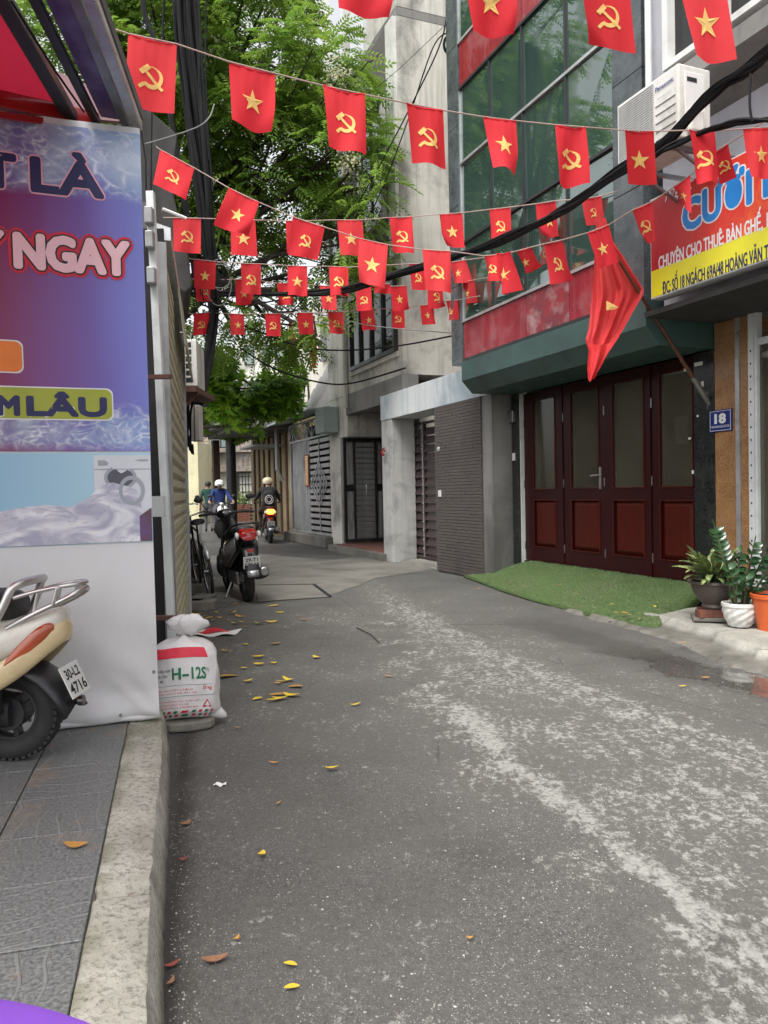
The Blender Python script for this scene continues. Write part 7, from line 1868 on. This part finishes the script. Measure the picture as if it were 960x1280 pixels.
# ------------------------------------------------------------------ plants in pots
def plants():
    def leaf(mb, p, d, L, w_, curl=.4, n=5, roll=0.0):
        d = Vector(d).normalized(); s = d.cross(Vector((0, 0, 1))); s = s.normalized() if s.length > .05 else Vector((1, 0, 0)); up = s.cross(d); s = (s*math.cos(roll)+up*math.sin(roll)).normalized()
        q = Vector(p); vs = []; dd = d.copy()
        for i in range(n+1):
            u = i/n; ww = w_*math.sin(PI*min(1, u*.93+.07))**.75*(1 if u < .98 else 0.05)
            nrm = s.cross(dd).normalized(); vs += [q+s*ww, q-nrm*ww*.35, q-s*ww]; dd = (dd-Vector((0, 0, curl/n))).normalized(); q = q+dd*L/n
        f = []
        for i in range(n): a = i*3; f += [(a, a+3, a+4, a+1), (a+1, a+4, a+5, a+2)]
        mb.add(vs, f); return vs
    # brown bowl on bricks with variegated leaves
    Y = 6.42; c = at(892, 780, Y); z0 = at(892, 783, Y).z
    zb = .115
    t = root('brick_stack', 'short stack of old bricks and a slab under the brown bowl pot', 'brick stack', W, c.x, c.y, zb)
    mb = MB(); mb.obox((c.x, c.y, zb+.015), (.34, .26, .03), -.3); mb.build('slab', M['slab'], t, bevel=.006)
    bm = MB(); bm.box(-.10, .10, -.05, .05, -.03, .03); me = bm.mesh('brick', M['brick'])
    for dx, dy, r_ in ((-.055, -.05, .1), (.075, -.03, -.35), (.0, .07, -.2)): newobj('brick', me, t, (c.x+dx, c.y+dy, zb+.062), (0, 0, r_-.1))
    zp = zb+.094
    P = root('brown_bowl_pot', 'brown ceramic bowl planter with cream striped leaves, raised on bricks', 'potted plant', W, c.x, c.y, zp)
    mb = MB(); mb.lathe([(.0, 0), (.085, 0), (.095, .02), (.085, .04), (.10, .06), (.15, .12), (.175, .18), (.178, .205), (.20, .215), (.20, .235), (.178, .235), (.168, .21), (.0, .20)], 32, (c.x, c.y, zp)); mb.build('pot', M['pot_brown'], P, smooth=True)
    mb = MB(); mb.lathe([(.168, 0), (.1, .01), (0, .012)], 20, (c.x, c.y, zp+.205)); mb.build('soil', M['soil'], P)
    rnd = random.Random(31)
    for k in range(54):
        a = rnd.uniform(0, 6.28); el = rnd.uniform(.25, 1.3); L = rnd.uniform(.15, .25)
        b = Vector((c.x+.07*math.cos(a)*rnd.random(), c.y+.07*math.sin(a)*rnd.random(), zp+.21+rnd.uniform(0, .06)))
        st = Vector((math.cos(a)*math.cos(el), math.sin(a)*math.cos(el), math.sin(el))); tip = b+st*rnd.uniform(.06, .14)
        mb = MB(); leaf(mb, tip, st, L, rnd.uniform(.026, .038), rnd.uniform(.5, 1.3), 6, rnd.uniform(-.3, .3)); nn = len(mb.v); mb.tube([b, tip], .004, 4)
        o = mb.build('leaf', M['variegated'], P, smooth=True, angle=0)
        at_ = o.data.attributes.new('shade', 'FLOAT', 'POINT'); val = [0.0]*len(o.data.vertices)
        for i in range(nn): val[i] = 1.0 if i % 3 == 1 else .25
        at_.data.foreach_set('value', val)
    # white faceted pot with tall glossy stems
    c2 = at(925, 780, 6.1); zb2 = .118; c2.z = zb2
    Q = root('white_pot', 'white ceramic pot with a diamond relief and tall glossy dark green stems', 'potted plant', W, c2.x, c2.y, zb2)
    n = 16; mb = MB(); rows_ = [(.082, 0), (.098, .03), (.113, .06), (.122, .09), (.128, .12), (.130, .15)]
    rings_ = []
    for i, (rr, zz) in enumerate(rows_):
        rings_.append([(c2.x+(rr*(1+.05*((k+i) % 2)))*math.cos(2*PI*k/n), c2.y+(rr*(1+.05*((k+i) % 2)))*math.sin(2*PI*k/n), zb2+zz) for k in range(n)])
    mb.rings(rings_); mb.lathe([(.130, .15), (.138, .16), (.138, .185), (.122, .188), (.115, .165), (0, .16)], 32, (c2.x, c2.y, zb2), cap=False); mb.build('pot', M['pot_white'], Q, bevel=.0)
    mb = MB(); mb.lathe([(.12, 0), (0, .008)], 20, (c2.x, c2.y, zb2+.17)); mb.build('soil', M['soil'], Q)
    def stem(base, tgt, pairs, L, w_, par, s0=.35):
        base, tgt = Vector(base), Vector(tgt); mid = base.lerp(tgt, .5)+Vector((0, 0, .04)); pts = catmull([base, mid, tgt], 8); k = len(pts)
        mb = MB(); mb.tube(pts, [.011*(1-.65*i/k) for i in range(k)], 7); mb.build('stem', M['plum_stem'], par, smooth=True)
        d = (tgt-base).normalized(); sd_ = Vector((.8, .25, 0)); sd_ = (sd_-d*sd_.dot(d)).normalized()
        for i in range(pairs):
            u = s0+(1-s0)*(i/pairs); p = pts[min(k-1, int(u*(k-1)))]
            for s_ in (1, -1):
                dr = sd_*s_+d*.65+Vector((0, -.25, rnd.uniform(-.1, .25))); mb = MB(); leaf(mb, p, dr, L*(1.15-.5*abs(u-.6)), w_*1.35, .35, 5, -s_*.95+rnd.uniform(-.3, .3)); mb.build('leaf', M['zz_leaf'], par, smooth=True, angle=0)
        mb = MB(); leaf(mb, tgt, d, L*.8, w_*.8, .2); mb.build('leaf', M['zz_leaf'], par, smooth=True, angle=0)
    b0 = Vector((c2.x, c2.y, zb2+.16))
    T = lambda px, py, Y: at(px, py, Y)
    stem(b0+Vector((-.05, 0, 0)), T(893, 658, 6.2), 7, .085, .019, Q, .5)
    stem(b0+Vector((-.02, .03, 0)), T(925, 690, 6.2), 5, .08, .022, Q, .35); stem(b0+Vector((.02, -.03, 0)), T(943, 678, 6.05), 6, .08, .021, Q, .35)
    stem(b0+Vector((.04, 0, 0)), T(958, 690, 6.0), 5, .08, .020, Q, .3); stem(b0+Vector((-.04, -.03, 0)), T(909, 706, 6.0), 4, .075, .022, Q, .3); stem(b0+Vector((.03, .03, 0)), T(932, 720, 5.95), 4, .075, .022, Q, .3)
    stem(b0+Vector((.05, .0, 0)), T(970, 708, 5.9), 5, .08, .020, Q, .35)
    c3 = at(966, 785, 5.95); zb3 = .10
    O = root('orange_pot', 'plain orange tapered plastic pot at the right edge of the walk', 'potted plant', W, c3.x, c3.y, zb3)
    mb = MB(); mb.lathe([(0, 0), (.105, 0), (.15, .255), (.16, .26), (.163, .29), (.15, .293), (.145, .27), (0, .265)], 32, (c3.x, c3.y, zb3)); mb.build('pot', M['pot_orange'], O, smooth=True)
    mb = MB(); mb.lathe([(.145, 0), (0, .006)], 20, (c3.x, c3.y, zb3+.272)); mb.build('soil', M['soil'], O)
    stem(Vector((c3.x+.03, c3.y, zb3+.27)), Vector((c3.x+.12, c3.y, zb3+.62)), 4, .08, .02, O, .3)
plants()

# ------------------------------------------------------------------ the feed bag
def bag():
    Y = 4.14; c = at(233, 900, Y); z0 = .055
    ry = math.radians(12)
    t = root('feed_sack', 'tied white plastic sack printed H-12S in green at the banner foot', 'sack', W, c.x, c.y, z0, None, ry); OFF[t.name] = Vector((0, 0, 0))
    t.location.z = 0
    wv = lambda a, z: 1+.018*math.sin(a*5+z*30)+.012*math.sin(a*9-z*23)+.008*math.sin(a*17+z*40)
    secs = [(-.0, .10, .06), (.012, .155, .10), (.05, .178, .125), (.15, .178, .13), (.26, .174, .125), (.35, .168, .112), (.395, .145, .09), (.425, .095, .06), (.44, .04, .032), (.452, .026, .022)]
    secs = [(z0+z*.97, a*1.02, b) for z, a, b in secs]
    def S(a, z, o=0.0):
        z_ = min(max(z, secs[0][0]), secs[-1][0])
        for i in range(len(secs)-1):
            if secs[i][0] <= z_ <= secs[i+1][0]: u = (z_-secs[i][0])/(secs[i+1][0]-secs[i][0]); rx = secs[i][1]*(1-u)+secs[i+1][1]*u; ryy = secs[i][2]*(1-u)+secs[i+1][2]*u; break
        k = wv(a, z); e = 2.6
        return Vector(((rx*k+o)*math.copysign(abs(math.cos(a))**(2/e), math.cos(a)), (ryy*k+o)*math.copysign(abs(math.sin(a))**(2/e), math.sin(a)), z + .006*math.sin(a*3)))
    n = 64; zz_ = [secs[0][0]+(secs[-1][0]-secs[0][0])*i/44 for i in range(45)]
    mb = MB(); mb.rings([[S(2*PI*k/n, z) for k in range(n)] for z in zz_])
    s = NT('sack_white'); nn = s.noise(5, 5, .6); s.set('Base Color', s.mix(s.ramp(nn, .35, .65), (.70, .68, .68), (.60, .57, .57))); s.set('Roughness', .42); s.bump(s.noise(28, 6, .7, dist=1.2), .35, .012)
    mb.build('sack', s.m, t, smooth=True, angle=0)
    # gathered neck and ear of the bag
    ear = [(z0+.44, .03, .025), (z0+.46, .060, .032), (z0+.49, .095, .040), (z0+.520, .092, .036), (z0+.540, .06, .026), (z0+.546, .02, .010)]
    mb = MB(); mb.rings([[(.015+(rx*(1+.20*math.sin(a*5+z*50)+.12*math.sin(a*11+z*40)))*math.cos(a)+.3*(z-z0-.45)*.2, (ry_*(1+.12*math.sin(a*4+z*40)))*math.sin(a), z+.008*math.sin(a*3)) for a in [2*PI*k/40 for k in range(40)]] for z, rx, ry_ in ear]); mb.build('tied_top', s.m, t, smooth=True, angle=0)
    mb = MB(); mb.tube([(.026*math.cos(a*.5), .022*math.sin(a*.5), z0+.452+.003*a*.3) for a in range(14)], .004, 5); mb.build('tie', M['rust'], t)
    # right lower corner
    mb = MB(); mb.rings([[(x, .0+rr*.8*math.sin(a)-.02, z0-.06+rr*math.cos(a)+zz+.02) for a in [2*PI*k/14 for k in range(14)]] for x, rr, zz in ((.10, .07, .10), (.15, .055, .075), (.19, .03, .045), (.215, .012, .03))]); mb.build('corner', s.m, t, smooth=True, angle=0)
    # print wraps the side facing the lane (-y)
    def fn(o): return lambda x, z: S(-PI/2 + math.asin(max(-.99, min(.99, (x)/.18)))*.92, z, o)
    def band(name, x0, x1, za, zb_, m, o=.0025):
        mb = MB(); f = fn(o); mb.grid(lambda u, v: f(x0+(x1-x0)*u, za+(zb_-za)*v), 24, 6); mb.build(name, M[m], t, smooth=True, angle=0)
    band('red_band', -.17, .12, z0+.335, z0+.385, 'ink_red')
    mb = MB(); f = fn(.003); text(mb, 'H-12S', -.045, .105, z0+.225, .060, 0, .03, 0, f); text(mb, 'PL', .112, .132, z0+.262, .018, 0, .0, 0, f); mb.build('lettering', M['ink_green'], t)
    mb = MB(); text(mb, 'ĂN HỖN HỢP', -.155, -.055, z0+.265, .012, 0, .01, 0, f); text(mb, 'HEO CON', -.145, -.075, z0+.238, .012, 0, .01, 0, f); text(mb, '-42', -.13, -.10, z0+.214, .010, 0, .01, 0, f); mb.build('lettering', M['ink_black'], t)
    mb = MB(); text(mb, '25 kg', .082, .132, z0+.168, .018, 0, .015, 0, f)
    for i, (s_, z, a, b) in enumerate((('THÀNH PHẦN DINH DƯỠNG', .165, -.15, .03), ('ĐẠM THÔ, XƠ THÔ, ĐỘ ẨM, TRO', .148, -.15, .05), ('CÔNG TY CỔ PHẦN THỨC ĂN CHĂN NUÔI', .105, -.15, .06), ('ĐIỆN THOẠI, ĐỊA CHỈ', .088, -.15, .01), ('HẠN SỬ DỤNG IN TRÊN BAO', .072, -.15, .06))): text(mb, s_, a, b, z0+z, .0075, 0, .0, 0, f)
    mb.build('lettering', M['ink_red'], t)
    for z in (.192, .135): band('rule_line', -.16, .145, z0+z, z0+z+.0016, 'ink_black', .0028)
    mb = MB(); o = .0032
    def tri(cx, cz, r_): return [(cx, cz+r_), (cx-r_*.87, cz-r_*.5), (cx+r_*.87, cz-r_*.5)]
    mb.add([f(*p) for p in tri(.105, z0+.085, .030)], [(0, 1, 2)]); mb.build('warning_triangle', M['ink_red'], t)
    mb = MB(); f4 = fn(.0046); mb.add([f4(*p) for p in tri(.105, z0+.087, .017)], [(0, 1, 2)]); mb.build('warning_triangle', M['paper'], t)
    for k in range(9):
        for j in range(2):
            x = -.15+k*.034; z = z0+.022+j*.022; mb = MB(); mb.add([f(x, z), f(x+.018, z), f(x+.026, z+.014), f(x+.008, z+.014)], [(0, 1, 2, 3)]); mb.build('trade_mark', M['ink_red' if (k+j) % 2 else 'ink_green'], t)
    r_ = root('broken_stone', 'flat broken piece of concrete lying under the printed sack', 'stone', W, c.x+.02, c.y-.02, 0)
    mb = MB(); random.seed(3); pts = [(math.cos(a)*(.20+random.uniform(-.03, .02)), math.sin(a)*(.10+random.uniform(-.015, .02))) for a in [2*PI*k/11 for k in range(11)]]
    mb.prism([(c.x-.02+x, c.y-.03+y, .004) for x, y in pts], (0, 0, .050)); mb.build('stone', M['stone'], r_, bevel=.012)
    w_ = G(262, 793); q = root('crumpled_wrapper', 'flattened red and white wrapper on the road behind the sack', 'wrapper', W, w_.x, w_.y, .004)
    mb = MB(); mb.grid(lambda u, v: (w_.x-.16+.38*u+.05*v, w_.y-.12+.25*v, .012+.012*math.sin(u*9+v*5)+.02*v*(1-u)), 10, 6); mb.build('sheet', M['paper'], q, smooth=True)
    mb = MB(); mb.grid(lambda u, v: (w_.x-.10+.22*u+.05*v, w_.y-.03+.14*v, .019+.012*math.sin((.15+u*.6)*9+(.35+v*.55)*5)+.02*(.35+v*.55)*(1-u)), 8, 4); mb.build('print', M['ink_red'], q, smooth=True)
bag()

# ------------------------------------------------------------------ fallen leaves and scraps
def leaves():
    rnd = random.Random(77)
    def mk(L, w_, curl, twist, fold):
        mb = MB(); n = 7; vs = []
        for i in range(n+1):
            u = i/n; x = (u-.5)*L; ww = w_*math.sin(PI*min(1, u*.9+.06))**.8; y0 = .12*L*math.sin(u*PI)*twist; z = curl*L*(4*(u-.5)**2)*.25
            vs += [(x, y0+ww, z+ww*fold), (x, y0, z), (x, y0-ww, z+ww*fold)]
        f = []
        for i in range(n): a = i*3; f += [(a, a+3, a+4, a+1), (a+1, a+4, a+5, a+2)]
        mb.add(vs, f); mb.tube([(-L*.5, 0, curl*L*.25), (-L*.66, .01, curl*L*.3)], .0018, 4); return mb
    shapes = []
    for k in range(6): shapes.append(mk(rnd.uniform(.8, 1.1), rnd.uniform(.13, .26), rnd.uniform(.1, .9), rnd.uniform(-1.4, 1.4), rnd.uniform(.0, .8)))
    cache = {}
    def put(px, py, L, m, rz, label, group=None, z=.012, k=None, sy=None):
        k = rnd.randrange(6) if k is None else k; key = (k, m)
        if key not in cache: cache[key] = shapes[k].mesh('leaf', M[m], None, True)
        g = G(px, py, z); o = newobj('fallen_leaf', cache[key]); o.location = (g.x, g.y, z); o.scale = (L*rnd.uniform(.85, 1.15), L*(sy or rnd.uniform(.8, 1.35)), L*rnd.uniform(.4, .9)); o.rotation_euler = (rnd.uniform(-.15, .15), rnd.uniform(-.12, .12), rz)
        tag(o, label, 'leaf', group)
    put(326, 1067, .045, 'leaf_yellow', 1.2, 'bright broad yellow leaf lying on dark asphalt at lower left', k=1)
    put(363, 1205, .042, 'leaf_yellow', -.3, 'yellow curled leaf, upper of the close pair at the bottom of the road')
    put(365, 1234, .04, 'leaf_yellow', .1, 'narrow yellow green leaf, lower of the close pair at the bottom of the road')
    put(268, 1198, .10, 'leaf_brown', .35, 'long dry brown leaf lying near the kerb at the bottom', sy=.5)
    put(95, 1055, .085, 'leaf_ochre', .08, 'dry orange leaf lying on the grey relief tiles', z=.158)
    put(231, 1028, .055, 'leaf_brown', .9, 'crumpled brown leaf against the kerb edge')
    put(229, 1073, .03, 'leaf_red', .3, 'small reddish leaf by the kerb below the crumpled brown leaf')
    put(215, 1204, .035, 'leaf_red', .5, 'small dark red leaf scrap touching the kerb near the bottom')
    put(213, 1226, .025, 'leaf_brown', 1.2, 'tiny brown leaf scrap touching the kerb, lowest one')
    put(295, 1172, .025, 'leaf_ochre', .9, 'tiny orange leaf just above the long dry brown leaf')
    put(166, 1117, .02, 'leaf_brown', .6, 'tiny brown scrap lying on top of the kerb', z=.155)
    put(415, 960, .07, 'leaf_yellow', .05, 'yellow leaf alone in the middle of the road foreground')
    put(349, 1003, .035, 'leaf_ochre', 1.4, 'small ochre leaf on asphalt between the white scrap and the yellow leaf')
    put(342, 953, .05, 'leaf_ochre', 0, 'thin ochre leaf on the road right of the sack foot')
    put(444, 880, .06, 'leaf_yellow', .3, 'round yellow leaf alone right of the scattered leaves')
    put(297, 909, .045, 'leaf_yellow', .2, 'pale small leaf just right of the sack corner')
    put(486, 845, .06, 'leaf_ochre', -.2, 'orange leaf on the pale speckled part of the road')
    put(587, 1171, .02, 'leaf_ochre', 0, 'tiny orange scrap on the road beside the worn white streak')
    G1 = 'yellow leaves scattered on the road near the black scooter'; L1 = 'small yellow leaf among those scattered between the printed sack and the black scooter'
    pts = [(286, 845), (323, 821), (324, 830), (305, 835), (342, 828), (348, 854), (352, 851), (322, 873), (346, 868), (351, 872), (343, 875), (310, 851), (283, 813), (306, 805), (344, 804), (396, 821), (369, 858), (361, 849), (365, 868),
           (290, 766), (287, 775), (294, 779), (303, 777), (308, 783), (326, 779), (339, 777), (300, 770), (280, 758), (270, 765), (262, 760), (255, 770), (275, 772), (350, 766), (379, 774), (342, 757), (268, 775), (292, 755), (318, 745), (250, 778), (246, 768), (300, 757), (262, 772)]
    for a, b in pts: put(a, b, rnd.uniform(.06, .13), rnd.choice(['leaf_yellow', 'leaf_yellow', 'leaf_yellow', 'leaf_ochre']), rnd.uniform(-.8, .8), L1, G1)
    G2 = 'dry leaves lying on the green turf mat'; L2 = 'small dry yellow leaf lying on the green turf mat'
    for a, b, z in ((612, 732, .02), (632, 727, .08), (655, 733, .12), (700, 731, .2), (722, 742, .16), (727, 758, .1), (770, 765, .08), (780, 766, .08), (785, 768, .08), (818, 758, .15), (822, 753, .17), (800, 773, .06), (835, 752, .18), (765, 755, .12), (610, 715, .1), (640, 738, .05)): put(a, b, rnd.uniform(.04, .08), rnd.choice(['leaf_yellow', 'leaf_ochre']), rnd.uniform(0, 3), L2, G2, z=z+.02)
    put(598, 736, .06, 'leaf_yellow', 0, 'yellow leaf on the road at the left end of the turf mat')
    put(763, 777, .06, 'leaf_ochre', .5, 'ochre leaf at the front edge of the turf mat')
    put(853, 803, .07, 'leaf_ochre', .1, 'orange leaf on the concrete walk in front of the brown bowl pot', z=.05)
    put(882, 847, .06, 'leaf_ochre', .0, 'pale orange leaf lying in the damp gutter')
    put(853, 858, .06, 'leaf_yellow', .0, 'thin pale leaf lying on wet asphalt left of the puddle')
    g = G(275, 982); s_ = root('paper_scrap', 'small crumpled white paper scrap on the road near the kerb', 'paper', W, g.x, g.y, 0)
    mb = MB(); mb.grid(lambda u, v: (g.x+(u-.5)*.05, g.y+(v-.5)*.03, .006+.006*math.sin(u*8+v*6)), 6, 4); mb.build('paper', M['paper'], s_)
    a, b = G(446, 786), G(474, 805); q = root('twig', 'thin dark twig lying on the road past the scattered leaves', 'twig', W, a.x, a.y, 0); mb = MB(); mb.tube([(a.x, a.y, .01), (a.lerp(b, .5).x+.03, a.lerp(b, .5).y, .015), (b.x, b.y, .01)], .005, 5); mb.build('stem', M['bark'], q)
leaves()

def grit():
    from mathutils import noise as mn
    rnd = np.random.RandomState(9); n = 0; V = []; F = []; Mi = []
    kp, kd = G(205, 1280), KD
    while n < 11000:
        Y = 1.75 + 4.2*rnd.random()**1.5; X = rnd.uniform(-.55-.26*(Y-1.8), .56*Y)
        e = (X-kp.x)*kd.y-(Y-kp.y)*kd.x
        if e < .012: continue
        q = mn.noise(Vector((X*1.3, Y*.9, 3))) + .5*mn.noise(Vector((X*4, Y*4, 1)))
        if rnd.random() > .28 + q*.9 + (.5 if e < .10 else 0): continue
        r = rnd.uniform(.0009, .0024) if rnd.random() < .93 else rnd.uniform(.0024, .0048)
        k = 5; b = len(V); a0 = rnd.uniform(0, 6.28); sx = rnd.uniform(.6, 1.3); h = r*rnd.uniform(.25, .6)
        for i in range(k):
            a = a0+2*PI*i/k; rr = r*rnd.uniform(.7, 1.2); V.append((X+rr*sx*math.cos(a), Y+rr*math.sin(a), .0008))
        for i in range(k): V.append((X+(V[b+i][0]-X)*.6, Y+(V[b+i][1]-Y)*.6, .0008+h))
        m = int(rnd.choice(3, p=[.5, .32, .18]))
        for i in range(k): F.append((b+i, b+(i+1) % k, b+k+(i+1) % k, b+k+i)); Mi.append(m)
        F.append(tuple(b+k+i for i in range(k))); Mi.append(m); n += 1
    mb = MB(); mb.v = V; mb.f = F; mb.mi = Mi
    me = mb.mesh('road_grit', [mat('grit_pale', (.30, .295, .27), (.22, .215, .20), .8), mat('grit_grey', (.17, .165, .15), None, .8), mat('grit_white', (.44, .435, .41), None, .8)], None, False, False)
    o = newobj('road_grit', me); tag(o, 'pale chips and grit worn out of the dark asphalt in the foreground', 'grit', None, 'stuff')
grit()
def stool():
    cx, cy, r, cz = -.757, .4535, .709, .50
    t = root('purple_table', 'low round purple topped table cut off by the lower left corner', 'table', W, cx, cy, 0)
    mb = MB(); mb.lathe([(.0, -.045), (r-.05, -.045), (r-.015, -.035), (r, -.018), (r-.004, -.004), (r-.02, 0), (r*.5, .002), (0, .002)], 96, (cx, cy, cz)); mb.build('top', M['purple'], t, smooth=True)
    for k in range(3):
        a = PI/4+k*2*PI/3; mb = MB(); mb.tube([(cx+.4*math.cos(a), cy+.4*math.sin(a), cz-.04), (cx+.5*math.cos(a), cy+.5*math.sin(a), .15)], .018, 8); mb.build('leg', M['chrome'], t)
stool()

# red scraps on the shutter side, small fixtures
print('objects', len(bpy.data.objects))
